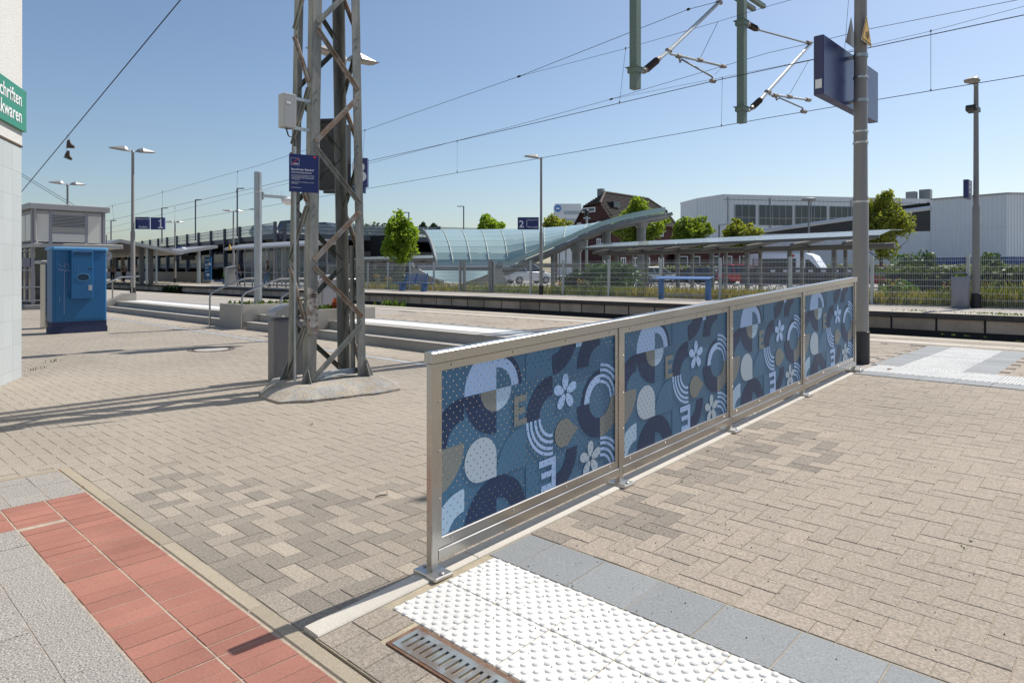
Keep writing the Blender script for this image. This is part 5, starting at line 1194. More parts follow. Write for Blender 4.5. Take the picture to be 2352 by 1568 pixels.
MB().box(-3.1, -2.5, -1.012, -1.0, 1.55, 2.2).build('poster', M('poster', (.55, .55, .57), .6, 0, .3, 8), vn, local=True); MB().box(-3.48, -2.9, -1.01, -.99, 1.25, 1.36).build('yellow_stripe', m_yel, vn, local=True)
car('red off-road car with spare wheel cover left of the van', gp_(1712, 56), R(8), 4.3, 1.8, 1.68, 'suv', (.50, .02, .02))
car('dark blue hatchback seen through the fence between shelter columns', gp_(1630, 58), R(5), 4.3, 1.78, 1.5, 'hatch', (.015, .025, .06))
car('small white estate car in front of the trimmed hedge', gp_(1505, 62), R(70), 4.2, 1.75, 1.5, 'suv', (.62, .64, .65))
car('white compact van beyond the fence below the glass roof', gp_(1212, 60), R(72), 4.2, 1.8, 1.8, 'suv', (.62, .64, .66))
car('red car behind the bushes right of the sign pole', gp_(2030, 46), R(10), 4.2, 1.75, 1.48, 'hatch', (.5, .02, .03))
car('silver car glinting behind the bushes at right', gp_(2190, 50), R(4), 4.4, 1.8, 1.5, 'hatch', (.6, .61, .62), .2)
car('white car half hidden at the right picture edge', gp_(2320, 52), R(4), 4.4, 1.8, 1.45, 'hatch', (.66, .66, .66), .2)
dk = car('grey saloon on the top deck of the parking garage', GA + ga*9.6 - gn*2.6 + up*5.16, math.atan2(ga.y, ga.x) + R(200), 4.5, 1.8, 1.5, 'hatch', (.22, .23, .24), .3, 'car', 'cars on the garage')
c2 = car('dark blue estate on the garage top deck beside the camera post', GA + ga*2.2 - gn*2.8 + up*5.16, math.atan2(ga.y, ga.x) + R(190), 4.6, 1.85, 1.62, 'suv', (.03, .05, .10), .25, 'car', 'cars on the garage')
dup(dk, None, GA + gb*5.5 - gm*3 + up*5.16, R(20), 'grey car on the garage top deck seen between the mast legs'); 
gl_ = ['car behind the dark railing mesh of the garage, level one, bay %s' % s for s in ('nearest the shelter', 'second from the shelter', 'third from the shelter', 'fourth from the shelter', 'fifth from the shelter', 'sixth from the shelter', 'nearest the far canopy')]
for k in range(7): dup(dk if k % 2 else c2, None, GA + ga*(4.5 + 6.2*k) - gn*2.6 + up*2.41, math.atan2(ga.y, ga.x) + R(90 if k % 3 else 200), gl_[k], 'cars on the garage')

# ================================================================ GLASS ROOF AND CANOPIES BEYOND THE FENCE
def poly_at(us, n):
    """resample a pixel+depth polyline at n+1 even parameters"""
    out = []; m = len(us) - 1
    for i in range(n+1):
        t = i/n*m; k = min(m-1, int(t)); f = t-k; out.append([us[k][j] + (us[k+1][j]-us[k][j])*f for j in range(3)])
    return out
m_vault = M('vault_glass', (.37, .50, .485), .2, 0, .12, .35, spec=.6, alpha=.97)
m_rib = M('pale_rib', (.48, .53, .46), .5)
gv = thing('glass_roof', 'large curved turquoise glass roof sweeping up to a point', 'glass roof', Wd(1150, 640, 42))
NS, NT = 12, 7
bot = poly_at([(1003,612,41),(1055,612,41),(1110,612,41),(1168,612,41),(1222,588,40.5),(1278,566,40),(1338,538,39.5),(1400,513,39),(1465,498,38.5),(1528,488,38)], NS)
top_ = poly_at([(972,528,46),(1030,527,46),(1090,527,46),(1150,526,45.5),(1215,524.5,45),(1285,521,44),(1350,514,43),(1415,504,42),(1470,494,41),(1529,486,40)], NS)
def vp(i, t):
    a, b = bot[i], top_[i]; s1 = math.sin(t*math.pi/2); c1 = 1 - math.cos(t*math.pi/2)
    return Wd(a[0] + (b[0]-a[0])*(t*.55 + c1*.45), a[1] + (b[1]-a[1])*(s1*.55 + t*.45), a[2] + (b[2]-a[2])*c1)
for i in range(NS):
    for j in range(NT):
        if i == NS-1 and j > 3: continue
        q = MB(); k = lambda f, g_: vp(i, j/NT + g_/NT).lerp(vp(i+1, j/NT + g_/NT), f)
        cs = [k(.004, .015), k(.996, .015), k(.996, .985), k(.004, .985)]; q.ct = rv.random(); q.quad(*cs); q.build('glass_pane', m_vault, gv, smooth=True)
for i in range(1, NS): MB().tube([vp(i, j/NT) - Vector((-_s, _c, 0))*.03 for j in range(NT+1)], .028, 6).build('rib', m_rib, gv)
q = MB()
for i in range(1, NS):
    for j in range(2, NT): q.obox(Matrix.Translation(vp(i, j/NT) - Vector((-_s, _c, 0))*.04), .06, .06, .05)
q.build('glass_fixings', m_steel_b, gv, kind='stuff')
MB().tube([vp(0, j/NT) for j in range(NT+1)], .10, 8).build('edge_tube', m_galv_d, gv, smooth=True)
rim = [vp(i, 0) for i in range(3, NS+1)]
MB().tube([p + Vector((0, 0, -.16)) for p in rim], .11, 8).build('rim_tube', m_galv_d, gv, smooth=True)
for k, (dz, dd) in enumerate(((-.35, .8), (-.45, 1.9), (-.3, 3.0))): MB().tube([p + Vector((-_s*dd, _c*dd, dz + .02*i)) for i, p in enumerate(rim)] + [rim[-1] + Vector((-_s*dd + .5, _c*dd + .3, dz + .35))], .10, 8).build('roof_beam', m_galv_d, gv, smooth=True)
for i in range(len(rim)-1):
    q = MB(); a, b = rim[i], rim[i+1]; o = Vector((_s, -_c, 0))*.05; q.quad(a + o, b + o, b + o + up*.30, a + o + up*.30); q.build('rim_glass', m_vault, gv)
for u, v0, v1, d in ((1393, 532, 640, 41), (1473, 500, 640, 40.5), (1325, 555, 640, 42), (1270, 585, 640, 42)): a, b = Wd(u, v1, d), Wd(u, v0, d); MB().tube([(a.x, a.y, GZ), b], .26 if u != 1270 else .14, 12).build('column', m_galv_d, gv, smooth=True)
for u in (1473, 1325): b = Wd(u, 505 if u == 1473 else 560, 40.4); MB().lathe(b.x, b.y, [(.30, b.z-.5), (.48, b.z-.1), (.48, b.z+.15), (.2, b.z+.25)], 12).build('column_head', m_galv_d, gv)
MB().tube([Wd(960, 616, 40.6), Wd(1175, 616, 40.6)], .13, 8).build('base_beam', m_galv_d, gv, smooth=True)
for pl in ([(936,652),(948,617),(961,617),(985,634),(1015,647),(1015,655)], [(1062,655),(1062,648),(1100,634),(1136,616),(1150,616),(1168,655)]):
    a = [Wd(u, v, 40) for u, v in pl]; b = [Wd(u, v, 40) + Vector((-_s, _c, 0))*1.2 for u, v in pl]; fixn(MB().loft([a, b]).build('concrete_base', m_conc, gv))
q = MB(); a = [Wd(965 + 170*k/8, 621, 40.3) for k in range(9)]; b = [Wd(985 + 130*k/8, 632 + 17*math.sin(math.pi*k/8), 39.6) for k in range(9)]; q.loft([a, b], False, False, False); q.build('lower_glass', m_vault, gv, smooth=True)
MB().bar(Wd(1143, 614, 39.6), Wd(1150, 605, 39.0), .25, .25).bar(Wd(948, 614, 39.8), Wd(942, 604, 39.4), .25, .25).build('strut_end', m_galv_d, gv)
for k in range(5): 
    p = Wd(1285 + 15*k, 610, 44); MB().box(p.x-.03, p.x+.03, p.y-.03, p.y+.03, GZ, 3.2).build('glazing_bar', m_galv_d, gv)
q = MB(); a, b = Wd(1270, 640, 44), Wd(1322, 640, 44); q.quad((a.x,a.y,GZ), (b.x,b.y,GZ), (b.x,b.y,3.2), (a.x,a.y,3.2)); q.build('glass_wall', m_glass, gv)

m_roofg = glassy('canopy_glass', (.58, .65, .65), .42, .12); m_cst = M('canopy_steel', (.16, .15, .135), .5, .3, .1, 2)
def canopy(lb, u0, u1, y0, zf, cols, seed, nrack=0, ub=None):
    x0, x1 = Wy(u0, 600, y0).x, Wy(u1, 600, y0).x; t = thing('bike_canopy', lb, 'canopy', ((x0+x1)/2, y0+1, GZ))
    n = max(6, int((x1-x0)/1.9)); zb = zf(.5)
    for k in range(n):
        xa, xb = x0 + (x1-x0)*k/n, x0 + (x1-x0)*(k+1)/n; fa, fb = zf(k/n), zf((k+1)/n)
        q = MB(); q.loft([[(xa+.01, y0, fa), (xb-.01, y0, fb), (xb-.01, y0+1.7, fb+.30), (xa+.01, y0+1.7, fa+.30)], [(xa+.01, y0, fa+.03), (xb-.01, y0, fb+.03), (xb-.01, y0+1.7, fb+.33), (xa+.01, y0+1.7, fa+.33)]]); fixn(q.build('roof_pane', m_roofg, t))
        q = MB(); q.loft([[(xa+.01, y0+1.72, fa+.30), (xb-.01, y0+1.72, fb+.30), (xb-.01, y0+3.4, fb+.36), (xa+.01, y0+3.4, fa+.36)], [(xa+.01, y0+1.72, fa+.33), (xb-.01, y0+1.72, fb+.33), (xb-.01, y0+3.4, fb+.39), (xa+.01, y0+3.4, fa+.39)]]); fixn(q.build('roof_pane', m_roofg, t))
        MB().bar((xa, y0-.01, fa-.04), (xb, y0-.01, fb-.04), .06, .12).build('front_fascia', m_cst, t)
        xm = (xa+xb)/2; fm = (fa+fb)/2
        MB().tube([(xm-.25, y0-.15, fm-.28), (xm+.0, y0+.6, fm-.18), (xm+.1, y0+3.2, fm+.12)], [.085, .10, .07], 8).build('roof_arm', m_cst, t, smooth=True); MB().bar((xm, y0+.9, zb-.32), (xm, y0+.7, fm-.15), .12, .06).build('arm_bracket', m_cst, t)
    MB().tube([(x0+.4, y0+1.0, zb-.36), (x1+.3, y0+1.0, zb-.30)], .125, 12).build('main_tube', m_cst, t, smooth=True)
    for u in cols:
        xx = Wy(u, 600, y0+1.0).x; MB().box(xx-.085, xx+.085, y0+.92, y0+1.08, GZ, zb-.34).build('column', m_cst, t); MB().box(xx-.07, xx+.07, y0+2.4, y0+2.54, GZ, zb-.3).build('column', m_cst, t)
    MB().tube([(x0+.3, y0+.85, GZ+.95), (x1, y0+.85, GZ+.95)], .03, 6).build('guard_rail', m_steel, t)
    return t
zf1 = lambda f: 2.70 + .16*f
canopy('long glass bike canopy on tubular steel columns behind the fence, right', 1338, 2020, 30.0, zf1, (1417, 1485, 1557, 1635, 1716, 1814, 1916), 3)
canopy('glass canopy on steel columns left of the curved glass roof', 800, 1000, 38.0, lambda f: 2.55, (830, 862, 900, 945, 985), 4)
# bike racks and bicycles
rk = thing('bike_rack', 'x', 'bike rack', (0, 0, GZ), 'bike racks under the canopy'); MB().tube([(-.0, -.22, 0), (0, -.22, .72), (0, -.16, .80), (0, .16, .80), (0, .22, .72), (0, .22, 0)], .024, 8).build('hoop', m_steel, rk, smooth=True)
rks = [(u, 28.6) for u in (1500, 1521, 1543, 1568, 1592, 1615, 1662, 1690, 1722, 1757, 1790, 1824, 1862, 1898, 1935)] + [(u, 31.2) for u in (1640, 1668, 1695, 1728, 1762, 1800, 1838, 1872)]
for k, (u, y) in enumerate(rks):
    p = Wy(u, 640, y); o = rk if k == 0 else dup(rk); o.location = (p.x, y, GZ); o.rotation_euler.z = R(70 + rv.uniform(-6, 6))
    row = 'front' if y < 30 else 'back'; n_ = k + 1 if y < 30 else k - 14
    o['label'] = 'steel hoop bike rack, number %s from the left in the %s row under the canopy' % (('one','two','three','four','five','six','seven','eight','nine','ten','eleven','twelve','thirteen','fourteen','fifteen')[n_-1], row)
def bike(root, m):
    for x in (-.52, .52):
        n = 18; q = MB(); q.tube([(x + .335*math.cos(2*math.pi*k/n), 0, .335 + .335*math.sin(2*math.pi*k/n)) for k in range(n+1)], .018, 5, False); wv = q.build('wheel', m_black, root, local=True)
        q = MB()
        for k in range(8): q.tube([(x, 0, .335), (x + .32*math.cos(math.pi*k/4), 0, .335 + .32*math.sin(math.pi*k/4))], .003, 3)
        q.build('spokes', m_steel_b, wv, local=True)
    q = MB()
    for a, b in (((-.52,.335), (-.05,.30)), ((-.05,.30), (-.2,.80)), ((-.2,.80), (.36,.78)), ((.36,.70), (-.05,.30)), ((-.52,.335), (-.18,.72)), ((.33,.85), (.52,.335))): q.tube([(a[0], 0, a[1]), (b[0], 0, b[1])], .018, 6)
    q.build('frame', m, root, local=True); MB().tube([(.30, -.28, .98), (.36, -.1, 1.0), (.36, .1, 1.0), (.30, .28, .98)], .014, 6).tube([(.33, 0, .85), (.35, 0, 1.0)], .014, 6).build('handlebar', m_steel_b, root, local=True)
    MB().tube([(-.21, 0, .80), (-.22, 0, .90)], .013, 6).box(-.34, -.10, -.07, .07, .90, .94).build('saddle', m_black, root, local=True)
bks = [(1440, 29.2, 30), (1452, 29.6, 55), (1463, 29.0, 40), (1474, 29.9, 20), (1482, 29.3, 60), (1534, 28.9, 15)]
for k, (u, y, a) in enumerate(bks):
    p = Wy(u, 640, y); b_ = thing('bicycle', ['silver bicycle, leftmost of the bunch under the canopy', 'black bicycle second from left in the bunch under the canopy', 'grey bicycle in the middle of the bunch under the canopy', 'black bicycle fourth from left in the bunch under the canopy', 'blue bicycle, rightmost of the bunch under the canopy', 'single bicycle with orange reflector at the blue standing rest'][k], 'bicycle', (p.x, y, GZ), 'bicycles under the canopy', R(a))
    bike(b_, (m_steel_b, m_black, m_galv_d, m_black, m_bench, m_black)[k])
pw = thing('dark_panel_row', 'dark grey low panel screen behind the bike racks', 'screen', gp_(1850, 40))
for k in range(9): a, b = Wd(1702 + 29*k, 640, 40.), Wd(1702 + 29*(k+1) - 1, 640, 40.); q = MB(); q.bar((a.x, a.y, 1.15), (b.x, b.y, 1.15), .06, .95); q.build('screen_panel', M_SCR if 'M_SCR' in globals() else globals().setdefault('M_SCR', M('screen_dark', (.045, .045, .05), .6)), pw); q = MB(); m_ = a.lerp(b, .35); q.bar((m_.x+.02, m_.y-.05, 1.45), (m_.x+.28, m_.y-.05, 1.45), .02, .12); q.build('name_plate', m_txt, pw)

# ================================================================ BUILDINGS BEYOND
def onp(u, v, P, n): r = ray(u, v); E_ = Vector((0, 0, EYE)); k = (P - E_).dot(n) / r.dot(n); return E_ + r*k
def fquad(q, o, dx, x0, x1, z0, z1, n_, off0, off1): q.loft([[Vector((o.x, o.y, 0)) + dx*x + up*z + n_*k for x, z in ((x0, z0), (x1, z0), (x1, z1), (x0, z1))] for k in (off0, off1)]); return q
m_brick = M('dark_brick', (.085, .03, .025), .85, 0, .2, 1.5, .25, 9, .3, 12); m_rooft = M('roof_tiles', (.085, .068, .058), .8, 0, .2, 1.2, .2, 10)
P1, P2, P3 = [Vector((p.x, p.y, 0)) for p in (Wd(1327, 623, 79), Wd(1407, 623, 72), Wd(1550, 623, 82))]
hs = thing('brick_house', 'dark red brick house with large half-hipped brown tile roof', 'house', P2 + up*GZ)
P4 = P1 + P3 - P2; ZE = 7.0; ZR = 10.3
dg_ = (P1 - P2).normalized(); df = (P3 - P2).normalized(); Lg, Lf = (P1-P2).length, (P3-P2).length; nf = dg_ * -1; ng = df * -1
q = MB(); q.loft([[(p.x, p.y, z) for p in (P2, P3, P4, P1)] for z in (GZ, ZE)]); fixn(q.build('wall', m_brick, hs))
mid = lambda a, b, f: a + (b-a)*f
ov = .55; A0 = P2 - dg_*ov - df*ov; A1 = P3 - dg_*ov + df*ov; B0 = P1 + dg_*ov - df*ov; B1 = P4 + dg_*ov + df*ov
Rm0, Rm1 = mid(A0, B0, .5), mid(A1, B1, .5); R0, R1_ = Rm0 + df*2.6, Rm1 - df*2.6; zo = ZE - .35; HZ = 8.75; fz = (HZ-zo)/(ZR-zo)
HA0, HB0 = mid(A0, Rm0, fz), mid(B0, Rm0, fz); HA1, HB1 = mid(A1, Rm1, fz), mid(B1, Rm1, fz)
v3 = lambda p, z: Vector((p.x, p.y, z))
for E0, E1, E2, E3, sg_ in ((A0, B0, HB0, HA0, 1), (A1, B1, HB1, HA1, -1)): q = MB(); q.add([v3(p_ + df*ov*sg_, z_) for p_, z_ in ((E0, zo+.2), (E1, zo+.2), (E2, HZ), (E3, HZ))], [(0,1,2,3)]); q.build('gable_wall', m_brick, hs)
rf = MB(); rf.add([v3(A0, zo), v3(A1, zo), v3(HA1, HZ), v3(R1_, ZR), v3(R0, ZR), v3(HA0, HZ)], [(0,1,2,3,4,5)]).add([v3(B0, zo), v3(B1, zo), v3(HB1, HZ), v3(R1_, ZR), v3(R0, ZR), v3(HB0, HZ)], [(0,1,2,3,4,5)]).add([v3(HA0, HZ), v3(HB0, HZ), v3(R0, ZR)], [(0,1,2)]).add([v3(HA1, HZ), v3(HB1, HZ), v3(R1_, ZR)], [(0,1,2)])
rfo = rf.build('roof', m_rooft, hs)
for k in range(20):
    f = k/20; zz = zo + (ZR-zo)*f; a, b = mid(A0, Rm0, f), mid(A1, Rm1, f)
    if zz > HZ: g0 = (zz-HZ)/(ZR-HZ); a = a + df*2.6*g0; b = b - df*2.6*g0
    MB().bar(v3(a, zz+.05), v3(b, zz+.05), .10, .07).build('tile_course', m_rooft, rfo)
for k in range(9):
    g0 = k/9; zz = HZ + (ZR-HZ)*g0; MB().bar(v3(mid(HA0, R0, g0), zz+.05), v3(mid(HB0, R0, g0), zz+.05), .10, .07).build('tile_course', m_rooft, rfo)
MB().tube([v3(HA0, HZ+.05), v3(R0, ZR+.06), v3(R1_, ZR+.06), v3(HA1, HZ+.05)], .14, 6).build('ridge_tiles', m_rooft, rfo)
ch = mid(R0, B0, .12); MB().box(ch.x-.3, ch.x+.3, ch.y-.3, ch.y+.3, 9.6, 10.75).build('chimney', m_galv_d, rfo)
sl = lambda u, v: onp(u, v, v3(P2, 5), nf)
def hwin(us, plane_p, n_, nm='window'):
    u0, v0, u1, v1 = us; a, b = onp(u0, v1, plane_p, n_), onp(u1, v1, plane_p, n_); z1 = onp(u0, v0, plane_p, n_).z; d = (b - a); d.z = 0; L = d.length; d.normalize(); n2 = Vector((d.y, -d.x, 0)); q = MB()
    w0 = fixn(fquad(MB(), a, d, 0, L, a.z, z1, n2, .01, .09).build(nm, m_white, hs)); fr = .12
    fixn(fquad(MB(), a, d, fr, L/2-.05, a.z+fr, z1-fr, n2, .091, .10).build('pane', m_dglass, w0)); fixn(fquad(MB(), a, d, L/2+.05, L-fr, a.z+fr, z1-fr, n2, .091, .10).build('pane', m_dglass, w0))
ngv = Vector((-df.x, -df.y, 0)); nfv = Vector((-dg_.x, -dg_.y, 0))
for us in ((1337, 478, 1368, 489), (1326.5, 512, 1336, 519), (1371, 508.5, 1381, 515), (1371, 548, 1381, 563)): hwin(us, v3(P2 - df*.02, 5) if us[1] > 495 else v3(P2 - df*.02, 5), ngv)
for us in ((1548-3, 591, 1557-4, 611), ) : pass
for u in (1425, 1452, 1480, 1512): hwin((u, 591, u+12, 611), v3(P2, 3), nfv); hwin((u, 525, u+11, 543), v3(P2, 5), nfv)
dm = mid(mid(A0, Rm0, .52), mid(A1, Rm1, .52), .16); MB().box(dm.x-.5, dm.x+.5, dm.y-.6, dm.y+.6, 8.4, 9.0).build('dormer_window', m_dglass, hs)
ext_ = thing('brick_annex', 'low red brick annex with white framed windows behind the parked cars', 'building', gp_(1640, 78))
a, b = Wd(1548, 640, 80), Wd(1752, 640, 78); d_ab = (b-a); d_ab.z = 0; Lx = d_ab.length; d_ab.normalize(); n2 = Vector((d_ab.y, -d_ab.x, 0))
fixn(fquad(MB(), a, d_ab, 0, Lx, GZ, 4.2, n2, -5, 0).build('wall', m_brick, ext_)); fixn(fquad(MB(), a, d_ab, -.2, Lx+.2, 4.2, 4.45, n2, -5.2, .2).build('flat_roof', m_galv_d, ext_))
for f in (.06, .20, .42, .56, .74): w0 = fixn(fquad(MB(), a, d_ab, Lx*f, Lx*f+1.0, 1.9, 3.2, n2, .01, .06).build('window', m_white, ext_)); fixn(fquad(MB(), a, d_ab, Lx*f+.1, Lx*f+.9, 2.0, 3.1, n2, .061, .07).build('pane', m_dglass, w0))

m_corr = M('corrugated_white', (.70, .72, .73), .5, .1, .03, .3); m_corr2 = M('corrugated_grey', (.70, .725, .745), .5, .1, .04, .3); m_win = M('factory_glazing', (.07, .085, .085), .15, 0, .5, .25, spec=.6)
def corr(name, o, d, L, z0, z1, n_, parent, m, pitch=.5, dep=.06, ztop2=None):
    """trapezoid sheet cladding along a wall"""
    ztop2 = z1 if ztop2 is None else ztop2; pts = []; x = 0
    while x < L: pts += [(x, 0), (x + pitch*.45, 0), (x + pitch*.55, dep), (x + pitch*.9, dep)]; x += pitch
    q = MB(); r0 = [Vector((o.x, o.y, 0)) + d*min(p[0], L) + n_*p[1] + up*z0 for p in pts]; r1 = [Vector((o.x, o.y, 0)) + d*min(p[0], L) + n_*p[1] + up*(z1 + (ztop2-z1)*min(p[0], L)/L) for p in pts]
    q.loft([r0, r1], False, False, False); return q.build(name, m, parent, kind='stuff')
fc = thing('white_factory', 'large white corrugated factory hall with dark window bands', 'factory', gp_(1800, 112))
ZFAC = 13.7; fp = [Wd(u, 623, (ZFAC-EYE)*FP/(623-v)) for u, v in ((1563, 467), (1602, 457), (1661, 448), (2145, 459), (2420, 466))]
for i in range(4):
    a, b = fp[i], fp[i+1]; d = (b-a); d.z = 0; L = d.length; d.normalize(); n2 = Vector((d.y, -d.x, 0))
    fixn(fquad(MB(), a, d, 0, L, GZ, ZFAC - .1, n2, -.6, -.05).build('wall', m_corr, fc)); corr('cladding', a, d, L, GZ, ZFAC, n2, fc, m_corr, .8)
    fixn(fquad(MB(), a, d, 0, L, ZFAC-.1, ZFAC+.12, n2, -.3, .12).build('parapet', m_corr, fc))
a, b = fp[2], fp[3]; d = (b-a); d.z = 0; d.normalize(); n2 = Vector((d.y, -d.x, 0)); pp = a + n2*.07
def fwin(u0, u1, v0, v1):
    A_, B2 = onp(u0, v1, pp, n2), onp(u1, v1, pp, n2); z1 = onp(u0, v0, pp, n2).z; z0 = A_.z; L = (B2-A_).length
    w0 = fixn(fquad(MB(), A_, d, 0, L, z0, z1, n2, 0, .04).build('window_band', m_win, fc)); nn_ = max(3, int(L/1.1))
    for k in range(nn_+1): fixn(fquad(MB(), A_, d, L*k/nn_-.05, L*k/nn_+.05, z0, z1, n2, .041, .10).build('glazing_bar', m_alu_l, w0))
    fixn(fquad(MB(), A_, d, 0, L, z0 + (z1-z0)*.35-.05, z0 + (z1-z0)*.35+.05, n2, .041, .09).build('glazing_bar', m_alu_l, w0))
for k in range(6):
    p_ = fp[2].lerp(fp[3], .02 + .19*k) + n2*.12; MB().tube([(p_.x, p_.y, GZ), (p_.x, p_.y, ZFAC-.3)], .09, 6).build('downpipe', m_alu_l, fc)
fixn(fquad(MB(), fp[2], d, 0, (fp[3]-fp[2]).length, ZFAC-.75, ZFAC-.68, n2, .06, .10).build('panel_joint', m_galv_d, fc))
for us in ((1688, 1735, 470, 515), (1743, 1819, 471, 517), (1826, 1898, 472, 516), (1905, 1960, 474, 514), (1966, 2055, 475, 510), (2061, 2140, 475.5, 490)): fwin(*us)
for u0, u1, v0 in ((2084, 2104, 441), (2115, 2137, 436)):
    p = Wd((u0+u1)/2, 458, 120); s_ = (u1-u0)*120/FP; z1 = EYE + (CY-v0)*120/FP; MB().box(p.x-s_/2, p.x+s_/2, p.y-s_/2, p.y+s_/2, 13, z1).build('roof_unit', m_galv_d, fc); MB().box(p.x-s_*.6, p.x+s_*.6, p.y-s_*.6, p.y+s_*.6, 13, 13.9).build('roof_unit_base', m_galv_d, fc)
hl = thing('corrugated_hall', 'grey corrugated industrial hall with blue base stripe at right', 'industrial hall', gp_(2240, 70))
ha = [Wd(u, 623, dd) for u, dd in ((2137, 76), (2312, 70), (2480, 73))]; zh = lambda u, v, dd: EYE + (CY-v)*dd/FP
for (a, b, z1, z2) in ((ha[0], ha[1], zh(0, 460, 76), zh(0, 446, 70)), (ha[1], ha[2], zh(0, 446, 70), zh(0, 448, 73))):
    d = (b-a); d.z = 0; L = d.length; d.normalize(); n2 = Vector((d.y, -d.x, 0)); zb = zh(0, 590, 72)
    corr('cladding', a, d, L, zb, z1, n2, hl, m_corr2, .42, .07, z2); corr('base_cladding', a, d, L, GZ, zb-.02, n2, hl, M_BLU if 'M_BLU' in globals() else globals().setdefault('M_BLU', M('blue_stripe', (.01, .06, .25), .5)), .42, .07)
    fixn(fquad(MB(), a, d, 0, L, zh(0, 525, 72), zh(0, 525, 72)+.07, n2, .07, .10).build('panel_joint', m_corr, hl)); MB().bar(Vector((a.x, a.y, z1+.08)) + n2*.1, Vector((b.x, b.y, z2+.08)) + n2*.1, .22, .16).build('parapet_flashing', m_alu_l, hl)
    q = MB(); q.add([Vector((a.x, a.y, z1)), Vector((b.x, b.y, z2)), Vector((b.x, b.y, z2)) - n2*20, Vector((a.x, a.y, z1)) - n2*20], [(0,1,2,3)]); q.build('roof', m_galv_d, hl)
a, b = Wd(1752, 623, 88), ha[0]; d = (b-a); d.z = 0; L = d.length; d.normalize(); n2 = Vector((d.y, -d.x, 0))
corr('low_cladding', a, d, L, GZ+1.2, zh(0, 538, 88), n2, hl, m_corr2, .42, .07, zh(0, 531, 76)); corr('low_base', a, d, L, GZ, GZ+1.2, n2, hl, M_BLU, .42, .07)
m_dband = M('dark_roof_band', (.055, .052, .05), .6, 0, .3, .4)
q = MB(); us = [(1752, 531, 537.5), (1800, 524, 537), (1860, 516, 536), (1950, 503, 534.5), (2040, 491, 533), (2137, 478, 531)]
t_ = [onp(u, v, a, n2) for u, v, _ in us]; b_ = [onp(u, v, a, n2) for u, _, v in us]; q.loft([t_, b_], False, False, False); q.build('dark_upper_wall', m_dband, hl)
q = MB(); q.tube([p + n2*.15 for p in t_], .28, 6); q.build('roof_edge', m_corr, hl)
q = MB(); q.loft([[p for p in t_], [p - n2*14 + up*.6 for p in t_]], False, False, False); q.build('low_roof', m_galv_d, hl)
vw = thing('distant_tower', 'distant pale grey office block with round blue emblem', 'building', gp_(1303, 190))
a, b = Wd(1275.5, 623, 190), Wd(1335, 623, 190); d = (b-a).normalized(); n2 = Vector((d.y, -d.x, 0)); L = (b-a).length; z1 = EYE + (CY-468)*190/FP
fixn(fquad(MB(), a, d, 0, L, 0, z1, n2, -8, 0).build('wall', m_corr, vw))
for k in range(3): fixn(fquad(MB(), a, d, 2.4, L-.5, z1-3-2.2*k, z1-2-2.2*k, n2, .01, .05).build('window_band', m_dglass if k == 2 else m_galv, vw))
c0 = Wd(1281, 479, 189.5); q = MB(); n = 20
for r, k, m, nm in ((.95, .02, M('emblem_blue', (.06, .22, .55), .5), 'emblem_disc'), (.55, .1, m_white, 'emblem_mark')): q = MB(); q.loft([[c0 + d*r*math.cos(2*math.pi*j/n) + up*r*(1 if r > .6 else .5)*math.sin(2*math.pi*j/n) + n2*kk for j in range(n)] for kk in (-.1, k)]); fixn(q.build(nm, m, vw))
lt = thing('parking_lamp', 'flat-headed parking lamp in front of the white factory', 'lamp post', gp_(1858, 62)); p = Wd(1858, 462, 62); MB().tube([(p.x, p.y, GZ), p], .09, 8).build('pole', m_galv_d, lt); MB().lathe(p.x, p.y, [(.25, p.z), (.62, p.z+.06), (.62, p.z+.2), (.3, p.z+.3)], 14).build('luminaire', m_galv_d, lt)
lt = thing('street_lamp', 'slim street lamp with curved head between the trees', 'lamp post', gp_(1652, 60)); p = Wd(1652, 517, 60); MB().tube([(p.x, p.y, GZ), p], .08, 8).build('pole', m_galv_d, lt); MB().bar(p, p + Vector((_c, _s, 0))*.85 + up*.1, .2, .12).build('luminaire', m_galv, lt)
rs = thing('signal_post', 'railway signal with black head before the brick house', 'signal', gp_(1348, 46)); p = Wd(1348, 497, 46); MB().tube([(p.x, p.y, GZ), p + up*.3], .07, 8).build('post', m_galv, rs); MB().bbox(p.x-.15, p.x+.1, p.y-.13, p.y+.13, p.z, p.z+.45, .05).build('signal_head', m_black, rs); MB().bar(Wd(1340, 501, 46), Wd(1356, 501, 46), .06, .1).build('platform_bar', m_galv, rs)

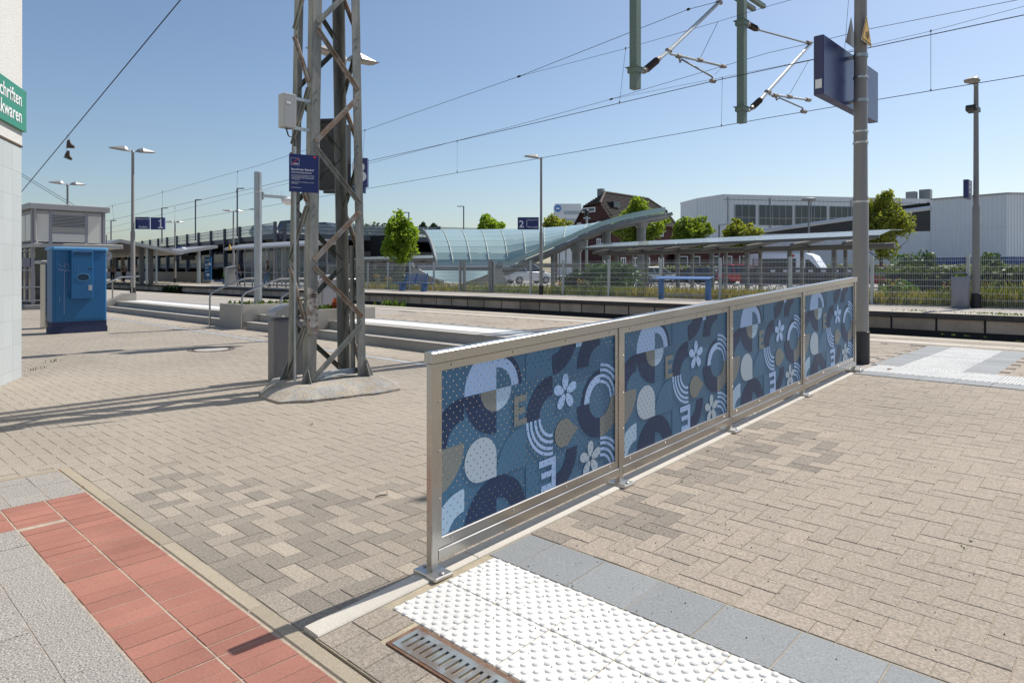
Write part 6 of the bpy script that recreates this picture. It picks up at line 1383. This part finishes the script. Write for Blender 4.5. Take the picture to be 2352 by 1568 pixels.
# ================================================================ TREES, SHRUBS, GRASS
def foliage(q, cx, cy, cz, rx, rz, n, leaf, rr, lobes=14, conic=0., hollow=.35):
    L = []; so = Vector((lobes*1.7 + rx, rz, 3.3))
    lim = lambda v: .80 + .55*mnoise.noise(v.normalized()*1.3 + so) + .25*mnoise.noise(v.normalized()*3.1 + so)
    for _ in range(lobes):
        while True:
            a = Vector((rr.uniform(-1,1), rr.uniform(-1,1), rr.uniform(-1,1)))
            if a.length < min(1, lim(a)): break
        tap = 1 - conic*(a.z*.5 + .5); L.append((cx + a.x*rx*.88*tap, cy + a.y*rx*.88*tap, cz + a.z*rz*.84, rx*rr.uniform(.18, .36)*(tap*.6+.4)))
    for _ in range(n):
        x, y, z, r = rr.choice(L)
        d = Vector((rr.gauss(0,1), rr.gauss(0,1), rr.gauss(0,1))).normalized(); k = r*(rr.uniform(hollow, 1) ** .6)
        p = Vector((x, y, z)) + d*k
        if rr.random() < .5:
            while True:
                a = Vector((rr.uniform(-1,1), rr.uniform(-1,1), rr.uniform(-1,1))); tp = 1 - conic*(a.z*.5 + .5)
                if a.length > lim(a): continue
                p = Vector((cx + a.x*rx*1.05*tp, cy + a.y*rx*1.05*tp, cz + a.z*rz*1.05))
                if mnoise.noise(p*(2.6/rx) + Vector((lobes, 0, 0))) > -.05 - .35*(1 - a.length): break
            k = r*.7; d = Vector((rr.gauss(0,1), rr.gauss(0,1), rr.gauss(0,1))).normalized()
        nrm_ = (d + Vector((rr.gauss(0,.6), rr.gauss(0,.6), rr.gauss(0,.6)))).normalized()
        s = nrm_.cross(Vector((rr.gauss(0,1), rr.gauss(0,1), rr.gauss(0,1)))).normalized(); t = nrm_.cross(s); l = leaf*rr.uniform(.6, 1.3)
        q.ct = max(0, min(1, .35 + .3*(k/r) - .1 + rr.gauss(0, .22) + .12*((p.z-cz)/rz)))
        q.add([p - s*l*.5, p + t*l*.32, p + s*l*.55, p - t*l*.32], [(0,1,2,3)])
def tree(lb, u, vt, vb, hw, d, mat, seed, n=2600, conic=.35, group='trees beyond the platform', name='tree'):
    rr = random.Random(seed); b = Wd(u, 623, d); zt = EYE + (CY-vt)*d/FP; zb = EYE + (CY-vb)*d/FP; rx = hw*d/FP; rz = (zt-zb)/2
    t = thing(name, lb, 'tree', (b.x, b.y, GZ), group); q = MB()
    q.tube([(b.x, b.y, GZ), (b.x+.05, b.y, zb*.6+.3), (b.x, b.y+.05, zb+rz*.8), (b.x, b.y, zt-rz*.3)], [.03*rx+.09, .025*rx+.07, .05, .02], 8)
    for k in range(7):
        a = rr.uniform(0, 6.28); z0 = zb + rz*rr.uniform(-.1, .9); q.tube([(b.x, b.y, z0), (b.x + .45*rx*math.cos(a), b.y + .45*rx*math.sin(a), z0 + rz*.3), (b.x + .75*rx*math.cos(a), b.y + .75*rx*math.sin(a), z0 + rz*.55)], [.04, .025, .01], 5)
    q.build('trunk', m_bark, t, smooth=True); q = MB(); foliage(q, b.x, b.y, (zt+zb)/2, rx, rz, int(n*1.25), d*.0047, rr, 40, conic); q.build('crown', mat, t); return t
lf_b = leafm('leaf_bright', (.23, .34, .045), .58); lf_m = leafm('leaf_mid', (.18, .26, .04), .55); lf_o = leafm('leaf_olive', (.21, .245, .05), .55); lf_d = leafm('leaf_dark', (.03, .06, .018), .25); lf_f = leafm('leaf_far', (.075, .10, .05), .2)
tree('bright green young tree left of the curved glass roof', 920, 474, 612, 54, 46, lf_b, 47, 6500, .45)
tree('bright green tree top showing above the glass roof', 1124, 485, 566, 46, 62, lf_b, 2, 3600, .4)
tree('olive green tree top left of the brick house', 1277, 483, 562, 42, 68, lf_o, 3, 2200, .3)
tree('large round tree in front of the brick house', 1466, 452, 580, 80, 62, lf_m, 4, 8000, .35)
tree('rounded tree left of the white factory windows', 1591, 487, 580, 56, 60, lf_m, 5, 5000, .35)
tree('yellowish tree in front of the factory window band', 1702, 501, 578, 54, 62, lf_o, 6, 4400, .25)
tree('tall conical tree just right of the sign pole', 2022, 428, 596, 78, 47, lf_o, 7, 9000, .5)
tree('dark slim poplar far behind the bright green tree', 971, 507, 540, 11, 150, lf_d, 8, 500, .3, 'distant poplars'); tree('small dark poplar pair member nearest the glass roof top', 996, 511, 540, 14, 150, lf_d, 9, 500, .4, 'distant poplars')
tree('pale green treetops behind the garage right part', 850, 511, 560, 60, 120, lf_f, 10, 1500, .1); tree('small pale treetop behind the garage near the mast', 762, 520, 555, 34, 120, lf_f, 12, 800, .1)
def shrub(lb, u, vt, vb, hw, d, mat, seed, n, cat='shrub', flat=False):
    rr = random.Random(seed); b = Wd(u, 623, d); zt = EYE + (CY-vt)*d/FP; zb = max(GZ, EYE + (CY-vb)*d/FP); rx = hw*d/FP; t = thing('shrub', lb, cat, (b.x, b.y, GZ), 'shrubs beyond the fence'); q = MB()
    for k in range(5): a = k*1.3; q.tube([(b.x, b.y, GZ), (b.x + rx*.5*math.cos(a), b.y + rx*.3*math.sin(a), (zt+GZ)*.45), (b.x + rx*.7*math.cos(a), b.y + rx*.4*math.sin(a), zt*.8)], [.03, .02, .006], 5)
    q.build('stems', m_bark, t); q = MB(); foliage(q, b.x, b.y, (zt+GZ)/2, rx, (zt-GZ)/2*.95, n, .17, rr, 26, .15); q.build('leaves', mat, t)
shrub('tall leafy shrub with upright shoots right of the conical tree', 2105, 567, 660, 62, 31, leafm('leaf_shrub', (.055, .11, .025)), 21, 2600); shrub('dark shrub behind the right-hand lamp post', 2282, 568, 660, 42, 31, leafm('leaf_shrub2', (.06, .11, .03)), 22, 1600)
shrub('dense dark green bush in front of the bike canopy', 1400, 597, 660, 80, 33, leafm('leaf_bush', (.04, .09, .014)), 23, 3200); shrub('low dark green bush left of the dense bush', 1325, 616, 660, 40, 33, lf_d, 24, 1300); shrub('low green bushes behind the blue bench', 890, 614, 660, 56, 45, leafm('leaf_bush2', (.04, .075, .02)), 25, 2000)
shrub('small bright weed bush with yellow flowers near the sign pole', 2070, 645, 692, 42, 26.5, leafm('leaf_weed', (.08, .16, .03)), 26, 900)
def hedge(lb, u0, u1, d, h, mat, seed, n):
    rr = random.Random(seed); a, b = Wd(u0, 623, d), Wd(u1, 623, d); t = thing('hedge', lb, 'hedge', ((a.x+b.x)/2, (a.y+b.y)/2, GZ)); q = MB()
    for _ in range(n):
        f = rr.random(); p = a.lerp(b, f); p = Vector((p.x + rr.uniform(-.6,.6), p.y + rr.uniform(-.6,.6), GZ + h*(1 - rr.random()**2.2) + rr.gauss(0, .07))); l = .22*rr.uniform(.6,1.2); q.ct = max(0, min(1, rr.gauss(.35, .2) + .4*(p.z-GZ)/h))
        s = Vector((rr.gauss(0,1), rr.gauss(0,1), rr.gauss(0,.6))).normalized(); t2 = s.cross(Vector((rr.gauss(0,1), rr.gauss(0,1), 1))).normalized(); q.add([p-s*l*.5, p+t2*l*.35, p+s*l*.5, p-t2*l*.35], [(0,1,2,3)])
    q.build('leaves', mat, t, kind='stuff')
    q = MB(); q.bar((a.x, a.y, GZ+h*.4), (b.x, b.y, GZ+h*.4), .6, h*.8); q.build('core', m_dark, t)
hedge('trimmed yellow-green hedge behind the parked cars', 1395, 1640, 66, 1.55, leafm('leaf_hedge', (.13, .16, .03)), 31, 1800); hedge('trimmed hedge along the blue striped hall at right', 1905, 2420, 60, 1.65, leafm('leaf_hedge2', (.11, .13, .03)), 32, 2600)
hedge('dark hedge below the shrubs at the right edge', 2040, 2420, 29.8, 1.2, leafm('leaf_hedge3', (.055, .09, .025)), 33, 3200)
# dry grass verge (uncountable), weeds and yellow ragwort
q = MB(); qd = MB(); rr = random.Random(5)
for _ in range(30000):
    u = rr.uniform(760, 2420); y = 24.48 + 2.6*rr.random()**1.5; p = Wy(u, 640, y); hgt = rr.uniform(.14, .55)*(1.6 if (u > 2240 and rr.random() < .5) else 1); pat = mnoise.noise(Vector((p.x*.35, y*.5, 1)))
    tuft(qd if pat + rr.gauss(0, .25) > .08 else q, p.x, y, GZ, 1, hgt, .02, rr, .010)
tag(qd.build('dry_grass', leaf_y), 'dry yellow grass along the fence of the far platform', 'grass')['kind'] = 'stuff'; tag(q.build('green_grass', leafm('leaf_grass', (.20, .24, .06))), 'green grass and weeds along the far platform fence', 'grass')['kind'] = 'stuff'
for k, (u, y, h) in enumerate(((868, 24.7, .9), (893, 24.6, .75), (1283, 24.7, .6), (1337, 24.8, .7), (1478, 24.7, 1.5), (1385, 24.7, .9), (2053, 24.8, .8), (2170, 24.9, .6), (1130, 24.7, .5), (2195, 25, .7), (1356, 24.9, .8))):
    p = Wy(u, 640, y); t = thing('ragwort_weed', ('tall weed left of the bench', 'yellow flowering weed beside the bench back', 'orange flowering weed below the track two lamp', 'bright weed right of the lamp post foot', 'very tall pale weed before the bicycles', 'green weed in front of the dense dark bush', 'yellow flowering weed right of the sign pole', 'low weed left of the rounded bin', 'low flowering weed at the gate', 'yellow flowers close to the rounded bin', 'leafy weed among the grass below the dark bush')[k], 'weed', (p.x, y, GZ), 'weeds along the fence')
    q = MB()
    for j in range(9): q.tube([(p.x+rr.uniform(-.1,.1), y, GZ), (p.x+rr.uniform(-.25,.25), y+rr.uniform(-.1,.1), GZ+h*rr.uniform(.7,1))], .006, 4)
    q.build('stalks', m_soil, t); q = MB()
    for j in range(70): a = Vector((p.x+rr.gauss(0,.16), y+rr.gauss(0,.1), GZ+h*rr.random())); s = Vector((rr.gauss(0,1), rr.gauss(0,1), rr.gauss(0,1))).normalized()*.05; t2 = s.cross(Vector((1,.3,.5))).normalized()*.03; q.ct = rr.random(); q.quad(a-s, a+t2, a+s, a-t2)
    q.build('leaves', leaf_w, t)
    if k not in (4, 5, 7, 10):
        q = MB()
        for j in range(16): a = Vector((p.x+rr.gauss(0,.14), y-.1+rr.gauss(0,.08), GZ+h*rr.uniform(.75,1.05))); q.lathe(a.x, a.y, [(.012, a.z-.01), (.035, a.z+.01), (.02, a.z+.03)], 6)
        q.build('flowers', leaf_o, t)
# weeds on the platform edges, in the track, at the foundation and in the joints
q = MB()
def line_tufts(pts, n, h, sp, wd=.006, broad=False):
    for u, v, z in pts:
        p = Wz(u, v, z); tuft(q, p.x, p.y, z, n, h, sp, rr, wd, broad)
line_tufts([(2260,720,ZP),(2300,722,ZP),(2330,723,ZP),(2345,724,ZP),(2100,714,ZP),(1290,678,ZP),(1340,681,ZP)], 60, .05, .35, .01)
line_tufts([(2165,768,ZP),(2220,772,ZP),(2262,775,ZP),(2340,784,ZP),(2190,770,ZP)], 6, .03, .03)
tag(q.build('edge_weeds', leaf_w), 'small green weeds along the platform edges', 'weeds')['kind'] = 'stuff'
tk = thing('track_weed', 'green weed clump growing in the track beside the near platform edge', 'weed', Wy(900, 700, 14.0)); q = MB(); p = Wy(900, 694, 15.5)
for _ in range(22): tuft(q, p.x + rr.gauss(0,.28), 15.5 + rr.gauss(0,.15), p.z-.45, 5, .55, .12, rr, .03, True)
q.build('leaves', leaf_w, tk)
iv = thing('ivy_patch', 'dark green ivy patch hanging over the far platform wall', 'ivy', Wy(395, 660, 20.25)); q = MB(); a0, a1 = Wy(382, 660, 20.25).x, Wy(415, 660, 20.25).x
for _ in range(900): x = rr.uniform(a0, a1); z = ZP - rr.random()*.75; c_ = Vector((x, 20.28 - rr.random()*.35, z)); s = Vector((rr.gauss(0,1), rr.gauss(0,1), rr.gauss(0,1))).normalized()*.12; t2 = s.cross(Vector((.2,1,.4))).normalized()*.08; q.ct = rr.random()*.6; q.quad(c_-s, c_+t2, c_+s, c_-t2)
q.build('leaves', lf_d, iv)
q = MB()
for u, v in ((640,924),(660,926),(690,922),(720,917),(730,915),(800,910),(815,909),(860,903),(70,851),(85,849),(100,846),(115,832),(125,829)): p = Wz(u, v, .0); tuft(q, p.x, p.y, 0, 8, .05, .05, rr, .004)
for u, v, z in ((1628, 1052, .12), (1566, 1120, .1), (2035, 905, .26), (1990, 893, .28), (1870, 1010, .2), (2230, 1240, .15), (2210, 1250, .15), (1880, 958, .22)): p = Wz(u, v, z); tuft(q, p.x, p.y, zr(p.y), 6, .012, .012, rr, .003)
tag(q.build('joint_weeds', leaf_w), 'tiny weeds growing in paving joints', 'weeds')['kind'] = 'stuff'
# grit, dry leaves, twig, paper
q = MB()
for _ in range(420):
    if rr.random() < .75: x, y = rr.gauss(-1.6, .55), rr.gauss(3.4, 1.0)
    else: x, y = rr.gauss(-1.9, .5), rr.gauss(2.05, .2)
    if y < 1.8 or x < -2.3: continue
    r = rr.uniform(.0014, .0034); z = zr(y) + .001; q.lathe(x, y, [(r*.8, z), (r, z+r*.7), (r*.4, z+r*1.3)], 5)
tag(q.build('grit', M('dark_grit', (.05, .045, .04), .9)), 'dark grit scattered on the ramp pavers and tiles', 'grit')['kind'] = 'stuff'
m_leafb = M('dry_leaf', (.35, .17, .05), .7)
for lb, u, v, z, s in (('small orange dry leaf by the granite edging', 189, 1121, 0, .02), ('second dry leaf near the granite corner', 138, 1083, 0, .016), ('yellow dry leaf on pavers before the barrier', 888, 1133, 0, .012), ('pale dry leaf left of the mast foundation', 716, 975, 0, .025), ('yellow leaf on the far white tactile tiles', 2043, 849, ZP, .035)):
    p = Wz(u, v, z); q = MB(); q.add([(p.x-s, p.y, z+.004), (p.x, p.y-s*.5, z+.012), (p.x+s, p.y, z+.006), (p.x, p.y+s*.5, z+.016)], [(0,1,2,3)]); tag(q.build('dry_leaf', m_leafb), lb, 'leaf', 'dry leaves')
p, p2_ = Wz(862, 1143, 0), Wz(890, 1138, 0); tag(MB().tube([(p.x, p.y, .008), ((p.x+p2_.x)/2, (p.y+p2_.y)/2, .012), (p2_.x, p2_.y, .008)], .004, 5).build('twig', m_bark), 'short brown twig on the pavers left of the barrier', 'twig')
p = Wz(600, 735, 0); p = Wz(436, 735, 0); q = MB()
for k in range(6): q.add([(p.x+rr.uniform(-.2,.2), p.y+rr.uniform(-.1,.1), rr.uniform(.01,.08)) for _ in range(4)], [(0,1,2,3)])
tag(q.build('paper_litter', m_white), 'crumpled white paper litter before the wide steps', 'litter')

# ================================================================ PEOPLE ON THE FAR PLATFORM
def skin(name, V, E_, rad, m, parent, root=0, sub=1):
    me = bpy.data.meshes.new(name); me.from_pydata(V, E_, []); ob = bpy.data.objects.new(name, me); C.objects.link(ob)
    md = ob.modifiers.new('s', 'SKIN'); md.use_smooth_shade = True
    for i, sv_ in enumerate(me.skin_vertices[0].data): sv_.radius = (rad[i], rad[i]) if not isinstance(rad[i], tuple) else rad[i]; sv_.use_root = (i == root)
    ob.modifiers.new('d', 'SUBSURF').levels = sub; ob.modifiers['d'].render_levels = sub; bpy.context.view_layer.update()
    nm = bpy.data.meshes.new_from_object(ob.evaluated_get(bpy.context.evaluated_depsgraph_get())); bpy.data.objects.remove(ob); nm.materials.clear(); nm.materials.append(m); nm.name = name
    o = bpy.data.objects.new(name, nm); C.objects.link(o); o.parent = parent; return o
m_skin = M('skin', (.42, .26, .19), .6); m_skin2 = M('skin_tan', (.27, .16, .11), .6)
def person(lb, loc, rz, J, top, trous, hair, skinm=None, hairlen=.0, shorts=False, shoe=(.5, .5, .5), H=1.75):
    """J: joint positions for a person facing local -y (hip, chest, neck, head, shoulders, elbows, wrists, knees, ankles)"""
    t = thing('person', lb, 'person', loc, None, rz); k = H/1.75; sm = skinm or m_skin
    D = dict(hip=(0,0,.95), belly=(0,-.01,1.12), chest=(0,0,1.32), neck=(0,0,1.49), head0=(0,-.02,1.56), head1=(0,-.03,1.68), shL=(.17,0,1.42), shR=(-.17,0,1.42), elL=(.23,.03,1.15), elR=(-.23,.03,1.15), wrL=(.24,-.05,.92), wrR=(-.24,-.05,.92), hjL=(.09,0,.92), hjR=(-.09,0,.92), knL=(.10,-.03,.50), knR=(-.10,-.03,.50), anL=(.10,.02,.09), anR=(-.10,.02,.09)); D.update(J)
    for s in 'LR':
        a = Vector(D['an'+s]); D.setdefault('toe'+s, (a.x, a.y-.16, a.z-.05)); w_ = Vector(D['wr'+s]); e_ = Vector(D['el'+s]); dr_ = (w_-e_).normalized(); D['pa'+s] = tuple(w_ + dr_*.08); sd_ = dr_.cross(Vector((0,1,.2))).normalized()
        for f in range(4): D['f%d%s' % (f, s)] = tuple(w_ + dr_*(.165 - .012*abs(f-1)) + sd_*.022*(f-1.5) + Vector((0,-.015,0)))
        D['th'+s] = tuple(w_ + dr_*.09 + sd_*-.055)
    names = list(D); V = [tuple(Vector(D[n])*k) for n in names]; ix = {n: i for i, n in enumerate(names)}
    Ed = [('hip','belly'),('belly','chest'),('chest','neck'),('neck','head0'),('head0','head1')]
    for s in 'LR': Ed += [('chest','sh'+s),('sh'+s,'el'+s),('el'+s,'wr'+s),('wr'+s,'pa'+s),('wr'+s,'th'+s),('hip','hj'+s),('hj'+s,'kn'+s),('kn'+s,'an'+s),('an'+s,'toe'+s)] + [('pa'+s,'f%d%s' % (f, s)) for f in range(4)]
    rd = dict(hip=(.135,.10), belly=(.125,.09), chest=(.15,.10), neck=.055, head0=.075, head1=.092); 
    for s in 'LR': rd.update({'sh'+s: .065, 'el'+s: .042, 'wr'+s: .030, 'pa'+s: (.036,.018), 'th'+s: .010, 'hj'+s: .085, 'kn'+s: .058, 'an'+s: .042, 'toe'+s: .038}); rd.update({'f%d%s' % (f, s): .009 for f in range(4)})
    body = skin('body', V, [(ix[a], ix[b]) for a, b in Ed], [tuple(np_*k for np_ in rd[n]) if isinstance(rd[n], tuple) else rd[n]*k for n in names], sm, t, ix['hip'])
    def sub_skin(nm, ns, es, grow, m): 
        idx = {n: i for i, n in enumerate(ns)}; return skin(nm, [tuple(Vector(D[n])*k) for n in ns], [(idx[a], idx[b]) for a, b in es], [tuple(q_*k + grow for q_ in rd[n]) if isinstance(rd[n], tuple) else rd[n]*k + grow for n in ns], m, t, 0)
    for s in 'LR': D['mu'+s] = tuple(Vector(D['sh'+s]).lerp(Vector(D['el'+s]), .75)); rd['mu'+s] = .052
    D['waist'] = tuple(Vector(D['hip']) + Vector((0,0,.03))); rd['waist'] = (.135,.10)
    sub_skin('shirt', ['belly','chest','shL','shR','muL','muR','waist'], [('waist','belly'),('belly','chest'),('chest','shL'),('chest','shR'),('shL','muL'),('shR','muR')], .014, M('cloth', top, .9, 0, .1, 6))
    for s in 'LR': D['sh_'+s] = tuple(Vector(D['hj'+s]).lerp(Vector(D['kn'+s]), .85)); rd['sh_'+s] = .07; D['cu'+s] = tuple(Vector(D['kn'+s]).lerp(Vector(D['an'+s]), .9)); rd['cu'+s] = .05
    ns = ['hip','hjL','hjR','knL','knR','cuL','cuR'] if not shorts else ['hip','hjL','hjR','sh_L','sh_R']
    es = [('hip','hjL'),('hip','hjR')] + ([('hjL','knL'),('hjR','knR'),('knL','cuL'),('knR','cuR')] if not shorts else [('hjL','sh_L'),('hjR','sh_R')])
    sub_skin('trousers', ns, es, .016, M('cloth', trous, .9, 0, .1, 6))
    h = Vector(D['head1'])*k; q = MB(); n = 12; rings = []
    for j in range(6): ph = math.pi*.52*j/5; rings.append([h + Vector((.102*k*math.sin(ph+.02)*math.cos(2*math.pi*i/n), .02 + .105*k*math.sin(ph+.02)*math.sin(2*math.pi*i/n), .012 + .105*k*math.cos(ph))) for i in range(n)])
    q.loft(rings, True, False)
    if hairlen: q.loft([[h + Vector((.095*k*math.cos(2*math.pi*i/n)*w_, .045 + .07*k*math.sin(2*math.pi*i/n), z)) for i in range(n)] for w_, z in ((1, .03), (1.05, -.12), (.9, -hairlen*.7), (.6, -hairlen))])
    fixn(q.build('hair', M('hair', hair, .6), t, smooth=True, local=True))
    q = MB(); f0 = Vector(D['head1'])*k
    q.add([f0 + Vector(p) for p in ((-.012,-.088,-.005),(.012,-.088,-.005),(0,-.115,-.03),(0,-.09,.02))], [(0,1,2),(0,2,3),(1,3,2)]); q.build('nose', sm, body, local=True)
    q = MB(); 
    for sx in (-.033, .033): q.lathe(f0.x+sx, f0.y-.088, [(.004, f0.z+.004), (.011, f0.z+.012), (.004, f0.z+.02)], 6)
    q.box(f0.x-.022, f0.x+.022, f0.y-.088, f0.y-.078, f0.z-.062, f0.z-.054); q.build('eyes_and_mouth', m_dark, body, local=True)
    for s in 'LR':
        a = Vector(D['an'+s])*k; b2_ = Vector(D['toe'+s])*k; skin('shoe', [tuple(a + Vector((0,.05,-.04))), tuple((a+b2_)/2 + Vector((0,0,-.01))), tuple(b2_ + Vector((0,-.05,-.005)))], [(0,1),(1,2)], [.044, .046, .036], M('shoe', shoe, .6), t)
    return t
def on_p2(u, v): p = Wz(u, v, ZP); return (p.x, p.y, ZP)
face = lambda u: YAW - math.atan((u-CX)/FP) + 0.   # turn that makes local -y look back at the viewer
man = person('person in black top and dark jeans leaning by the shelter looking down', on_p2(547, 657), face(547) + R(60), dict(head0=(0,-.04,1.55), head1=(0,-.09,1.65), elR=(-.22,.02,1.16), wrR=(-.14,-.22,1.10), knL=(.12,-.12,.50), anL=(.12,-.02,.09)), (.015,.015,.02), (.03,.05,.10), (.015,.012,.01), m_skin2)
wom = person('person with long hair, dark top and wide light jeans walking right', on_p2(614, 661), face(614) + R(-75), dict(knL=(.09,-.20,.50), anL=(.09,-.25,.10), knR=(-.09,.05,.50), anR=(-.09,.22,.13), wrL=(.2,-.18,.95)), (.012,.014,.022), (.16,.25,.36), (.16,.09,.045), m_skin, .30)
sit = person('person in black trousers and green top sitting on a blue bench', on_p2(514, 652), face(514) + R(80), dict(hip=(0,0,.52), belly=(0,-.02,.68), chest=(0,-.06,.88), neck=(0,-.09,1.05), head0=(0,-.11,1.12), head1=(0,-.14,1.23), shL=(.17,-.06,.98), shR=(-.17,-.06,.98), elL=(.22,-.16,.72), elR=(-.22,-.16,.72), wrL=(.12,-.36,.74), wrR=(-.12,-.36,.74), hjL=(.09,-.04,.52), hjR=(-.09,-.04,.52), knL=(.10,-.45,.52), knR=(-.10,-.45,.52), anL=(.10,-.50,.09), anR=(-.10,-.58,.10)), (.08,.22,.06), (.012,.012,.014), (.02,.015,.012))
p = on_p2(523, 652); b3 = thing('platform_bench', 'small blue bench under the sitting person on the far platform', 'bench', p); MB().bbox(p[0]-.9, p[0]+.9, p[1]-.2, p[1]+.3, ZP+.36, ZP+.42, .01).build('seat', m_bench, b3)
for s in (-.6, .6): MB().box(p[0]+s-.06, p[0]+s+.06, p[1]-.15, p[1]+.2, ZP, ZP+.36).build('leg', m_bench, b3)
person('person in white shirt and dark trousers, hands on hips, leftmost under the canopy', on_p2(258, 648), face(258), dict(elL=(.36,.05,1.2), elR=(-.36,.05,1.2), wrL=(.17,-.05,1.02), wrR=(-.17,-.05,1.02)), (.55,.50,.48), (.02,.03,.07), (.10,.08,.07))
person('person with cap and dark jacket reading, second from left under the canopy', on_p2(285, 648), face(285) + R(40), dict(wrL=(.1,-.28,1.18), wrR=(-.1,-.28,1.18), anL=(.12,.15,.10)), (.02,.025,.05), (.015,.015,.02), (.03,.03,.03), None, 0, False, (.6,.6,.6))
person('person in white shirt and beige shorts beside the near lamp post', on_p2(311, 648.5), face(311) + R(30), dict(wrL=(.12,-.25,1.2)), (.6,.6,.6), (.40,.34,.28), (.05,.035,.025), None, 0, True, (.7,.7,.7))
p = on_p2(322, 649); cs_ = thing('suitcase', 'dark green upright suitcase under the far canopy', 'suitcase', p); MB().bbox(p[0]-.22, p[0]+.22, p[1]-.35, p[1]+.35, ZP+.05, ZP+1.0, .06).build('shell', M('suitcase_green', (.03, .045, .035), .5), cs_); MB().tube([(p[0], p[1]-.2, ZP+1.0), (p[0], p[1]-.2, ZP+1.25), (p[0], p[1]+.2, ZP+1.25), (p[0], p[1]+.2, ZP+1.0)], .03, 6).build('handle', m_galv, cs_)
p = Wz(529, 656, ZP); tb_ = thing('waste_bin', 'tall square grey bin beside the shelter corner post', 'waste bin', p); MB().bbox(p.x-.35, p.x+.35, p.y-.3, p.y+.3, ZP, 1.7, .03).build('body', m_alu_l, tb_); MB().prism([(p.y-.34, 1.7), (p.y+.34, 1.7), (p.y+.34, 1.86)], p.x-.4, p.x+.4, 'x').build('lid', m_alu, tb_)
